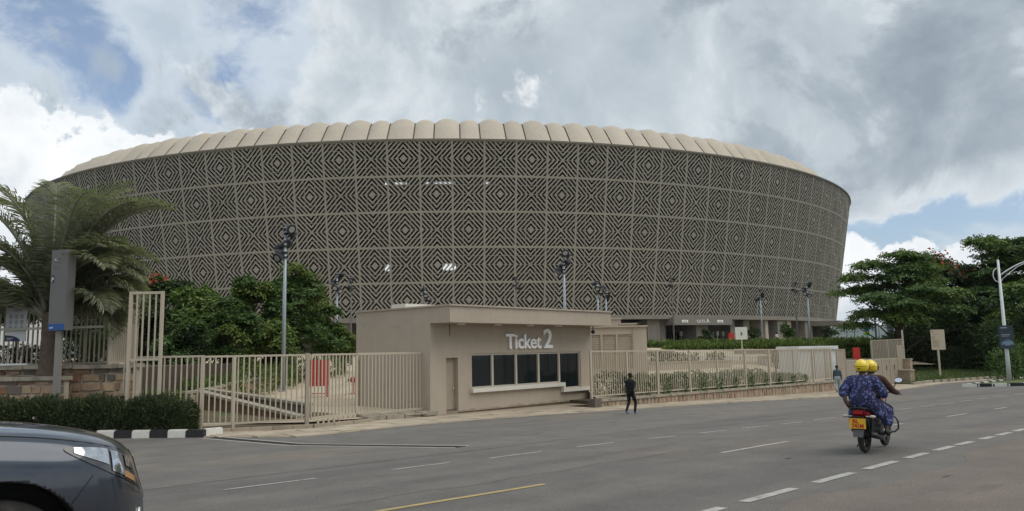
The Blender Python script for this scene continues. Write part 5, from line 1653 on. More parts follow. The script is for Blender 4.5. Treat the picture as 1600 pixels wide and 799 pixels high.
# dark undergrowth beneath the big trees
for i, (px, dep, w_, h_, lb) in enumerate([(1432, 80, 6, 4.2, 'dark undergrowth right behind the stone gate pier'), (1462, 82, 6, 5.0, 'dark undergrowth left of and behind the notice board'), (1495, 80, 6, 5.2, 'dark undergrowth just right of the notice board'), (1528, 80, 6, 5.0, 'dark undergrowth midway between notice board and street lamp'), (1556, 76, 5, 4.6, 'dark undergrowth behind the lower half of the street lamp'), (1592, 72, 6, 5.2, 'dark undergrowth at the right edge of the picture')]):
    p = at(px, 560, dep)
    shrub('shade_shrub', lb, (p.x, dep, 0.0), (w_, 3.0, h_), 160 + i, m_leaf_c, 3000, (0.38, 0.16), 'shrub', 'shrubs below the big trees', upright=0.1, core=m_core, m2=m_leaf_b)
# ------------------------------------------------------------------ hills, verge on the right
m_hill = mat('hill_woods', (0.05, 0.075, 0.04), 0.95, var=0.4, scale=0.012, c2=(0.10, 0.10, 0.06), c2scale=0.006)
def ridge(dist, hgt, seed, z0):
    b = MB(); n = 220
    for i in range(n + 1):
        a = R(-75) + R(150) * i / n
        h = hgt * (0.78 + 0.34 * noise.noise(Vector((i * 0.05, seed, 0))) + 0.12 * noise.noise(Vector((i * 0.23, seed, 3))) + 0.05 * noise.noise(Vector((i * 0.9, seed, 5))))
        for r_, z in ((dist, z0), (dist * 1.08, z0 + h * 0.75), (dist * 1.15, z0 + h), (dist * 1.35, z0)):
            b.v.append((r_ * math.sin(a), r_ * math.cos(a), z))
    for i in range(n):
        for j in range(3):
            b.f.append([i * 4 + j, (i + 1) * 4 + j, (i + 1) * 4 + j + 1, i * 4 + j + 1]); b.m.append(0)
    return tag(b.build('hills', m_hill, None, True), kind='structure')
ridge(6000, 270, 1.0, -32)
ridge(2200, 66, 2.0, -32)
m_grass = mat('verge_grass', (0.085, 0.115, 0.035), 0.9, var=0.3, scale=0.8, bump=0.6, bscale=12, c2=(0.13, 0.125, 0.05), c2scale=0.5)
def verge_z(x, y):
    u_, s_ = us(x, y)
    return zroad(x, y) + 0.06 + min(max(s_ - pave_edge(u_) - 1.2, 0) * 0.045, 1.4)
sheet('grass_verge', lambda u_, k: (*xy(u_, pave_edge(u_) + k), verge_z(*xy(u_, pave_edge(u_) + k))), [59.3 + i * 2.5 for i in range(34)], [1.2, 2.5, 4, 6, 9, 13, 18, 26, 40, 60], m_grass)
rg = np.random.default_rng(77)
n = 9000
uu = 60 + 26 * rg.uniform(size=n); kk = 1.3 + 9 * rg.uniform(size=n) ** 1.3
P = np.array([[*xy(a, pave_edge(a) + c)] for a, c in zip(uu, kk)])
P = np.column_stack([P, [verge_z(x, y) for x, y in P]])
tag(link('grass', leaf_mesh('grass', P, rg.normal(size=(n, 3)) * 0.35 + np.array([0, 0, 1]), rg.normal(size=(n, 3)), 0.16, 0.05, mat('grass_blade', (0.09, 0.13, 0.035), rough=0.7, var=0.2, island=0.4, transl=0.2))), 'short roadside grass below the beige notice board', 'grass', kind='stuff')
# kerbs along the right verge
kr = tag(empty('kerb', (36, 57, -0.3)), kind='structure')
b = MB(); b.prism([(-0.5, -0.1), (0.5, -0.1), (0.5, 0.1), (-0.5, 0.1)], -0.1, 0.16); me_p = b.mesh('kerb_stone', m_cop)
b = MB(); b.prism([(-0.5, -0.1), (0.5, -0.1), (0.5, 0.1), (-0.5, 0.1)], -0.1, 0.17); me_kw2 = b.mesh('kerb_stone', m_kw)
b = MB(); b.prism([(-0.5, -0.1), (0.5, -0.1), (0.5, 0.1), (-0.5, 0.1)], -0.1, 0.17); me_kb2 = b.mesh('kerb_stone', m_kb)
a = 58.8; i = 0
while a < 92:
    x_, y_ = xy(a, pave_edge(a) + 1.15)
    link('kerb_stone', me_p, kr, (x_, y_, zroad(x_, y_) + 0.06), math.atan2(UD[1], UD[0])); a += 1.03; i += 1
# painted island kerb at the street lamp
isl = sheet('lamp_island', lambda f, k: tuple(Vector((*xy(54.5 + f * 22, 15.9 + k + 1.5 * f), 0)) + Vector((0, 0, zroad(*xy(54.5 + f * 22, 15.9 + k + 1.5 * f)) + 0.13))), [i / 10 for i in range(11)], [0.1, 0.8, 1.6, 2.4, 3.2], m_grass)
for i in range(24):
    for sd_, off in ((0, 0.0), (1, 3.3)):
        f = (i + 0.5) / 24
        x_, y_ = xy(54.5 + f * 22, 15.9 + off + 1.5 * f)
        link('kerb_stone', me_kw2 if i % 2 == 0 else me_kb2, kr, (x_, y_, zroad(x_, y_) + 0.03), math.atan2(UD[1], UD[0]) + 0.06)
for i in range(4):
    x_, y_ = xy(54.4, 16.3 + i * 0.85); link('kerb_stone', me_kw2 if i % 2 else me_kb2, kr, (x_, y_, zroad(x_, y_) + 0.03), math.atan2(ND[1], ND[0]))

# ------------------------------------------------------------------ floodlight poles
m_pole = mat('galvanised', (0.34, 0.39, 0.42), 0.45, var=0.08, scale=1.5, metal=0.35)
m_flood = mat('flood_black', (0.015, 0.015, 0.017), 0.45, var=0.1)
m_lens = mat('flood_lens', (0.30, 0.31, 0.32), 0.1, var=0.0, spec=0.8)
FL = 'floodlight poles on the plaza'
def make_pole(slim):
    e = empty('floodlight_pole', (0, 0, 0), world=False)
    H = 10.2
    b = MB(); b.tube([(0, 0, -0.6), (0, 0, 5), (0, 0, H)], [0.14, 0.115, 0.085] if not slim else [0.11, 0.09, 0.07], 10); b.build('pole', m_pole if not slim else mat('mast_grey', (0.13, 0.13, 0.125), 0.6), e, True)
    b = MB(); b.box((0, 0, 0.03), (0.42, 0.42, 0.05)); b.build('base_plate', m_pole, e)
    hd = [(10.05, 20, 0.46, -10), (9.75, 75, 0.42, 6), (9.25, 150, 0.34, -20), (8.95, 205, 0.5, 0), (8.55, 250, 0.34, -14), (8.25, 300, 0.48, -4)] if not slim else [(10.0, 30, 0.3, 0), (9.6, 200, 0.3, 0), (9.0, 100, 0.3, -10), (8.7, 290, 0.3, 0)]
    for z, az, off, tilt in hd:
        a = R(az); d = Vector((math.cos(a), math.sin(a), 0)); f = Vector((math.cos(a) * math.cos(R(35 + tilt)), math.sin(a) * math.cos(R(35 + tilt)), -math.sin(R(35 + tilt))))
        c = d * off + Vector((0, 0, z))
        s_ = 1.0 if not slim else 0.75
        b = MB()
        b.tube([c - f * 0.24 * s_, c - f * 0.20 * s_, c - f * 0.02, c + f * 0.16 * s_, c + f * 0.20 * s_], [0.08 * s_, 0.17 * s_, 0.26 * s_, 0.31 * s_, 0.31 * s_], 14)
        b.tube([(0, 0, z + 0.02), (d.x * off, d.y * off, z + 0.02)], 0.045, 6)
        b.box((0, 0, z + 0.02), (0.26, 0.26, 0.12))
        hl = b.build('floodlight', m_flood, e)
        b = MB(); b.tube([c + f * 0.201 * s_, c + f * 0.215 * s_], 0.20 * s_, 14); b.build('lens', m_lens, hl)
    return e
protoA, protoB = make_pole(False), make_pole(True)
usedA = usedB = False
for px, py, slim, az, lb in [
        (446.5, 353, 0, -60, 'nearest and tallest floodlight pole, standing in front of the leafy trees'),
        (527, 426, 0, 10, 'floodlight pole between the leafy trees and the ticket office'),
        (880, 392, 0, -100, 'floodlight pole rising behind the right part of the ticket office roof'),
        (933, 438, 0, 60, 'shorter looking floodlight pole at the right end of the ticket office roof'),
        (946, 447, 0, 130, 'farther floodlight pole just right of the ticket office roof end'),
        (1187, 451, 0, 200, 'floodlight pole in front of the stadium, right of the white map sign'),
        (1260, 441, 0, -30, 'floodlight pole behind the white kiosk'),
        (664, 448, 0, 80, 'floodlight cluster peeping over the left corner of the ticket office roof'),
        (1049, 433, 1, 0, 'slim dark mast in front of the gate lettering'),
        (806, 431, 1, 90, 'slim mast showing above the middle of the ticket office roof'),
        (549, 432, 1, 40, 'slim far mast just left of the ticket office'),
        (1241, 440, 1, 20, 'slim dark mast left of the pole behind the white kiosk')]:
    d1 = at(px, py, 1.0)
    dep = 7.9 / (d1.z - CAMZ)
    if px in (1049, 1241): dep = 104
    p = at(px, py, dep)
    base = zplaza(p.x, dep)
    proto, first = (protoB, not usedB) if slim else (protoA, not usedA)
    o = proto if first else copy_tree(proto)
    if slim: usedB = True
    else: usedA = True
    o.location = (p.x, dep, base); o.rotation_euler = (0, 0, R(az))
    o.scale = (1, 1, (p.z - base) / 10.3)
    tag(o, lb, 'floodlight', FL)

# ------------------------------------------------------------------ small things on the plaza
m_red = mat('red_paint', (0.50, 0.035, 0.03), 0.5, var=0.08, scale=3)
e = empty('red_cabinet', at(498, 620, 41.5), 'red fire cabinet on two legs behind the fence', 'cabinet')
a_, c_ = at(485, 590, 41.5), at(512.5, 590, 41.5)
zt_, zb_ = at(498, 563.5, 41.5).z, at(498, 604, 41.5).z
b = MB(); b.box(((a_.x + c_.x) / 2, 41.5, (zt_ + zb_) / 2), (c_.x - a_.x, 0.3, zt_ - zb_)); b.build('box', m_red, e)
b = MB()
for i in range(5):
    x_ = a_.x + (c_.x - a_.x) * (i + 0.5) / 5; b.box((x_, 41.34, (zt_ + zb_) / 2), (0.16, 0.02, zt_ - zb_ - 0.06))
b.build('door_panel', m_red, e)
for x_ in (a_.x + 0.05, c_.x - 0.05):
    b = MB(); b.box((x_, 41.5, zb_ / 2 + 0.18), (0.08, 0.08, zb_ - 0.36)); b.build('leg', m_red, e)
b = MB(); b.box(((a_.x + c_.x) / 2, 41.5, 0.62), (c_.x - a_.x - 0.2, 0.04, 0.05)); b.build('brace', m_red, e)
p = at(551.5, 617, 43)
e = empty('fire_hydrant', (p.x, 43, p.z), 'slim red fire hydrant on the plaza beside the gate leaf', 'hydrant')
b = MB(); b.tube([(p.x, 43, p.z), (p.x, 43, p.z + 0.05)], 0.17, 12); b.tube([(p.x, 43, p.z + 0.05), (p.x, 43, p.z + 0.72)], 0.075, 12); b.build('standpipe', m_red, e, False)
b = MB(); b.tube([(p.x, 43, p.z + 0.66), (p.x, 43, p.z + 0.9), (p.x, 43, p.z + 0.98)], [0.13, 0.13, 0.06], 12); b.build('head', m_red, e)
b = MB(); b.tube([(p.x - 0.1, 43, p.z + 0.78), (p.x - 0.28, 43, p.z + 0.78)], 0.09, 10); b.build('outlet', m_black, e)
b = MB(); b.tube([(p.x + 0.1, 43, p.z + 0.78), (p.x + 0.24, 43, p.z + 0.78)], 0.09, 10); b.build('outlet', m_red, e)
# two red signs farther off
def redpost(px0, px1, y0, y1, dep, lb):
    a_, c_ = at(px0, y0, dep), at(px1, y1, dep)
    e = empty('red_cabinet', ((a_.x + c_.x) / 2, dep, c_.z - 0.8), lb, 'cabinet')
    b = MB(); b.box(((a_.x + c_.x) / 2, dep, (a_.z + c_.z) / 2), (c_.x - a_.x, 0.3, a_.z - c_.z)); b.build('box', m_red, e)
    for x_ in (a_.x + 0.06, c_.x - 0.06):
        b = MB(); b.box((x_, dep, c_.z - 0.6), (0.08, 0.08, 1.2)); b.build('leg', m_red, e)
redpost(1138.5, 1147, 521, 533.5, 103, 'small red cabinet by the stadium gate, left of the white map sign')
redpost(1333, 1343.5, 544, 563, 63, 'narrow red cabinet behind the sheet gates and the riders')
# map sign
p = at(1158.5, 545, 76)
e = empty('map_sign', (p.x, 76, zplaza(p.x, 76)), 'square white map sign on a post in front of the stadium gate', 'sign')
a_, c_ = at(1148.5, 512, 76), at(1168, 531, 76)
b = MB(); b.box(((a_.x + c_.x) / 2, 76, (a_.z + c_.z) / 2), (c_.x - a_.x, 0.07, a_.z - c_.z)); bo = b.build('board', mat('sign_offwhite', (0.60, 0.61, 0.55), 0.5, var=0.03), e)
b = MB(); x0_, z0_ = (a_.x + c_.x) / 2, (a_.z + c_.z) / 2
b.add([(x0_ + 0.16 * math.cos(k * PI / 6) * 0.7, 75.955, z0_ - 0.05 + 0.2 * math.sin(k * PI / 6)) for k in range(12)], [list(range(12))]); b.build('map_print', mat('map_green', (0.16, 0.22, 0.04), 0.6), bo)
b = MB()
for dx_, dz_ in ((-0.1, 0.32), (0.22, 0.3), (-0.28, -0.1), (-0.12, -0.38), (0.25, -0.05)):
    b.box((x0_ + dx_, 75.955, z0_ + dz_), (0.07, 0.01, 0.05))
b.build('map_print', mat('map_grey', (0.3, 0.32, 0.3), 0.6), bo)
b = MB(); b.box((x0_, 76.0, (c_.z + 0.9) / 2), (0.1, 0.08, c_.z - 0.9)); b.build('post', m_fence, e)
# row of white block seats
m_blk = mat('white_block', (0.66, 0.63, 0.56), 0.8, var=0.08, scale=2)
lb_b = ['white block seat, first of the row from the shuttered store', 'white block seat, second of the row from the shuttered store', 'white block seat, third of the row from the shuttered store', 'white block seat, fourth of the row from the shuttered store', 'white block seat, fourth of the row from the white kiosk', 'white block seat, third of the row from the white kiosk', 'white block seat, second of the row from the white kiosk', 'white block seat, nearest of the row to the white kiosk']
for i, lb in enumerate(lb_b):
    p = at(1078 + i * 17.2, 566, 70 + i * 0.25)
    b = MB(); zz = zplaza(p.x, p.y)
    b.prism([(-0.47, -0.3), (0.47, -0.3), (0.47, 0.3), (-0.47, 0.3)], -0.1, 0.36); b.prism([(-0.5, -0.33), (0.5, -0.33), (0.5, 0.33), (-0.5, 0.33)], 0.361, 0.45)
    tag(b.build('block_seat', m_blk, None, loc=(p.x, p.y, zz)), lb, 'seat', 'row of white block seats')
# bench walls and steps on the plaza
def bench(name, lb, pts, h, w, m, dep_z=0.0, cat='wall'):
    e = empty(name, pts[0], lb, cat)
    for a, c in zip(pts, pts[1:]):
        a, c = Vector(a), Vector(c)
        b = MB(); b.beam(a + Vector((0, 0, h / 2 - 0.2)), c + Vector((0, 0, h / 2 - 0.2)), w, h + 0.4); b.build('block', m, e)
        n_ = max(1, int((c - a).length / 2))
        for i in range(n_):
            p_, q_ = a.lerp(c, (i + 0.01) / n_), a.lerp(c, (i + 0.99) / n_)
            b = MB(); b.beam(p_ + Vector((0, 0, h + 0.042)), q_ + Vector((0, 0, h + 0.042)), w + 0.16, 0.08); b.build('seat_slab', m_render2, e)
    return e
def pz(px, py, dep):
    p = at(px, py, dep); return (p.x, dep, zplaza(p.x, dep) + 0.01)
bench('bench_wall', 'long low beige bench wall on the plaza behind the walking man', [pz(1010, 580, 57), pz(1060, 580, 59), pz(1140, 582, 62.5)], 0.5, 0.6, m_render)
bench('bench_wall', 'low beige wall below the front hedge right of the store', [pz(1014, 560, 76), pz(1052, 560, 78)], 0.5, 0.6, m_cop)
bench('bench_wall', 'stepped beige wall beside the brown figure', [pz(1190, 565, 66), pz(1250, 565, 69)], 0.7, 0.8, m_render)
bench('bench_wall', 'short brown box planter wall left of the white kiosk', [pz(1226, 582, 57), pz(1246, 582, 58)], 0.8, 0.7, m_plinth)
bench('bench_wall', 'low kerb wall under the clipped hedge', [pz(1150, 556, 84), pz(1300, 556, 88)], 0.45, 0.5, m_conc2)
stp = empty('plaza_steps', pz(1090, 570, 66), 'wide shallow beige steps crossing the plaza behind the right fence', 'steps')
for i in range(5):
    d_ = 63.5 + i * 1.3
    a_, c_ = pz(1012, 570, d_), pz(1192, 570, d_ + 5)
    b = MB(); b.beam(Vector(a_) + Vector((0, 0, 0.02)), Vector(c_) + Vector((0, 0, 0.02)), 1.1, 0.12); b.build('tread', m_course, stp)
for i, px in enumerate((1027, 1038, 1052, 1066, 1083, 1113, 1124)):
    p = pz(px, 572, 62 + i * 0.4)
    shrub('plaza_plant', ['first', 'second', 'third', 'fourth', 'fifth', 'sixth', 'last'][i] + ' small dark plant on the bench wall, counted from the store', (p[0], p[1], p[2] + 0.2), (0.8, 0.6, 0.75), 140 + i, m_leaf_c, 160, (0.24, 0.08), 'plant', 'plants along the bench wall')

# ------------------------------------------------------------------ left: pylon, boards, barrier
m_pyl = mat('pylon_grey', (0.145, 0.14, 0.135), 0.5, var=0.04, scale=1)
m_pyl2 = mat('pylon_post', (0.23, 0.215, 0.195), 0.55, var=0.06, scale=1)
m_blue = mat('blue_band', (0.012, 0.085, 0.30), 0.5, var=0.05)
e0 = at(104, 450, 29.0)       # near vertical edge
py_ = empty('sign_pylon', (e0.x - 0.1, 29.2, 0), 'tall grey direction pylon with a blue band on a single post', 'sign')
ztop, zbot = at(104, 390, 29).z, at(104, 516.5, 29).z
la = at(78.5, 450, 29.25); ra = at(117, 450, 29.35)
q = [(la.x, 29.25), (e0.x, 29.0), (ra.x, 29.35), (la.x + ra.x - e0.x, 29.6)]
b = MB(); b.prism(q, zbot, ztop); b.build('body', m_pyl, py_)
def inset(t, off):   # point on the left face
    return Vector((la.x + (e0.x - la.x) * t, 29.25 - 0.25 * t, 0)) + Vector((-0.25, -(e0.x - la.x), 0)).normalized() * off
fr_ = Vector((e0.x - la.x, -0.25, 0)).normalized()
a_, c_ = inset(0.0, 0.006), inset(0.98, 0.006)
zb1 = at(90, 506.5, 29).z
b = MB(); b.add([(a_.x, a_.y, zbot + 0.01), (c_.x, c_.y, zbot + 0.01), (c_.x, c_.y, zb1), (a_.x, a_.y, zb1)], [(0, 1, 2, 3)]); b.build('blue_band', m_blue, py_)
o_ = inset(0.18, 0.012); link('lettering', text_mesh('<-', 0.22, 0.004, m_sign, 0.16), py_, mw=face_matrix((o_.x, o_.y, at(82, 409, 29).z), fr_))
o_ = inset(0.14, 0.012); link('lettering', text_mesh('Gate', 0.12, 0.004, m_pyl2, 0.2), py_, mw=face_matrix((o_.x, o_.y, at(82, 419, 29).z), fr_))
a_, c_ = inset(0.05, 0.008), inset(0.22, 0.008)
b = MB(); b.add([(a_.x, a_.y, at(82, 442, 29).z), (c_.x, c_.y, at(82, 442, 29).z), (c_.x, c_.y, at(82, 430, 29).z), (a_.x, a_.y, at(82, 430, 29).z)], [(0, 1, 2, 3)]); b.build('parking_panel', mat('navy_panel', (0.02, 0.03, 0.07), 0.5), py_)
o_ = inset(0.07, 0.013); link('lettering', text_mesh('P', 0.26, 0.004, m_sign, 0.09), py_, mw=face_matrix((o_.x, o_.y, at(82, 440.5, 29).z), fr_))
o_ = inset(0.10, 0.013); link('lettering', text_mesh('aml', 0.12, 0.004, m_sign, 0.16), py_, mw=face_matrix((o_.x, o_.y, zbot + 0.07), fr_))
pc = Vector(((la.x + ra.x) / 2 - 0.02, 29.3, 0))
b = MB(); b.box((pc.x, pc.y, zbot / 2 - 0.02), (0.22, 0.16, zbot - 0.002 + 0.04)); b.build('post', m_pyl2, py_)
# white rules board
YB = 31.95
a_, c_ = at(11, 478, YB), at(40, 534, YB)
rb = empty('rules_board', ((a_.x + c_.x) / 2, YB, 2.45), 'white visitor rules board with rows of round pictograms by the terrace fence', 'notice board')
b = MB(); b.box(((a_.x + c_.x) / 2, YB, (a_.z + c_.z) / 2), (c_.x - a_.x, 0.04, a_.z - c_.z)); b.build('board', mat('board_white', (0.78, 0.80, 0.84), 0.5, var=0.02), rb)
m_ink = mat('ink_grey', (0.10, 0.11, 0.14), 0.6)
W_, H_ = c_.x - a_.x, a_.z - c_.z
for r in range(3):
    for c3 in range(3):
        cx_, cz_ = a_.x + W_ * (0.24 + 0.27 * c3), a_.z - H_ * (0.31 + 0.155 * r)
        b = MB(); n_ = 14
        ro, ri = 0.068, 0.054
        b.add([(cx_ + ro * math.cos(2 * PI * k / n_), YB - 0.024, cz_ + ro * math.sin(2 * PI * k / n_)) for k in range(n_)] + [(cx_ + ri * math.cos(2 * PI * k / n_), YB - 0.024, cz_ + ri * math.sin(2 * PI * k / n_)) for k in range(n_)], [(k, (k + 1) % n_, n_ + (k + 1) % n_, n_ + k) for k in range(n_)])
        b.beam((cx_ - 0.035, YB - 0.025, cz_ + 0.035), (cx_ + 0.035, YB - 0.025, cz_ - 0.035), 0.016, 0.004, up=(0, 1, 0)) if (r + c3) % 2 else b.box((cx_, YB - 0.025, cz_), (0.05, 0.004, 0.04))
        b.box((cx_, YB - 0.024, cz_ - 0.095), (0.13, 0.004, 0.012))
        b.build('pictogram', m_ink, rb)
b = MB(); b.box((a_.x + W_ * 0.55, YB - 0.024, a_.z - H_ * 0.125), (0.36, 0.004, 0.018)); b.box((a_.x + W_ * 0.55, YB - 0.024, a_.z - H_ * 0.165), (0.44, 0.004, 0.012)); b.box((a_.x + W_ * 0.2, YB - 0.024, a_.z - H_ * 0.05), (0.16, 0.004, 0.03)); b.build('printed_lines', m_ink, rb)
n_ = 12
b = MB(); b.add([(a_.x + 0.003, YB - 0.025, c_.z + 0.003)] + [(a_.x + 0.003 + W_ * 0.74 * math.cos(PI / 2 * k / n_), YB - 0.025, c_.z + 0.003 + H_ * 0.17 * math.sin(PI / 2 * k / n_)) for k in range(n_ + 1)], [list(range(n_ + 2))]); b.build('navy_corner', mat('board_navy', (0.03, 0.035, 0.10), 0.5), rb)
b = MB(); b.box((a_.x + W_ * 0.25, YB - 0.028, c_.z + 0.14), (0.26, 0.004, 0.016)); b.box((a_.x + W_ * 0.22, YB - 0.028, c_.z + 0.07), (0.2, 0.004, 0.016)); b.build('printed_lines', m_sign, rb)
for f in (0.2, 0.8):
    b = MB(); x_ = a_.x + W_ * f; b.box((x_, YB + 0.03, 2.6), (0.05, 0.02, 0.5)); b.build('leg', m_fence, rb)
b = MB(); x_ = (a_.x + c_.x) / 2; b.box((x_, YB, 2.50), (W_ + 0.5, 0.5, 0.07)); b.build('base', m_sign, rb)
# white boom across the terrace fence
bo_ = empty('boom_barrier', (-22, 31.75, 3.6), 'white horizontal barrier arm crossing in front of the terrace fence', 'barrier')
a_, c_ = at(-40, 517, 31.75), at(172, 514.5, 31.75)
b = MB(); b.beam((a_.x, 31.75, a_.z), (c_.x, 31.75, a_.z + 0.06), 0.07, 0.10); b.build('arm', m_sill, bo_)
b = MB(); b.box((a_.x - 0.2, 31.9, (a_.z + 2.35) / 2), (0.35, 0.3, a_.z - 2.2)); b.build('housing', m_sill, bo_)
# round red sign on the folded gate
p = at(181.5, 455, 32.6)
e = empty('stop_sign', (p.x, 32.6, 2.4), 'small round red and white sign above the folded gate', 'sign')
n_ = 8
b = MB(); b.tube([(p.x, 32.60, p.z), (p.x, 32.63, p.z)], 0.18, 16); di = b.build('disc', m_red, e)
link('lettering', text_mesh('ST', 0.26, 0.003, m_sign, 0.22, 'CENTER'), di, mw=face_matrix((p.x, 32.59, p.z - 0.085), (1, 0, 0)))
b = MB(); b.tube([(p.x, 32.68, 2.35), (p.x, 32.68, p.z + 0.1)], 0.03, 6); b.build('post', m_fence_dk, e)

# ------------------------------------------------------------------ right: notice board, street lamp, far masts
m_beige = mat('board_beige', (0.47, 0.40, 0.30), 0.6, var=0.04)
D_ = 66.0
a_, c_ = at(1453.5, 516, D_), at(1477.5, 547, D_)
p = at(1469, 582, D_)
nb_ = empty('notice_board', (p.x, D_, verge_z(p.x, D_)), 'beige printed notice board on a single post beside the grass', 'sign')
b = MB(); b.box(((a_.x + c_.x) / 2, D_, (a_.z + c_.z) / 2), (c_.x - a_.x, 0.08, a_.z - c_.z)); b.build('board', m_beige, nb_)
b = MB(); W_, H_ = c_.x - a_.x, a_.z - c_.z
for k, (f, w_) in enumerate([(0.10, 0.10), (0.22, 0.5), (0.35, 0.15), (0.41, 0.2), (0.47, 0.15), (0.53, 0.55), (0.59, 0.3), (0.65, 0.5), (0.71, 0.45), (0.77, 0.45), (0.83, 0.5)]):
    b.box((a_.x + W_ * (0.09 + w_ / 2), D_ - 0.044, a_.z - H_ * f), (W_ * w_, 0.006, 0.028 if k else 0.1))
b.box((a_.x + W_ * 0.86, D_ - 0.044, a_.z - H_ * 0.87), (W_ * 0.08, 0.006, 0.05))
b.build('printed_lines', mat('brown_ink', (0.16, 0.13, 0.095), 0.7), nb_)
b = MB(); gz_ = verge_z(p.x, D_); b.box((p.x, D_ + 0.02, (c_.z + gz_ - 0.2) / 2), (0.14, 0.1, c_.z - gz_ + 0.2)); b.build('post', m_beige, nb_)
D_ = 54.7
p = at(1578, 600, D_); tp = at(1561, 411, D_)
gl_ = zroad(p.x, D_) + 0.13
sl_ = empty('street_lamp', (p.x, D_, gl_), 'white street lamp with a curved arm and a dark car advert banner', 'street lamp')
m_lamp = mat('lamp_white', (0.60, 0.62, 0.62), 0.45, var=0.05, metal=0.1)
# in the photograph the post leans a little with the lens; here it stands upright
zt_ = tp.z
b = MB(); b.tube([(p.x, D_, gl_ - 0.2), (p.x, D_, gl_ + 2), (p.x, D_, zt_ + 0.2)], [0.15, 0.13, 0.075], 12); b.build('post', m_lamp, sl_, True)
b = MB(); pts = []
for k in range(11):
    f = k / 10; pts.append((p.x - 0.05 + 3.4 * f, D_ - 0.6 * f, zt_ - 1.0 + 1.25 * (1 - (1 - f) ** 2.2)))
b.tube(pts, [0.05 - 0.015 * k / 10 for k in range(11)], 7); b.build('arm', m_lamp, sl_, True)
b = MB(); pts = [(p.x + 0.36 * math.cos(a) - 0.1, D_ - 0.02, zt_ - 0.9 + 0.5 * math.sin(a)) for a in [R(60 + k * 24) for k in range(12)]]
b.tube(pts, 0.032, 6); b.build('scroll', m_lamp, sl_, True)
b = MB(); pts = [(p.x, D_, zt_ - 1.35), (p.x + 0.5, D_ - 0.1, zt_ - 0.9), (p.x + 1.2, D_ - 0.2, zt_ - 0.35), (p.x + 1.9, D_ - 0.34, zt_ - 0.02)]
b.tube(pts, 0.03, 6); b.build('brace', m_lamp, sl_, True)
b = MB(); b.box((p.x + 3.7, D_ - 0.65, zt_ + 0.24), (0.8, 0.26, 0.1)); b.build('lamp_head', m_lamp, sl_)
a_, c_ = at(1559, 509.5, D_ - 0.2), at(1585, 545.5, D_ - 0.2)
b = MB(); b.box(((a_.x + c_.x) / 2, D_ - 0.2, (a_.z + c_.z) / 2), (c_.x - a_.x, 0.12, a_.z - c_.z)); bn = b.build('banner', mat('banner_dark', (0.018, 0.032, 0.042), 0.4, var=0.15, scale=2), sl_)
W_, H_ = c_.x - a_.x, a_.z - c_.z
y_ = D_ - 0.265
m_ptxt = mat('banner_pale', (0.32, 0.40, 0.45), 0.5)
b = MB(); b.box((a_.x + W_ * 0.35, y_, a_.z - H_ * 0.10), (W_ * 0.45, 0.006, 0.05)); b.box((a_.x + W_ * 0.45, y_, a_.z - H_ * 0.40), (W_ * 0.6, 0.006, 0.035)); b.box((a_.x + W_ * 0.4, y_, a_.z - H_ * 0.46), (W_ * 0.5, 0.006, 0.025)); b.build('printed_lines', m_ptxt, bn)
car_o = [(0.10, 0.74), (0.16, 0.70), (0.30, 0.68), (0.40, 0.60), (0.62, 0.59), (0.76, 0.66), (0.90, 0.69), (0.93, 0.78), (0.92, 0.84), (0.80, 0.86), (0.3, 0.86), (0.12, 0.84)]
b = MB(); b.add([(a_.x + W_ * f, y_, a_.z - H_ * g_) for f, g_ in car_o], [list(range(len(car_o)))]); b.build('car_print', mat('banner_blue', (0.12, 0.20, 0.27), 0.4), bn)
b = MB()
for f in (0.27, 0.77): b.add([(a_.x + W_ * f + 0.07 * math.cos(k * PI / 5), y_ - 0.004, a_.z - H_ * 0.85 + 0.07 * math.sin(k * PI / 5)) for k in range(10)], [list(range(10))])
b.box((a_.x + W_ * 0.52, y_ - 0.004, a_.z - H_ * 0.635), (W_ * 0.26, 0.004, 0.06)); b.build('car_print', m_black, bn)
# far masts, flag, dark trunks beyond the gates
for px, y0, y1, dep, r_, lb in [(1364, 462, 528, 120, 0.16, 'thick dark post far beyond the sheet gates, under the boughs'), (1384, 470, 528, 118, 0.15, 'tall dark post far off, left of the slim conifer'), (1390.5, 462, 528, 124, 0.12, 'tall thin post far off, beside the slim conifer'), (1333.5, 497, 528, 150, 0.08, 'thin far lamp mast nearest to the stadium corner'), (1372, 502, 524, 170, 0.07, 'small far lamp mast between the dark posts'), (1322.5, 512, 528, 160, 0.07, 'short far mast right beside the stadium corner')]:
    t_ = at(px, y0, dep); z_ = at(px, y1 + 14, dep).z
    e = empty('far_mast', (t_.x, dep, z_), lb, 'mast', 'masts beyond the gates')
    b = MB(); b.tube([(t_.x, dep, z_ - 4), (t_.x, dep, t_.z)], [r_, r_ * 0.7], 7); b.build('shaft', mat('mast_dark', (0.06, 0.065, 0.075), 0.6), e)
    b = MB(); b.box((t_.x + 0.3, dep, t_.z - 0.05), (1.6, 0.2, 0.12)); b.build('lamp_head', MATS['mast_dark'], e)
t_ = at(1349, 514, 130); f_ = at(1359, 521, 130)
e = empty('flag', (t_.x, 130, -1), 'small blue yellow and green flag on a far mast', 'flag')
b = MB(); b.tube([(t_.x, 130, -2), (t_.x, 130, t_.z + 0.5)], 0.05, 6); b.build('mast', m_pole, e)
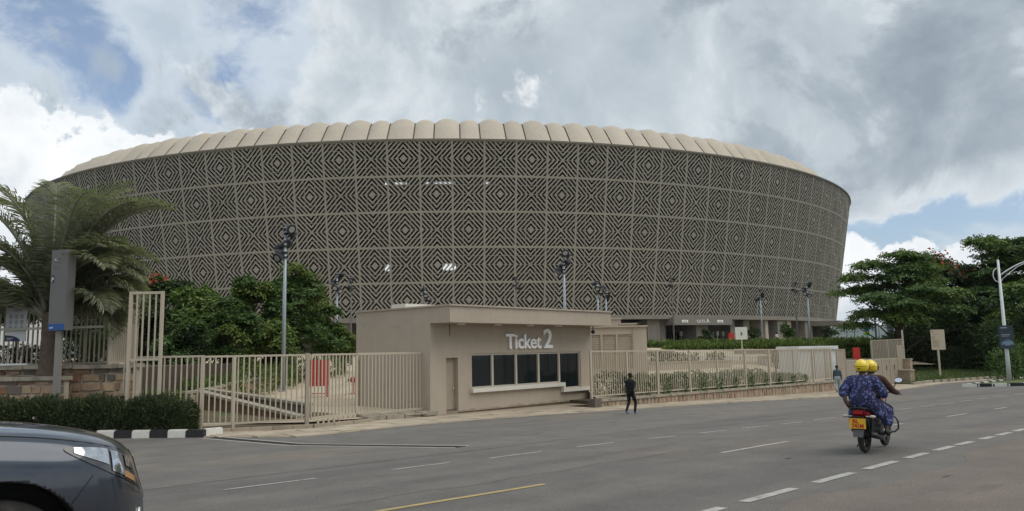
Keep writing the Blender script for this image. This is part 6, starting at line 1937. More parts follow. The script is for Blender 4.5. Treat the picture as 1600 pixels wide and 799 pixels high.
for z0_, z1_, cc in ((0.5, 1.0, (0.03, 0.25, 0.6)), (0.25, 0.5, (0.7, 0.55, 0.03)), (0.0, 0.25, (0.03, 0.25, 0.05))):
    b = MB(); hh = t_.z - f_.z + 0.6
    cols = 7
    for k in range(cols + 1):
        f = k / cols; x_ = t_.x + 0.06 + (f_.x - t_.x) * f; yy = 130 + 0.12 * math.sin(f * 7); dz = -0.25 * f
        b.v += [(x_, yy, f_.z - 0.3 + hh * z0_ + dz), (x_, yy, f_.z - 0.3 + hh * z1_ + dz)]
    for k in range(cols): b.f.append([2 * k, 2 * k + 2, 2 * k + 3, 2 * k + 1]); b.m.append(0)
    b.build('flag_stripe', mat('flag_%d' % int(cc[2] * 100), cc, 0.7), e)

# pale house far off behind the terrace
DB = 96.0
a_, c_ = at(-70, 476, DB), at(58, 528, DB)
hs = empty('pale_house', ((a_.x + c_.x) / 2, DB, 1.5), 'pale low house far behind the terrace fence at the left edge', 'house')
m_hw = mat('house_white', (0.66, 0.66, 0.66), 0.8, var=0.06, scale=0.4, streak=0.08)
b = MB(); b.box(((a_.x + c_.x) / 2, DB + 3, (a_.z + 1.0) / 2), (c_.x - a_.x, 6, a_.z - 1.0)); b.build('wall', m_hw, hs)
b = MB(); b.box(((a_.x + c_.x) / 2, DB + 3, a_.z + 0.16), (c_.x - a_.x + 0.8, 6.8, 0.3)); b.build('roof', mat('house_roof', (0.35, 0.37, 0.40), 0.6), hs)
for i in range(7):
    x_ = a_.x + (c_.x - a_.x) * (i + 0.5) / 7
    b = MB(); b.box((x_, DB - 0.01, a_.z - 1.9), (0.9, 0.06, 1.4)); w_ = b.build('window', m_glass, hs)
    b = MB(); b.box((x_, DB - 0.05, a_.z - 1.9), (0.06, 0.05, 1.4)); b.box((x_, DB - 0.04, a_.z - 2.66), (1.1, 0.1, 0.08)); b.build('frame', m_hw, w_)
# ------------------------------------------------------------------ people
def remeshed(name, caps, mats, voxel=0.016, smooth=5):
    """one continuous skin over tapered capsules; caps: (p0, p1, r0, r1, material index)"""
    b = MB()
    for p0, p1, r0, r1, _ in caps:
        p0, p1 = Vector(p0), Vector(p1)
        b.sphere(p0, r0, 12, 8); b.sphere(p1, r1, 12, 8)
        if (p1 - p0).length > 1e-4: b.tube([p0, p1], [r0, r1], 12)
    me = b.mesh('raw', mats[0])
    o = bpy.data.objects.new('raw', me); COL.objects.link(o)
    m = o.modifiers.new('r', 'REMESH'); m.mode = 'VOXEL'; m.voxel_size = voxel
    s = o.modifiers.new('s', 'SMOOTH'); s.iterations = smooth; s.factor = 0.5
    dg = bpy.context.evaluated_depsgraph_get()
    out = bpy.data.meshes.new_from_object(o.evaluated_get(dg))
    bpy.data.objects.remove(o)
    out.name = name
    out.materials.clear()
    for mm in mats: out.materials.append(mm)
    n = len(out.polygons)
    cen = np.empty(n * 3, np.float32); out.polygons.foreach_get('center', cen); cen = cen.reshape(-1, 3)
    best = np.full(n, 1e9); idx = np.zeros(n, np.int32)
    for p0, p1, r0, r1, mi in caps:
        a = np.array(p0); d = np.array(p1) - a; L2 = float(d @ d) + 1e-9
        t = np.clip((cen - a) @ d / L2, 0, 1)
        dist = np.linalg.norm(cen - (a + t[:, None] * d), axis=1) - (r0 + (r1 - r0) * t)
        k = dist < best; best[k] = dist[k]; idx[k] = mi
    out.polygons.foreach_set('material_index', idx)
    out.polygons.foreach_set('use_smooth', [True] * n)
    return out
m_skin = mat('dark_skin', (0.065, 0.036, 0.024), 0.5, var=0.08, scale=8)
m_hair = mat('black_hair', (0.010, 0.009, 0.008), 0.8, var=0.2, scale=30, bump=0.5, bscale=120)
def cloth(name, c): return mat(name, c, 0.9, var=0.18, scale=5, bump=0.5, bscale=9)
def hand(at_, dirv, side, mi, curl=0.4):
    """palm, four fingers of unequal length with a bend, thumb from the side"""
    c = []
    at_ = Vector(at_); d = Vector(dirv).normalized()
    w = d.cross(Vector(side)).normalized()        # across the palm
    nrm = Vector(side).normalized()
    pe = at_ + d * 0.085
    c.append((at_, pe, 0.027, 0.033, mi)); c.append((at_ + w * 0.018, pe + w * 0.024, 0.02, 0.02, mi)); c.append((at_ - w * 0.018, pe - w * 0.024, 0.02, 0.02, mi))
    for k, l in zip((-0.034, -0.012, 0.011, 0.033), (0.062, 0.078, 0.083, 0.072)):
        b0 = pe + w * k; b1 = b0 + (d + nrm * curl * 0.4).normalized() * l * 0.55; b2 = b1 + (d + nrm * curl * 1.6).normalized() * l * 0.5
        c.append((b0, b1, 0.0105, 0.0095, mi)); c.append((b1, b2, 0.0095, 0.008, mi))
    t0 = at_ + d * 0.025 + w * 0.03; t1 = t0 + (d * 0.6 + w * 0.6 + nrm * 0.35).normalized() * 0.05
    c.append((t0, t1, 0.013, 0.011, mi)); c.append((t1, t1 + (d + nrm * 0.4).normalized() * 0.03, 0.011, 0.009, mi))
    return c
def head(c, face, mi_skin, mi_hair):
    """skull, jaw, nose, ears, cropped hair; c: skull centre, face: forward unit vector"""
    c = Vector(c); f = Vector(face).normalized(); l = Vector((0, 0, 1)).cross(f).normalized(); u = Vector((0, 0, 1))
    q = [(c - f * 0.02 + u * 0.015, c + f * 0.025 + u * 0.01, 0.092, 0.086, mi_skin), (c + f * 0.05 - u * 0.06, c + f * 0.065 - u * 0.095, 0.062, 0.036, mi_skin),
         (c + f * 0.098 + u * 0.005, c + f * 0.118 - u * 0.03, 0.012, 0.018, mi_skin), (c + f * 0.098 - u * 0.062, c + f * 0.1 - u * 0.066, 0.02, 0.02, mi_skin)]
    for s in (-1, 1): q.append((c + l * s * 0.086 + u * 0.01, c + l * s * 0.094 - u * 0.03, 0.02, 0.014, mi_skin))
    q.append((c - f * 0.035 + u * 0.035, c + f * 0.02 + u * 0.045, 0.092, 0.080, mi_hair))
    q.append((c - f * 0.06 - u * 0.01, c - f * 0.05 - u * 0.04, 0.06, 0.055, mi_hair))
    return q
def walker(loc, rz, H, label, m_top, m_leg, m_shoe, sleeve='short', stride=0.34, swing=0.3, bulk=1.0, group=None):
    k = H / 1.72
    P = lambda x, y, z: (x * k, y * k, z * k)
    b = bulk
    s = stride
    SK, HR, TP, LG, SH = 0, 1, 2, 3, 4
    c = []
    c += [(P(0, 0, 0.93), P(0, 0, 0.99), 0.145 * b, 0.14 * b, LG)]
    c += [(P(0, -0.06, 0.96), P(0, 0.06, 0.96), 0.13 * b, 0.13 * b, LG)]
    c += [(P(0, 0, 1.02), P(0.015, 0, 1.20), 0.135 * b, 0.145 * b, TP), (P(0.01, -0.09, 1.32), P(0.01, 0.09, 1.32), 0.115 * b, 0.115 * b, TP), (P(0.01, -0.145, 1.375), P(0.01, 0, 1.40), 0.062 * b, 0.08 * b, TP), (P(0.01, 0.145, 1.375), P(0.01, 0, 1.40), 0.062 * b, 0.08 * b, TP), (P(0, -0.07, 1.1), P(0, 0.07, 1.1), 0.11 * b, 0.11 * b, TP)]
    c += [(P(0.01, 0, 1.42), P(0.03, 0, 1.52), 0.058, 0.054, SK)]
    c += head(P(0.045, 0, 1.615), (1, 0, 0), SK, HR)
    # legs: one forward, one trailing on its toes
    for sd, fx, kx, kz, fz, toe in ((1, -s, 0.06, 0.50, 0.12, -0.55), (-1, s * 0.75, 0.20, 0.50, 0.055, 0.0)):
        hip, kn, an = P(0, sd * 0.085, 0.90), P(kx + (fx * 0.25), sd * 0.09, kz), P(fx, sd * 0.085, fz + 0.045)
        c += [(hip, kn, 0.092 * b, 0.068, LG), (kn, an, 0.066, 0.050, LG)]
        an_ = Vector(an); fd = Vector((math.cos(toe), 0, math.sin(toe)))
        c += [(an_ + Vector((-0.02, 0, -0.035)), an_ + fd * 0.15 + Vector((0, 0, -0.045 if toe == 0 else -0.035)), 0.042, 0.038, SH)]
    # arms swing against the legs
    for sd, sw in ((1, swing), (-1, -swing * 0.7)):
        sh, el = P(0.01, sd * 0.18, 1.355), P(-0.02 + sw * 0.35, sd * 0.225, 1.11)
        wr = P(0.04 + sw * 0.6, sd * 0.235, 0.87)
        mi = TP
        c += [(sh, el, 0.062 * b, 0.05, TP)]
        if sleeve == 'long': c += [(el, wr, 0.048, 0.036, TP)]
        else: c += [(el, Vector(el).lerp(Vector(wr), 0.05), 0.045, 0.044, TP), (Vector(el).lerp(Vector(wr), 0.1), wr, 0.040, 0.029, SK)]
        d_ = (Vector(wr) - Vector(el)).normalized()
        c += hand(wr, d_, (0.2, -sd, 0), SK, 0.7)
    me = remeshed('person', c, [m_skin, m_hair, m_top, m_leg, m_shoe], 0.013)
    o = link('person', me, None, loc, rz)
    tag(o, label, 'person', group)
    return o
AZ = math.atan2(UD[1], UD[0])
p = at(986, 643, 33.0)
p.x, p.y = p.x, 33.0
walker((p.x, p.y, zroad(p.x, p.y) + 0.0), AZ + 0.15, 1.74, 'person in black T-shirt and black trousers walking past the low stone wall', cloth('black_tee', (0.010, 0.010, 0.013)), cloth('black_trousers', (0.009, 0.009, 0.011)), mat('shoe_bluewhite', (0.16, 0.22, 0.34), 0.5), 'short', 0.22, 0.25, 1.08)
p = at(1310, 611, 48.6)
walker((p.x, 48.6, zroad(p.x, 48.6) + 0.03), AZ + 0.5, 1.68, 'person in blue grey shirt and pale jeans walking away beside the kiosk wall', cloth('bluegrey_shirt', (0.050, 0.075, 0.095)), cloth('pale_jeans', (0.30, 0.36, 0.42)), mat('shoe_brown', (0.08, 0.04, 0.03), 0.6), 'long', 0.2, 0.2, 1.0)
p = at(1213, 590, 58)
walker((p.x, 58, zplaza(p.x, 58)), AZ - 2.2, 1.72, 'person in loose brown clothes standing on the plaza left of the kiosk', cloth('brown_coat', (0.15, 0.11, 0.075)), cloth('brown_trousers', (0.11, 0.085, 0.06)), mat('shoe_brown', (0.08, 0.04, 0.03), 0.6), 'long', 0.10, 0.08, 1.35)
p = at(1214, 530, 108)
walker((p.x, 108, Z_FLOOR), 2.0, 1.75, 'person in a white shirt standing by the pale stadium pillars', cloth('white_shirt', (0.6, 0.6, 0.58)), cloth('dark_trousers', (0.03, 0.03, 0.03)), mat('shoe_brown', (0.08, 0.04, 0.03), 0.6), 'long', 0.05, 0.05, 1.0)

# ------------------------------------------------------------------ motorcycle
MX, MY = 6.22, 14.0
mrz = AZ + 0.15
mz = zroad(MX, MY) + 0.008
moto = empty('motorcycle', (MX, MY, mz), 'red and black motorcycle with a yellow number plate carrying two riders', 'motorcycle', world=False, rz=mrz)
m_tyre = mat('tyre_rubber', (0.018, 0.017, 0.016), 0.85, var=0.2, scale=8, c2=(0.06, 0.05, 0.04), c2scale=6, c2lim=(0.5, 0.75))
m_blackm = mat('black_metal', (0.014, 0.014, 0.015), 0.35, var=0.1)
m_chrome = mat('chrome', (0.45, 0.45, 0.45), 0.25, var=0.0, metal=1.0)
m_bred = mat('bike_red', (0.20, 0.012, 0.015), 0.25, var=0.05, coat=0.6)
m_grey = mat('plastic_grey', (0.10, 0.10, 0.10), 0.6, var=0.1)
def torus(mb, c, R_, r, n=28, k=8, mi=0, flat=1.0):
    vs = []
    for i in range(n):
        a = 2 * PI * i / n
        for j in range(k):
            t = 2 * PI * j / k
            rr = R_ + r * math.cos(t)
            vs.append((c[0] + rr * math.cos(a), c[1] + r * flat * math.sin(t), c[2] + rr * math.sin(a)))
    mb.add(vs, [(i * k + j, i * k + (j + 1) % k, ((i + 1) % n) * k + (j + 1) % k, ((i + 1) % n) * k + j) for i in range(n) for j in range(k)], mi)
def wheel(x, r_t, name):
    b = MB(); torus(b, (x, 0, 0.30), 0.30 - r_t, r_t); w = b.build('wheel', m_tyre, moto, True)
    b = MB(); torus(b, (x, 0, 0.30), 0.225, 0.018, 28, 6, flat=2.2)
    for i in range(5):
        a = 2 * PI * i / 5 + 0.3
        b.beam((x, 0, 0.30), (x + 0.22 * math.cos(a), 0, 0.30 + 0.22 * math.sin(a)), 0.05, 0.03, up=(0, 1, 0))
    b.tube([(x, -0.09, 0.3), (x, 0.09, 0.3)], 0.055, 12); b.build('rim', m_blackm, w)
    return w
wheel(0, 0.052, 'rear'); wheel(1.27, 0.042, 'front')
b = MB()
b.tube([(0.0, 0.11, 0.3), (0.45, 0.13, 0.36)], 0.025, 6); b.tube([(0.0, -0.11, 0.3), (0.45, -0.13, 0.36)], 0.025, 6)
b.tube([(0.45, 0.0, 0.36), (0.9, 0, 0.4), (1.05, 0, 0.88)], 0.03, 8); b.tube([(-0.12, 0.1, 0.72), (0.5, 0.1, 0.68), (1.02, 0, 0.86)], 0.022, 6); b.tube([(-0.12, -0.1, 0.72), (0.5, -0.1, 0.68), (1.02, 0, 0.86)], 0.022, 6)
b.build('frame', m_blackm, moto)
for sg in (-1, 1):
    b = MB(); b.tube([(0.02, sg * 0.13, 0.33), (0.12, sg * 0.13, 0.68)], 0.028, 8)
    for i in range(8): b.tube([(0.03 + 0.010 * i, sg * 0.13, 0.38 + 0.032 * i), (0.035 + 0.010 * i, sg * 0.13, 0.395 + 0.032 * i)], 0.042, 10)
    b.build('shock_absorber', m_blackm, moto)
    b = MB(); b.tube([(1.27, sg * 0.09, 0.30), (1.10, sg * 0.09, 0.95)], 0.026, 8); b.build('fork_leg', m_chrome, moto)
b = MB(); b.box((0.62, 0, 0.42), (0.36, 0.26, 0.3)); b.tube([(0.72, 0, 0.5), (0.86, 0, 0.62)], 0.10, 12); b.tube([(0.5, -0.17, 0.4), (0.5, 0.17, 0.4)], 0.10, 14); b.build('engine', m_grey, moto)
b = MB(); b.tube([(0.86, -0.06, 0.5), (0.88, -0.12, 0.28), (0.6, -0.17, 0.24)], 0.024, 8); b.build('exhaust_pipe', m_chrome, moto, True)
b = MB(); b.tube([(0.6, -0.17, 0.24), (0.3, -0.19, 0.27), (-0.22, -0.2, 0.36)], [0.03, 0.048, 0.052], 12); b.build('silencer', m_blackm, moto, True)
# seat, tank, tail
def loft(name, secs, m, par, n=14, p=2.4):
    """superellipse sections: (x, half width, half height, z centre)"""
    b = MB()
    for x, w, h, z in secs:
        for k in range(n):
            t = 2 * PI * k / n
            ct, st_ = math.cos(t), math.sin(t)
            b.v.append((x, w * math.copysign(abs(ct) ** (2 / p), ct), z + h * math.copysign(abs(st_) ** (2 / p), st_)))
    for i in range(len(secs) - 1):
        for k in range(n):
            b.f.append([i * n + k, i * n + (k + 1) % n, (i + 1) * n + (k + 1) % n, (i + 1) * n + k]); b.m.append(0)
    b.f.append(list(range(n))); b.m.append(0); e_ = (len(secs) - 1) * n; b.f.append([e_ + k for k in range(n)][::-1]); b.m.append(0)
    return b.build(name, m, par, True)
loft('seat', [(-0.14, 0.10, 0.04, 0.80), (0.0, 0.135, 0.055, 0.80), (0.35, 0.135, 0.055, 0.785), (0.6, 0.11, 0.05, 0.77), (0.72, 0.09, 0.05, 0.79)], m_blackm, moto)
loft('tank', [(0.68, 0.10, 0.09, 0.80), (0.8, 0.15, 0.12, 0.86), (0.95, 0.155, 0.13, 0.89), (1.06, 0.11, 0.09, 0.88)], m_bred, moto)
loft('tail_cowl', [(-0.26, 0.105, 0.055, 0.745), (-0.12, 0.13, 0.075, 0.73), (0.15, 0.13, 0.08, 0.70), (0.42, 0.11, 0.07, 0.66)], m_bred, moto)
b = MB(); b.box((-0.275, 0, 0.765), (0.03, 0.17, 0.065)); b.build('tail_light', mat('tail_red', (0.35, 0.012, 0.012), 0.2, var=0.02, coat=0.5), moto)
for sg in (-1, 1):
    b = MB(); b.tube([(-0.24, sg * 0.12, 0.69), (-0.24, sg * 0.19, 0.69)], 0.012, 6); b.sphere((-0.24, sg * 0.24, 0.69), (0.04, 0.06, 0.03)); b.build('indicator', mat('indicator_lens', (0.45, 0.40, 0.33), 0.3), moto, True)
# rack
b = MB(); b.tube([(0.0, 0.15, 0.80), (-0.3, 0.13, 0.84), (-0.33, 0, 0.85), (-0.3, -0.13, 0.84), (0.0, -0.15, 0.80)], 0.013, 6); b.tube([(-0.12, -0.14, 0.815), (-0.12, 0.14, 0.815)], 0.011, 6); b.build('grab_rail', m_blackm, moto, True)
# rear mudguard, flap and plate
b = MB()
for i in range(9):
    a = R(60 + i * 13)
    b.v += [(0.345 * math.cos(a), -0.075, 0.30 + 0.345 * math.sin(a)), (0.355 * math.cos(a), 0, 0.30 + 0.365 * math.sin(a)), (0.345 * math.cos(a), 0.075, 0.30 + 0.345 * math.sin(a))]
for i in range(8):
    for j in range(2): b.f.append([i * 3 + j, i * 3 + j + 1, (i + 1) * 3 + j + 1, (i + 1) * 3 + j]); b.m.append(0)
b.build('rear_mudguard', m_blackm, moto, True)
b = MB(); b.add([(-0.335, -0.10, 0.455), (-0.335, 0.10, 0.455), (-0.365, 0.085, 0.32), (-0.365, -0.085, 0.32), (-0.325, -0.10, 0.455), (-0.325, 0.10, 0.455), (-0.355, 0.085, 0.32), (-0.355, -0.085, 0.32)], [(0, 1, 2, 3), (7, 6, 5, 4), (0, 4, 5, 1), (2, 6, 7, 3), (1, 5, 6, 2), (3, 7, 4, 0)]); b.build('mud_flap', m_grey, moto)
b = MB(); b.box((-0.3, 0, 0.57), (0.08, 0.2, 0.24)); b.build('plate_bracket', m_blackm, moto)
b = MB(); b.box((-0.347, 0.0, 0.565), (0.012, 0.285, 0.185)); pl = b.build('number_plate', mat('plate_yellow', (0.72, 0.42, 0.02), 0.45, var=0.06, scale=8), moto)
m_pr = mat('plate_red', (0.45, 0.03, 0.015), 0.5)
for s_, w_, y_, z_ in (('RL', 0.105, 0.085, 0.575), ('741M', 0.205, 0.10, 0.49)):
    me = text_mesh(s_, 0.098, 0.002, m_pr, w_, 'LEFT', 0.004)
    link('lettering', me, pl, mw=face_matrix((-0.356, y_, z_), (0, -1, 0)))
# handlebar, mirrors, lamp, crash bars, pegs
b = MB(); b.tube([(1.0, -0.36, 1.06), (1.07, -0.2, 1.07), (1.09, 0, 1.04), (1.07, 0.2, 1.07), (1.0, 0.36, 1.06)], 0.014, 8); b.build('handlebar', m_blackm, moto, True)
for sg in (-1, 1):
    b = MB(); b.tube([(0.96, sg * 0.40, 1.055), (1.01, sg * 0.28, 1.065)], 0.02, 8); b.build('grip', m_tyre, moto)
    b = MB(); b.tube([(1.04, sg * 0.26, 1.07), (1.03, sg * 0.33, 1.22), (1.02, sg * 0.36, 1.27)], 0.008, 6); b.tube([(1.06, sg * 0.30, 1.04), (1.04, sg * 0.44, 1.03)], 0.008, 6); st_ = b.build('mirror_stalk', m_blackm, moto, True)
    b = MB(); c_ = Vector((1.0, sg * 0.41, 1.31))
    b.sphere(c_ + Vector((0.02, 0, 0)), (0.03, 0.085, 0.055), 12, 6); mh = b.build('mirror', m_blackm, moto, True)
    b = MB(); b.add([(c_.x - 0.014 + 0.3 * 0.043 * math.sin(k * PI / 6), c_.y + 0.07 * math.cos(k * PI / 6), c_.z + 0.043 * math.sin(k * PI / 6)) for k in range(12)], [list(range(12))[::-1]]); b.build('mirror_glass', mat('mirror_glass', (0.8, 0.82, 0.84), 0.03, var=0.0, metal=1.0), mh)
    b = MB(); b.tube([(0.90, sg * 0.10, 0.62), (0.98, sg * 0.30, 0.60), (1.0, sg * 0.34, 0.52), (1.0, sg * 0.34, 0.38), (0.96, sg * 0.28, 0.32), (0.8, sg * 0.1, 0.30)], 0.016, 8); b.build('crash_bar', m_blackm, moto, True)
    b = MB(); b.tube([(0.62, sg * 0.1, 0.30), (0.62, sg * 0.29, 0.30)], 0.018, 6); b.tube([(0.36, sg * 0.12, 0.34), (0.34, sg * 0.30, 0.34)], 0.018, 6); b.build('footrest', m_tyre, moto)
b = MB(); b.sphere((1.22, 0, 0.92), (0.08, 0.1, 0.11), 12, 8); b.box((1.12, 0, 1.02), (0.1, 0.2, 0.08)); b.build('headlamp', m_blackm, moto, True)
b = MB()
for i in range(8):
    a = R(20 + i * 20)
    b.v += [(1.27 + 0.345 * math.cos(a), -0.06, 0.30 + 0.345 * math.sin(a)), (1.27 + 0.355 * math.cos(a), 0.06, 0.30 + 0.345 * math.sin(a))]
for i in range(7): b.f.append([2 * i, 2 * i + 1, 2 * i + 3, 2 * i + 2]); b.m.append(0)
b.build('front_mudguard', m_bred, moto, True)
b = MB(); b.tube([(0.3, 0.12, 0.28), (0.18, 0.2, 0.08)], 0.012, 6); b.build('side_stand', m_blackm, moto)
# riders
def dress_material():
    m = bpy.data.materials.new('print_dress'); m.use_nodes = True
    nt = m.node_tree; N, L = nt.nodes, nt.links; bs = N['Principled BSDF']; bs.inputs['Roughness'].default_value = 0.85
    tc = N.new('ShaderNodeTexCoord')
    v = N.new('ShaderNodeTexVoronoi'); v.inputs['Scale'].default_value = 17; v.feature = 'F1'
    nz = N.new('ShaderNodeTexNoise'); nz.inputs['Scale'].default_value = 22; nz.inputs['Detail'].default_value = 3
    mx = N.new('ShaderNodeMix'); mx.data_type = 'VECTOR'; mx.inputs[0].default_value = 0.08
    L.new(tc.outputs['Object'], mx.inputs[4]); L.new(nz.outputs[1], mx.inputs[5]); L.new(tc.outputs['Object'], nz.inputs[0])
    L.new(mx.outputs[1], v.inputs['Vector'])
    r = N.new('ShaderNodeValToRGB'); r.color_ramp.interpolation = 'LINEAR'
    el = r.color_ramp.elements
    for p_, c_ in ((0.30, (0.17, 0.20, 0.40)), (0.42, (0.025, 0.03, 0.12)), (0.6, (0.012, 0.012, 0.032))):
        e_ = el.new(p_); e_.color = (*c_, 1)
    el[0].color = (0.020, 0.02, 0.06, 1); el[-1].color = (0.05, 0.065, 0.20, 1)
    e_ = el.new(0.16); e_.color = (0.04, 0.055, 0.22, 1)
    L.new(v.outputs['Distance'], r.inputs[0]); L.new(r.outputs[0], bs.inputs['Base Color'])
    b_ = N.new('ShaderNodeBump'); b_.inputs['Strength'].default_value = 0.5; b_.inputs['Distance'].default_value = 0.02
    n2 = N.new('ShaderNodeTexNoise'); n2.inputs['Scale'].default_value = 9; L.new(tc.outputs['Object'], n2.inputs[0]); L.new(n2.outputs[0], b_.inputs['Height']); L.new(b_.outputs[0], bs.inputs['Normal'])
    return m
m_dress = dress_material()
m_helm = mat('helmet_yellow', (0.78, 0.56, 0.012), 0.25, var=0.05, scale=4, coat=0.7)
m_visor = mat('visor_black', (0.01, 0.01, 0.012), 0.12, var=0.0)
def helmet(par, c, rz=0.0):
    """open-face shell with neck rim, dark edge trim, vent ridge and visor"""
    c = Vector(c)
    b = MB(); nu, nv = 24, 12
    def sh(t, ph, k=1.0):
        x, y, z = math.cos(ph) * math.cos(t) * 0.152, math.cos(ph) * math.sin(t) * 0.128, math.sin(ph) * 0.138
        return Vector((x * math.cos(rz) - y * math.sin(rz), x * math.sin(rz) + y * math.cos(rz), z)) * k + c
    for j in range(nv + 1):
        for i in range(nu):
            t = 2 * PI * i / nu
            front = max(0, math.cos(t))
            lo = -0.78 + 0.70 * front ** 2
            ph = lo + (PI / 2 - lo) * (j / nv) ** 0.9
            b.v.append(tuple(sh(t, ph)))
    for j in range(nv):
        for i in range(nu): b.f.append([j * nu + i, j * nu + (i + 1) % nu, (j + 1) * nu + (i + 1) % nu, (j + 1) * nu + i]); b.m.append(0)
    h = b.build('helmet', m_helm, par, True)
    b = MB(); pts = []
    for i in range(nu + 1):
        t = 2 * PI * i / nu; front = max(0, math.cos(t)); pts.append(sh(t, -0.78 + 0.70 * front ** 2, 1.0))
    b.tube(pts, 0.010, 6, caps=False); b.build('trim', m_visor, h, True)
    b = MB(); pts = [sh(t, 0.02, 1.012) for t in [R(115 + k * 13) for k in range(11)]]
    b.tube(pts, 0.006, 5); b.build('seam', mat('helmet_seam', (0.30, 0.20, 0.01), 0.4), h, True)
    b = MB()
    for j in range(5):
        for i in range(9):
            b.v.append(tuple(sh(R(-72 + 18 * i), -0.45 + 0.17 * j, 1.05)))
    for j in range(4):
        for i in range(8): b.f.append([j * 9 + i, j * 9 + i + 1, (j + 1) * 9 + i + 1, (j + 1) * 9 + i]); b.m.append(0)
    b.build('visor', m_visor, h, True)
    b = MB(); b.box(sh(PI, -0.30, 1.004), (0.004, 0.05, 0.02), rz); b.build('maker_mark', m_visor, h)
    return h
# pillion passenger in a printed dress
c = []
D, S, SH = 1, 0, 2
c += [((0.10, -0.09, 0.93), (0.10, 0.09, 0.93), 0.175, 0.175, D), ((0.08, 0, 0.98), (0.10, 0, 1.20), 0.20, 0.185, D), ((0.10, -0.10, 1.27), (0.10, 0.10, 1.27), 0.145, 0.145, D), ((0.11, -0.17, 1.355), (0.11, 0.17, 1.355), 0.082, 0.082, D), ((0.04, -0.1, 1.02), (0.04, 0.1, 1.02), 0.15, 0.15, D)]
c += [((0.12, 0, 1.40), (0.15, 0, 1.49), 0.062, 0.058, S)]
c += head((0.165, 0, 1.565), (1, -0.1, 0), S, S)
for sg in (-1, 1):
    hip, kn, an = (0.16, sg * 0.13, 0.90), (0.50, sg * 0.30, 0.72), (0.36, sg * 0.30, 0.41)
    c += [(hip, kn, 0.145, 0.115, D), (kn, (0.44, sg * 0.30, 0.55), 0.115, 0.105, D), ((0.10, sg * 0.15, 0.90), (0.20, sg * 0.23, 0.70), 0.11, 0.08, D), ((0.30, sg * 0.25, 0.72), (0.36, sg * 0.29, 0.60), 0.09, 0.07, D)]
    c += [((0.43, sg * 0.30, 0.52), an, 0.055, 0.042, S), ((0.33, sg * 0.30, 0.375), (0.50, sg * 0.32, 0.355), 0.04, 0.034, SH)]
# left arm reaching back to the rail
c += [((0.11, 0.22, 1.33), (0.03, 0.31, 1.16), 0.092, 0.10, D), ((0.03, 0.31, 1.16), (0.0, 0.33, 1.10), 0.10, 0.09, D), ((0.0, 0.325, 1.12), (-0.06, 0.28, 0.95), 0.048, 0.036, S)]
c += hand((-0.065, 0.272, 0.945), (0.10, -0.5, -0.85), (1, 0.1, 0), S, 0.9)
# right arm forward round the rider
c += [((0.11, -0.22, 1.33), (0.14, -0.33, 1.14), 0.092, 0.10, D), ((0.14, -0.33, 1.14), (0.18, -0.34, 1.08), 0.10, 0.085, D), ((0.17, -0.335, 1.10), (0.36, -0.22, 1.02), 0.046, 0.036, S)]
c += hand((0.36, -0.22, 1.02), (0.8, 0.55, 0), (0, 1, 0.2), S, 0.6)
pas = empty('person', (MX, MY, mz), 'pillion passenger in a blue and violet print dress and yellow helmet', 'person', world=False, rz=mrz)
link('body', remeshed('body', c, [m_skin, m_dress, mat('black_shoe', (0.012, 0.012, 0.012), 0.4)], 0.013, 4), pas)
helmet(pas, (0.155, 0, 1.60), -0.1)
# rider in front
c = []
J, S, T, SH = 1, 0, 2, 3
c += [((0.50, -0.08, 0.90), (0.50, 0.08, 0.90), 0.145, 0.145, T), ((0.51, 0, 0.98), (0.56, 0, 1.2), 0.15, 0.155, J), ((0.58, -0.10, 1.27), (0.58, 0.10, 1.27), 0.125, 0.125, J), ((0.60, -0.18, 1.345), (0.60, 0.18, 1.345), 0.078, 0.078, J)]
c += [((0.61, 0, 1.38), (0.65, 0, 1.48), 0.058, 0.055, S)]
c += head((0.685, 0, 1.55), (1, 0, 0), S, S)
for sg in (-1, 1):
    c += [((0.54, sg * 0.11, 0.88), (0.86, sg * 0.24, 0.76), 0.105, 0.075, T), ((0.86, sg * 0.24, 0.76), (0.66, sg * 0.24, 0.40), 0.072, 0.052, T), ((0.63, sg * 0.24, 0.35), (0.80, sg * 0.25, 0.335), 0.042, 0.036, SH)]
    c += [((0.61, sg * 0.22, 1.33), (0.70, sg * 0.37, 1.12), 0.075, 0.062, J), ((0.70, sg * 0.37, 1.12), (0.90, sg * 0.385, 1.075), 0.06, 0.05, J)]
    c += hand((0.90, sg * 0.385, 1.08), (0.85, -sg * 0.05, 0.0), (0, 0, -1), S, 1.1)
rid = empty('person', (MX, MY, mz), 'motorcycle rider in a brown jacket and yellow helmet gripping the handlebar', 'person', world=False, rz=mrz)
link('body', remeshed('body', c, [m_skin, cloth('brown_jacket', (0.055, 0.026, 0.020)), cloth('black_trousers', (0.009, 0.009, 0.011)), mat('black_shoe', (0.012, 0.012, 0.012), 0.4)], 0.013, 4), rid)
helmet(rid, (0.68, 0, 1.58), 0.0)

for o in (moto, pas, rid): o.scale = (0.95, 0.95, 0.95)

# ------------------------------------------------------------------ car at the left edge
m_car = mat('car_paint', (0.040, 0.050, 0.068), 0.28, var=0.05, scale=2, metal=0.6, coat=1.0, spec=0.5)
m_trim = mat('car_trim', (0.008, 0.008, 0.008), 0.7, var=0.1)
m_cglass = mat('car_glass', (0.01, 0.012, 0.014), 0.04, var=0.0)
CU, CS = 1.745, 7.10        # nose and centre line in road coordinates
cx_, cy_ = xy(CU, CS)
car = empty('car', (cx_, cy_, zroad(cx_, cy_) + 0.005), 'dark grey off-road car nosing in at the left edge of the road', 'car', world=False, rz=AZ)
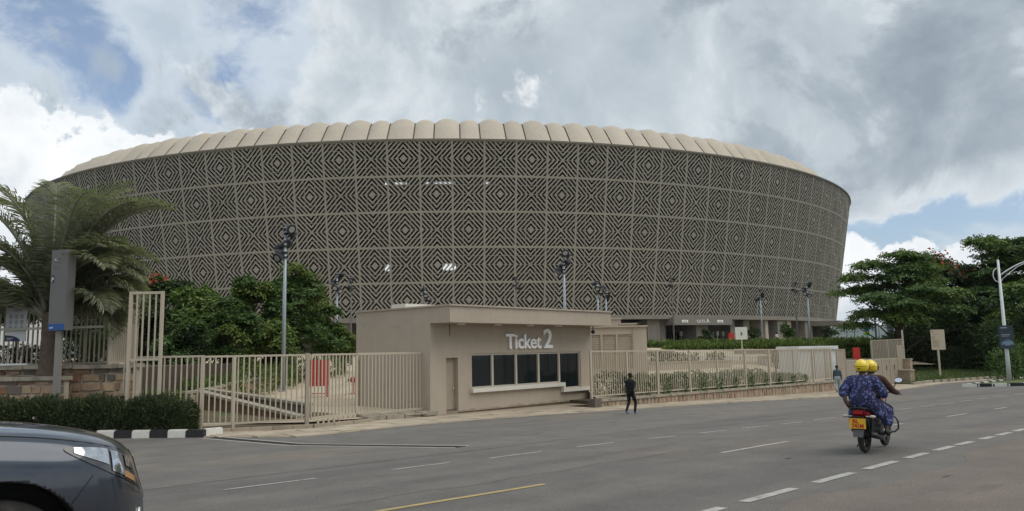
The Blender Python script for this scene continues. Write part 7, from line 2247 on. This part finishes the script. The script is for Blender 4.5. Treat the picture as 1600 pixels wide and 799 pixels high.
# slope of the road across its width
car.rotation_euler = (-math.atan(0.0465), 0, AZ); car.scale = (1.15, 1.15, 1.25)
def hw(x):      # half width in plan
    x = -x
    return 0.93 * (1 - max(0, (0.62 - x) / 0.62) ** 3.2 * 0.50)
ST = [0.0, -0.03, -0.08, -0.15, -0.25, -0.38, -0.55, -0.78, -1.0, -1.25, -1.5, -2.2, -3.0, -3.8, -4.35, -4.62, -4.7]
def hood(x):
    return float(np.interp(-x, [0, 0.03, 0.08, 0.15, 0.25, 0.38, 0.55, 0.78, 1.0, 1.3], [0.90, 0.945, 0.985, 1.02, 1.055, 1.085, 1.115, 1.145, 1.165, 1.19]))
b = MB(); NP = 13
for x in ST:
    w = hw(x)
    t = -x
    zt_ = hood(x) if x > -1.3 else 1.20
    lo = 0.42 if x < -0.2 else 0.42 + (0.2 + x) * 0.35
    bulge = 0.022 * math.exp(-((t - 0.86) / 0.45) ** 2)
    prof = [(w * 0.80, lo - 0.06), (w * 0.95, lo), (w * 0.985 + bulge, 0.56), (w + bulge, 0.68), (w + bulge, min(0.78, zt_ - 0.22)), (w * 0.996 + bulge, zt_ - 0.20), (w * 0.985 + bulge * 0.7, zt_ - 0.14), (w * 0.955, zt_ - 0.08), (w * 0.90, zt_ - 0.035), (w * 0.80, zt_ - 0.005), (w * 0.60, zt_ + 0.02), (w * 0.3, zt_ + 0.035), (0, zt_ + 0.04)]
    def fx(z): return x + 0.075 * math.exp(-(t / 0.16)) * min(1, max(0, (0.86 - z) / 0.22))
    for y, z in prof: b.v.append((fx(z), -y, z))
    for y, z in prof[-2::-1]: b.v.append((fx(z), y, z))
NS = 2 * NP - 1
for i in range(len(ST) - 1):
    for j in range(NS): b.f.append([i * NS + j, i * NS + (j + 1) % NS, (i + 1) * NS + (j + 1) % NS, (i + 1) * NS + j]); b.m.append(0)
b.f.append(list(range(NS))[::-1]); b.m.append(0); e_ = (len(ST) - 1) * NS; b.f.append([e_ + k for k in range(NS)]); b.m.append(0)
def fixn(me):
    q_ = bmesh.new(); q_.from_mesh(me); bmesh.ops.recalc_face_normals(q_, faces=q_.faces); q_.to_mesh(me); q_.free()
    return me
def modified(mb, name, mats, mods):
    me = mb.mesh(name, mats, True)
    q_ = bmesh.new(); q_.from_mesh(me); bmesh.ops.recalc_face_normals(q_, faces=q_.faces); q_.to_mesh(me); q_.free()
    o = bpy.data.objects.new('raw', me); COL.objects.link(o)
    cut = []
    for kind, arg in mods:
        if kind == 'subsurf':
            m = o.modifiers.new('s', 'SUBSURF'); m.levels = arg; m.render_levels = arg
        elif kind == 'cut':
            co = bpy.data.objects.new('cut', fixn(arg.mesh('cut', m_trim))); COL.objects.link(co); cut.append(co)
            m = o.modifiers.new('b', 'BOOLEAN'); m.operation = 'DIFFERENCE'; m.object = co; m.solver = 'EXACT'
    dg = bpy.context.evaluated_depsgraph_get()
    out = bpy.data.meshes.new_from_object(o.evaluated_get(dg))
    bpy.data.objects.remove(o)
    for co in cut: bpy.data.objects.remove(co)
    return out
arch = []
for x in (-0.84, -3.72):
    for sg in (-1, 1):
        q = MB(); q.tube([(x, sg * 0.60, 0.40), (x, sg * 1.2, 0.40)], 0.475, 32); arch.append(q)
body = modified(b, 'body', [m_car, m_trim], [('subsurf', 3)] + [('cut', q) for q in arch])
body.polygons.foreach_set('use_smooth', [True] * len(body.polygons))
nf = len(body.polygons)
fc = np.empty(nf * 3, np.float32); body.polygons.foreach_get('center', fc); fc = fc.reshape(-1, 3)
inn = np.zeros(nf, np.int32)
for x in (-0.84, -3.72):
    inn |= ((np.hypot(fc[:, 0] - x, fc[:, 2] - 0.40) < 0.478) & (np.abs(fc[:, 1]) > 0.55) & (fc[:, 2] > 0.2) & ((np.abs(fc[:, 1]) < 0.62) | (np.hypot(fc[:, 0] - x, fc[:, 2] - 0.40) > 0.466))).astype(np.int32)
body.polygons.foreach_set('material_index', inn)
body_o = link('body', body, car)
# patches laid on the body surface: lamps, shut lines, grille
from mathutils.bvhtree import BVHTree
bm = bmesh.new(); bm.from_mesh(body); bvh = BVHTree.FromBMesh(bm); bm.free()
def on_side(x, z, lift, direc=None):
    """point of the right flank or nose reached by a ray through (x, z)"""
    o_ = Vector((x, -2.2, z))
    d_ = Vector(direc).normalized() if direc else Vector((0, 1, 0))
    if direc: o_ = Vector((x, 0, z)) - d_ * 2.2
    h_, n_, _, _ = bvh.ray_cast(o_, d_)
    if h_ is None: return None
    if n_.dot(d_) > 0: n_ = -n_
    return h_ + n_ * lift
def corner(f, z, lift):
    """f: 0 on the flank .. 1 on the front: rays swung round the wing's corner"""
    a = R(90 * f)
    d_ = Vector((-math.sin(a), math.cos(a), 0))
    tgt = Vector((-0.50, -0.42, z))
    h_, n_, _, _ = bvh.ray_cast(tgt - d_ * 3, d_)
    if h_ is None: return tgt
    if n_.dot(d_) > 0: n_ = -n_
    return h_ + n_ * lift
def grid_patch(name, rows, m, par, lift):
    b = MB(); nr, nc = len(rows), len(rows[0])
    for r in rows:
        for q in r: b.v.append(tuple(q))
    for i in range(nr - 1):
        for j in range(nc - 1): b.f.append([i * nc + j, i * nc + j + 1, (i + 1) * nc + j + 1, (i + 1) * nc + j]); b.m.append(0)
    return b.build(name, m, par, True)
m_lampglass = mat('headlamp_clear', (0.55, 0.57, 0.60), 0.08, var=0.0, metal=0.85, coat=1.0)
m_lampdark = mat('headlamp_dark', (0.06, 0.06, 0.065), 0.2, var=0.0, metal=0.3, coat=1.0)
def side_pt(x, z, lift):
    q = on_side(x, z, lift)
    return q
def lamp_outline(k):   # k 0..1 from the rear tip forward; returns (x, z low, z high)
    x = -0.52 + 0.505 * k
    return x, 1.005 - 0.255 * k ** 0.9, 1.02 - 0.015 * k - 0.10 * k ** 3
def lamp_rows(k0, k1, f0, f1, lift, n=16, mrows=8):
    rows = []
    for i in range(mrows + 1):
        r = []
        for j in range(n + 1):
            k = k0 + (k1 - k0) * j / n
            x, zl, zh = lamp_outline(k)
            z = zl + (zh - zl) * (f0 + (f1 - f0) * i / mrows)
            ang_ = R(90 * max(0, (k - 0.42) / 0.58) * 0.78)
            d_ = Vector((-math.sin(ang_), math.cos(ang_), 0))
            h_, n_, _, _ = bvh.ray_cast(Vector((x, -0.86 + 0.26 * max(0, (k - 0.5) * 2), z)) - d_ * 2, d_)
            if h_ is None: h_, n_ = Vector((x, -0.9, z)), Vector((0, -1, 0))
            if n_.dot(d_) > 0: n_ = -n_
            r.append(h_ + n_ * lift)
        rows.append(r)
    return rows
hl_ = grid_patch('headlight', lamp_rows(0, 1, 0, 1, 0.006), m_lampdark, car, 0)
grid_patch('reflector', lamp_rows(0.10, 0.52, 0.30, 0.93, 0.011, 8, 5), m_lampglass, hl_, 0)
grid_patch('reflector', lamp_rows(0.56, 0.74, 0.10, 0.90, 0.012, 6, 5), m_lampglass, hl_, 0)
grid_patch('reflector', lamp_rows(0.78, 0.96, 0.50, 0.92, 0.012, 6, 4), m_lampglass, hl_, 0)
grid_patch('indicator', lamp_rows(0.74, 0.95, 0.06, 0.30, 0.012, 6, 4), mat('indicator_amber', (0.45, 0.24, 0.10), 0.2, coat=1.0), hl_, 0)
# shut line between wing and bumper, bonnet edge line
def line_on(pts, w, m, name):
    b = MB(); b.tube([p for p in pts if p], w, 5); return b.build(name, m, car, True)
line_on([on_side(-0.36 - 0.30 * (k / 10), 0.86 - 0.36 * (k / 10), 0.0) for k in range(11)], 0.0035, m_trim, 'shut_line')
line_on([bvh.ray_cast(Vector((x, -hw(x) * 0.90, 2)), Vector((0, 0, -1)))[0] for x in [-0.16 - 0.1 * k for k in range(13)]], 0.004, m_trim, 'bonnet_line')
# grille, lower bumper, chrome strip
rows = []
for i in range(7):
    z = 0.66 + 0.30 * i / 6
    rows.append([bvh.ray_cast(Vector((1.0, y, z)), Vector((-1, 0, 0)))[0] + Vector((0.006, 0, 0)) for y in [-0.46 + 0.92 * j / 10 for j in range(11)]])
gr = grid_patch('grille', rows, m_trim, car, 0)
for i in range(4):
    z = 0.70 + 0.07 * i
    b = MB(); b.tube([bvh.ray_cast(Vector((1.0, y, z)), Vector((-1, 0, 0)))[0] + Vector((0.012, 0, 0)) for y in [-0.34 + 0.68 * j / 8 for j in range(9)]], 0.008, 6); b.build('grille_bar', m_chrome, gr, True)
for sg in (-1, 1):
    b = MB(); pts = [Vector((-0.06, sg * 0.66, 0.46)), Vector((-0.02, sg * 0.62, 0.54)), Vector((-0.01, sg * 0.60, 0.62))]
    b.tube([bvh.find_nearest(p_)[0] + Vector((0.008, 0, 0)) for p_ in pts], 0.014, 6); b.build('fog_trim', m_chrome, car, True)
# lower bumper lip
b = MB(); pts = [(-0.45, -hw(-0.45) * 0.93, 0.40), (-0.2, -hw(-0.2) * 0.95, 0.37), (-0.05, -hw(-0.05) * 0.93, 0.36), (0.0, -0.3, 0.36), (0.0, 0.3, 0.36), (-0.05, hw(-0.05) * 0.93, 0.36), (-0.2, hw(-0.2) * 0.95, 0.37), (-0.45, hw(-0.45) * 0.93, 0.40)]
b.tube(pts, 0.055, 8); b.build('bumper_lip', m_trim, car, True)
# cabin
def cab(mb, inset_, z0, z1, xs_):
    pass
b = MB()
cs_ = [(-1.25, 0.80, 1.22, 0.78, 1.24), (-1.95, 0.80, 1.22, 0.66, 1.78), (-2.6, 0.81, 1.22, 0.66, 1.86), (-3.6, 0.81, 1.22, 0.66, 1.85), (-4.45, 0.80, 1.22, 0.64, 1.78), (-4.66, 0.80, 1.22, 0.72, 1.24)]
for x, w0, z0, w1, z1 in cs_:
    b.v += [(x, -w0, z0), (x, -w1 - (w0 - w1) * 0.12, z1 - 0.12 * (z1 - z0)), (x, -w1 + 0.05, z1), (x, 0, z1 + 0.03), (x, w1 - 0.05, z1), (x, w1 + (w0 - w1) * 0.12, z1 - 0.12 * (z1 - z0)), (x, w0, z0)]
for i in range(len(cs_) - 1):
    for j in range(6): b.f.append([i * 7 + j, i * 7 + j + 1, (i + 1) * 7 + j + 1, (i + 1) * 7 + j]); b.m.append(1 if j in (0, 5) or i in (0, len(cs_) - 2) else 0)
b.build('cabin', [m_car, m_cglass], car, False)
for x in (-2.0, -2.85, -3.75):
    for sg in (-1, 1):
        b = MB(); b.beam((x, sg * 0.815, 1.22), (x - 0.02, sg * 0.70, 1.75), 0.08, 0.03, up=(1, 0, 0)); b.build('pillar', m_trim, car)
for sg in (-1, 1):
    b = MB(); b.sphere((-1.55, sg * 1.02, 1.27), (0.09, 0.13, 0.1), 12, 8); b.build('wing_mirror', m_car, car, True)
    for x in (-2.45, -3.35):
        b = MB(); b.tube([(x, sg * 0.945, 0.98), (x - 0.2, sg * 0.945, 0.98)], 0.018, 6); b.build('door_handle', m_car, car)
    for x in (-0.84, -3.72):
        b = MB(); n_ = 32
        prof = [(0.20, 0.10), (0.26, 0.115), (0.35, 0.115), (0.385, 0.09), (0.39, 0.0), (0.385, -0.09), (0.35, -0.115), (0.2, -0.115)]
        for i in range(n_):
            a = 2 * PI * i / n_
            for r_, o_ in prof: b.v.append((x + r_ * math.cos(a), sg * (0.80 + o_), 0.39 + r_ * math.sin(a)))
        k_ = len(prof)
        for i in range(n_):
            for j in range(k_ - 1): b.f.append([i * k_ + j, i * k_ + j + 1, ((i + 1) % n_) * k_ + j + 1, ((i + 1) % n_) * k_ + j]); b.m.append(0)
        wh = b.build('wheel', m_tyre, car, True)
        b = MB(); b.tube([(x, sg * 0.86, 0.39), (x, sg * 0.88, 0.39)], 0.10, 16)
        for i in range(6):
            a = 2 * PI * i / 6; b.beam((x, sg * 0.875, 0.39), (x + 0.24 * math.cos(a), sg * 0.89, 0.39 + 0.24 * math.sin(a)), 0.03, 0.08, up=(0, 1, 0))
        b.build('rim', mat('alloy', (0.4, 0.4, 0.41), 0.3, var=0.0, metal=0.8), wh)
        b = MB(); b.tube([(x, sg * 0.55, 0.40), (x, sg * 0.62, 0.40)], 0.47, 24); b.build('wheel_well', m_trim, car)
b = MB(); b.box((-2.35, 0, 0.36), (4.2, 1.3, 0.16)); b.build('underbody', m_trim, car)
# ------------------------------------------------------------------ air
hz = MB(); hz.box((0, 4000, 100), (19500, 9600, 300))
hm = bpy.data.materials.new('air'); hm.use_nodes = True
nt = hm.node_tree
for n_ in list(nt.nodes): nt.nodes.remove(n_)
ho = nt.nodes.new('ShaderNodeOutputMaterial'); hv = nt.nodes.new('ShaderNodeVolumePrincipled')
hv.inputs['Color'].default_value = (0.80, 0.88, 1.0, 1); hv.inputs['Density'].default_value = 0.00006; hv.inputs['Anisotropy'].default_value = 0.2
nt.links.new(hv.outputs[0], ho.inputs['Volume'])
tag(hz.build('haze', hm), kind='stuff')
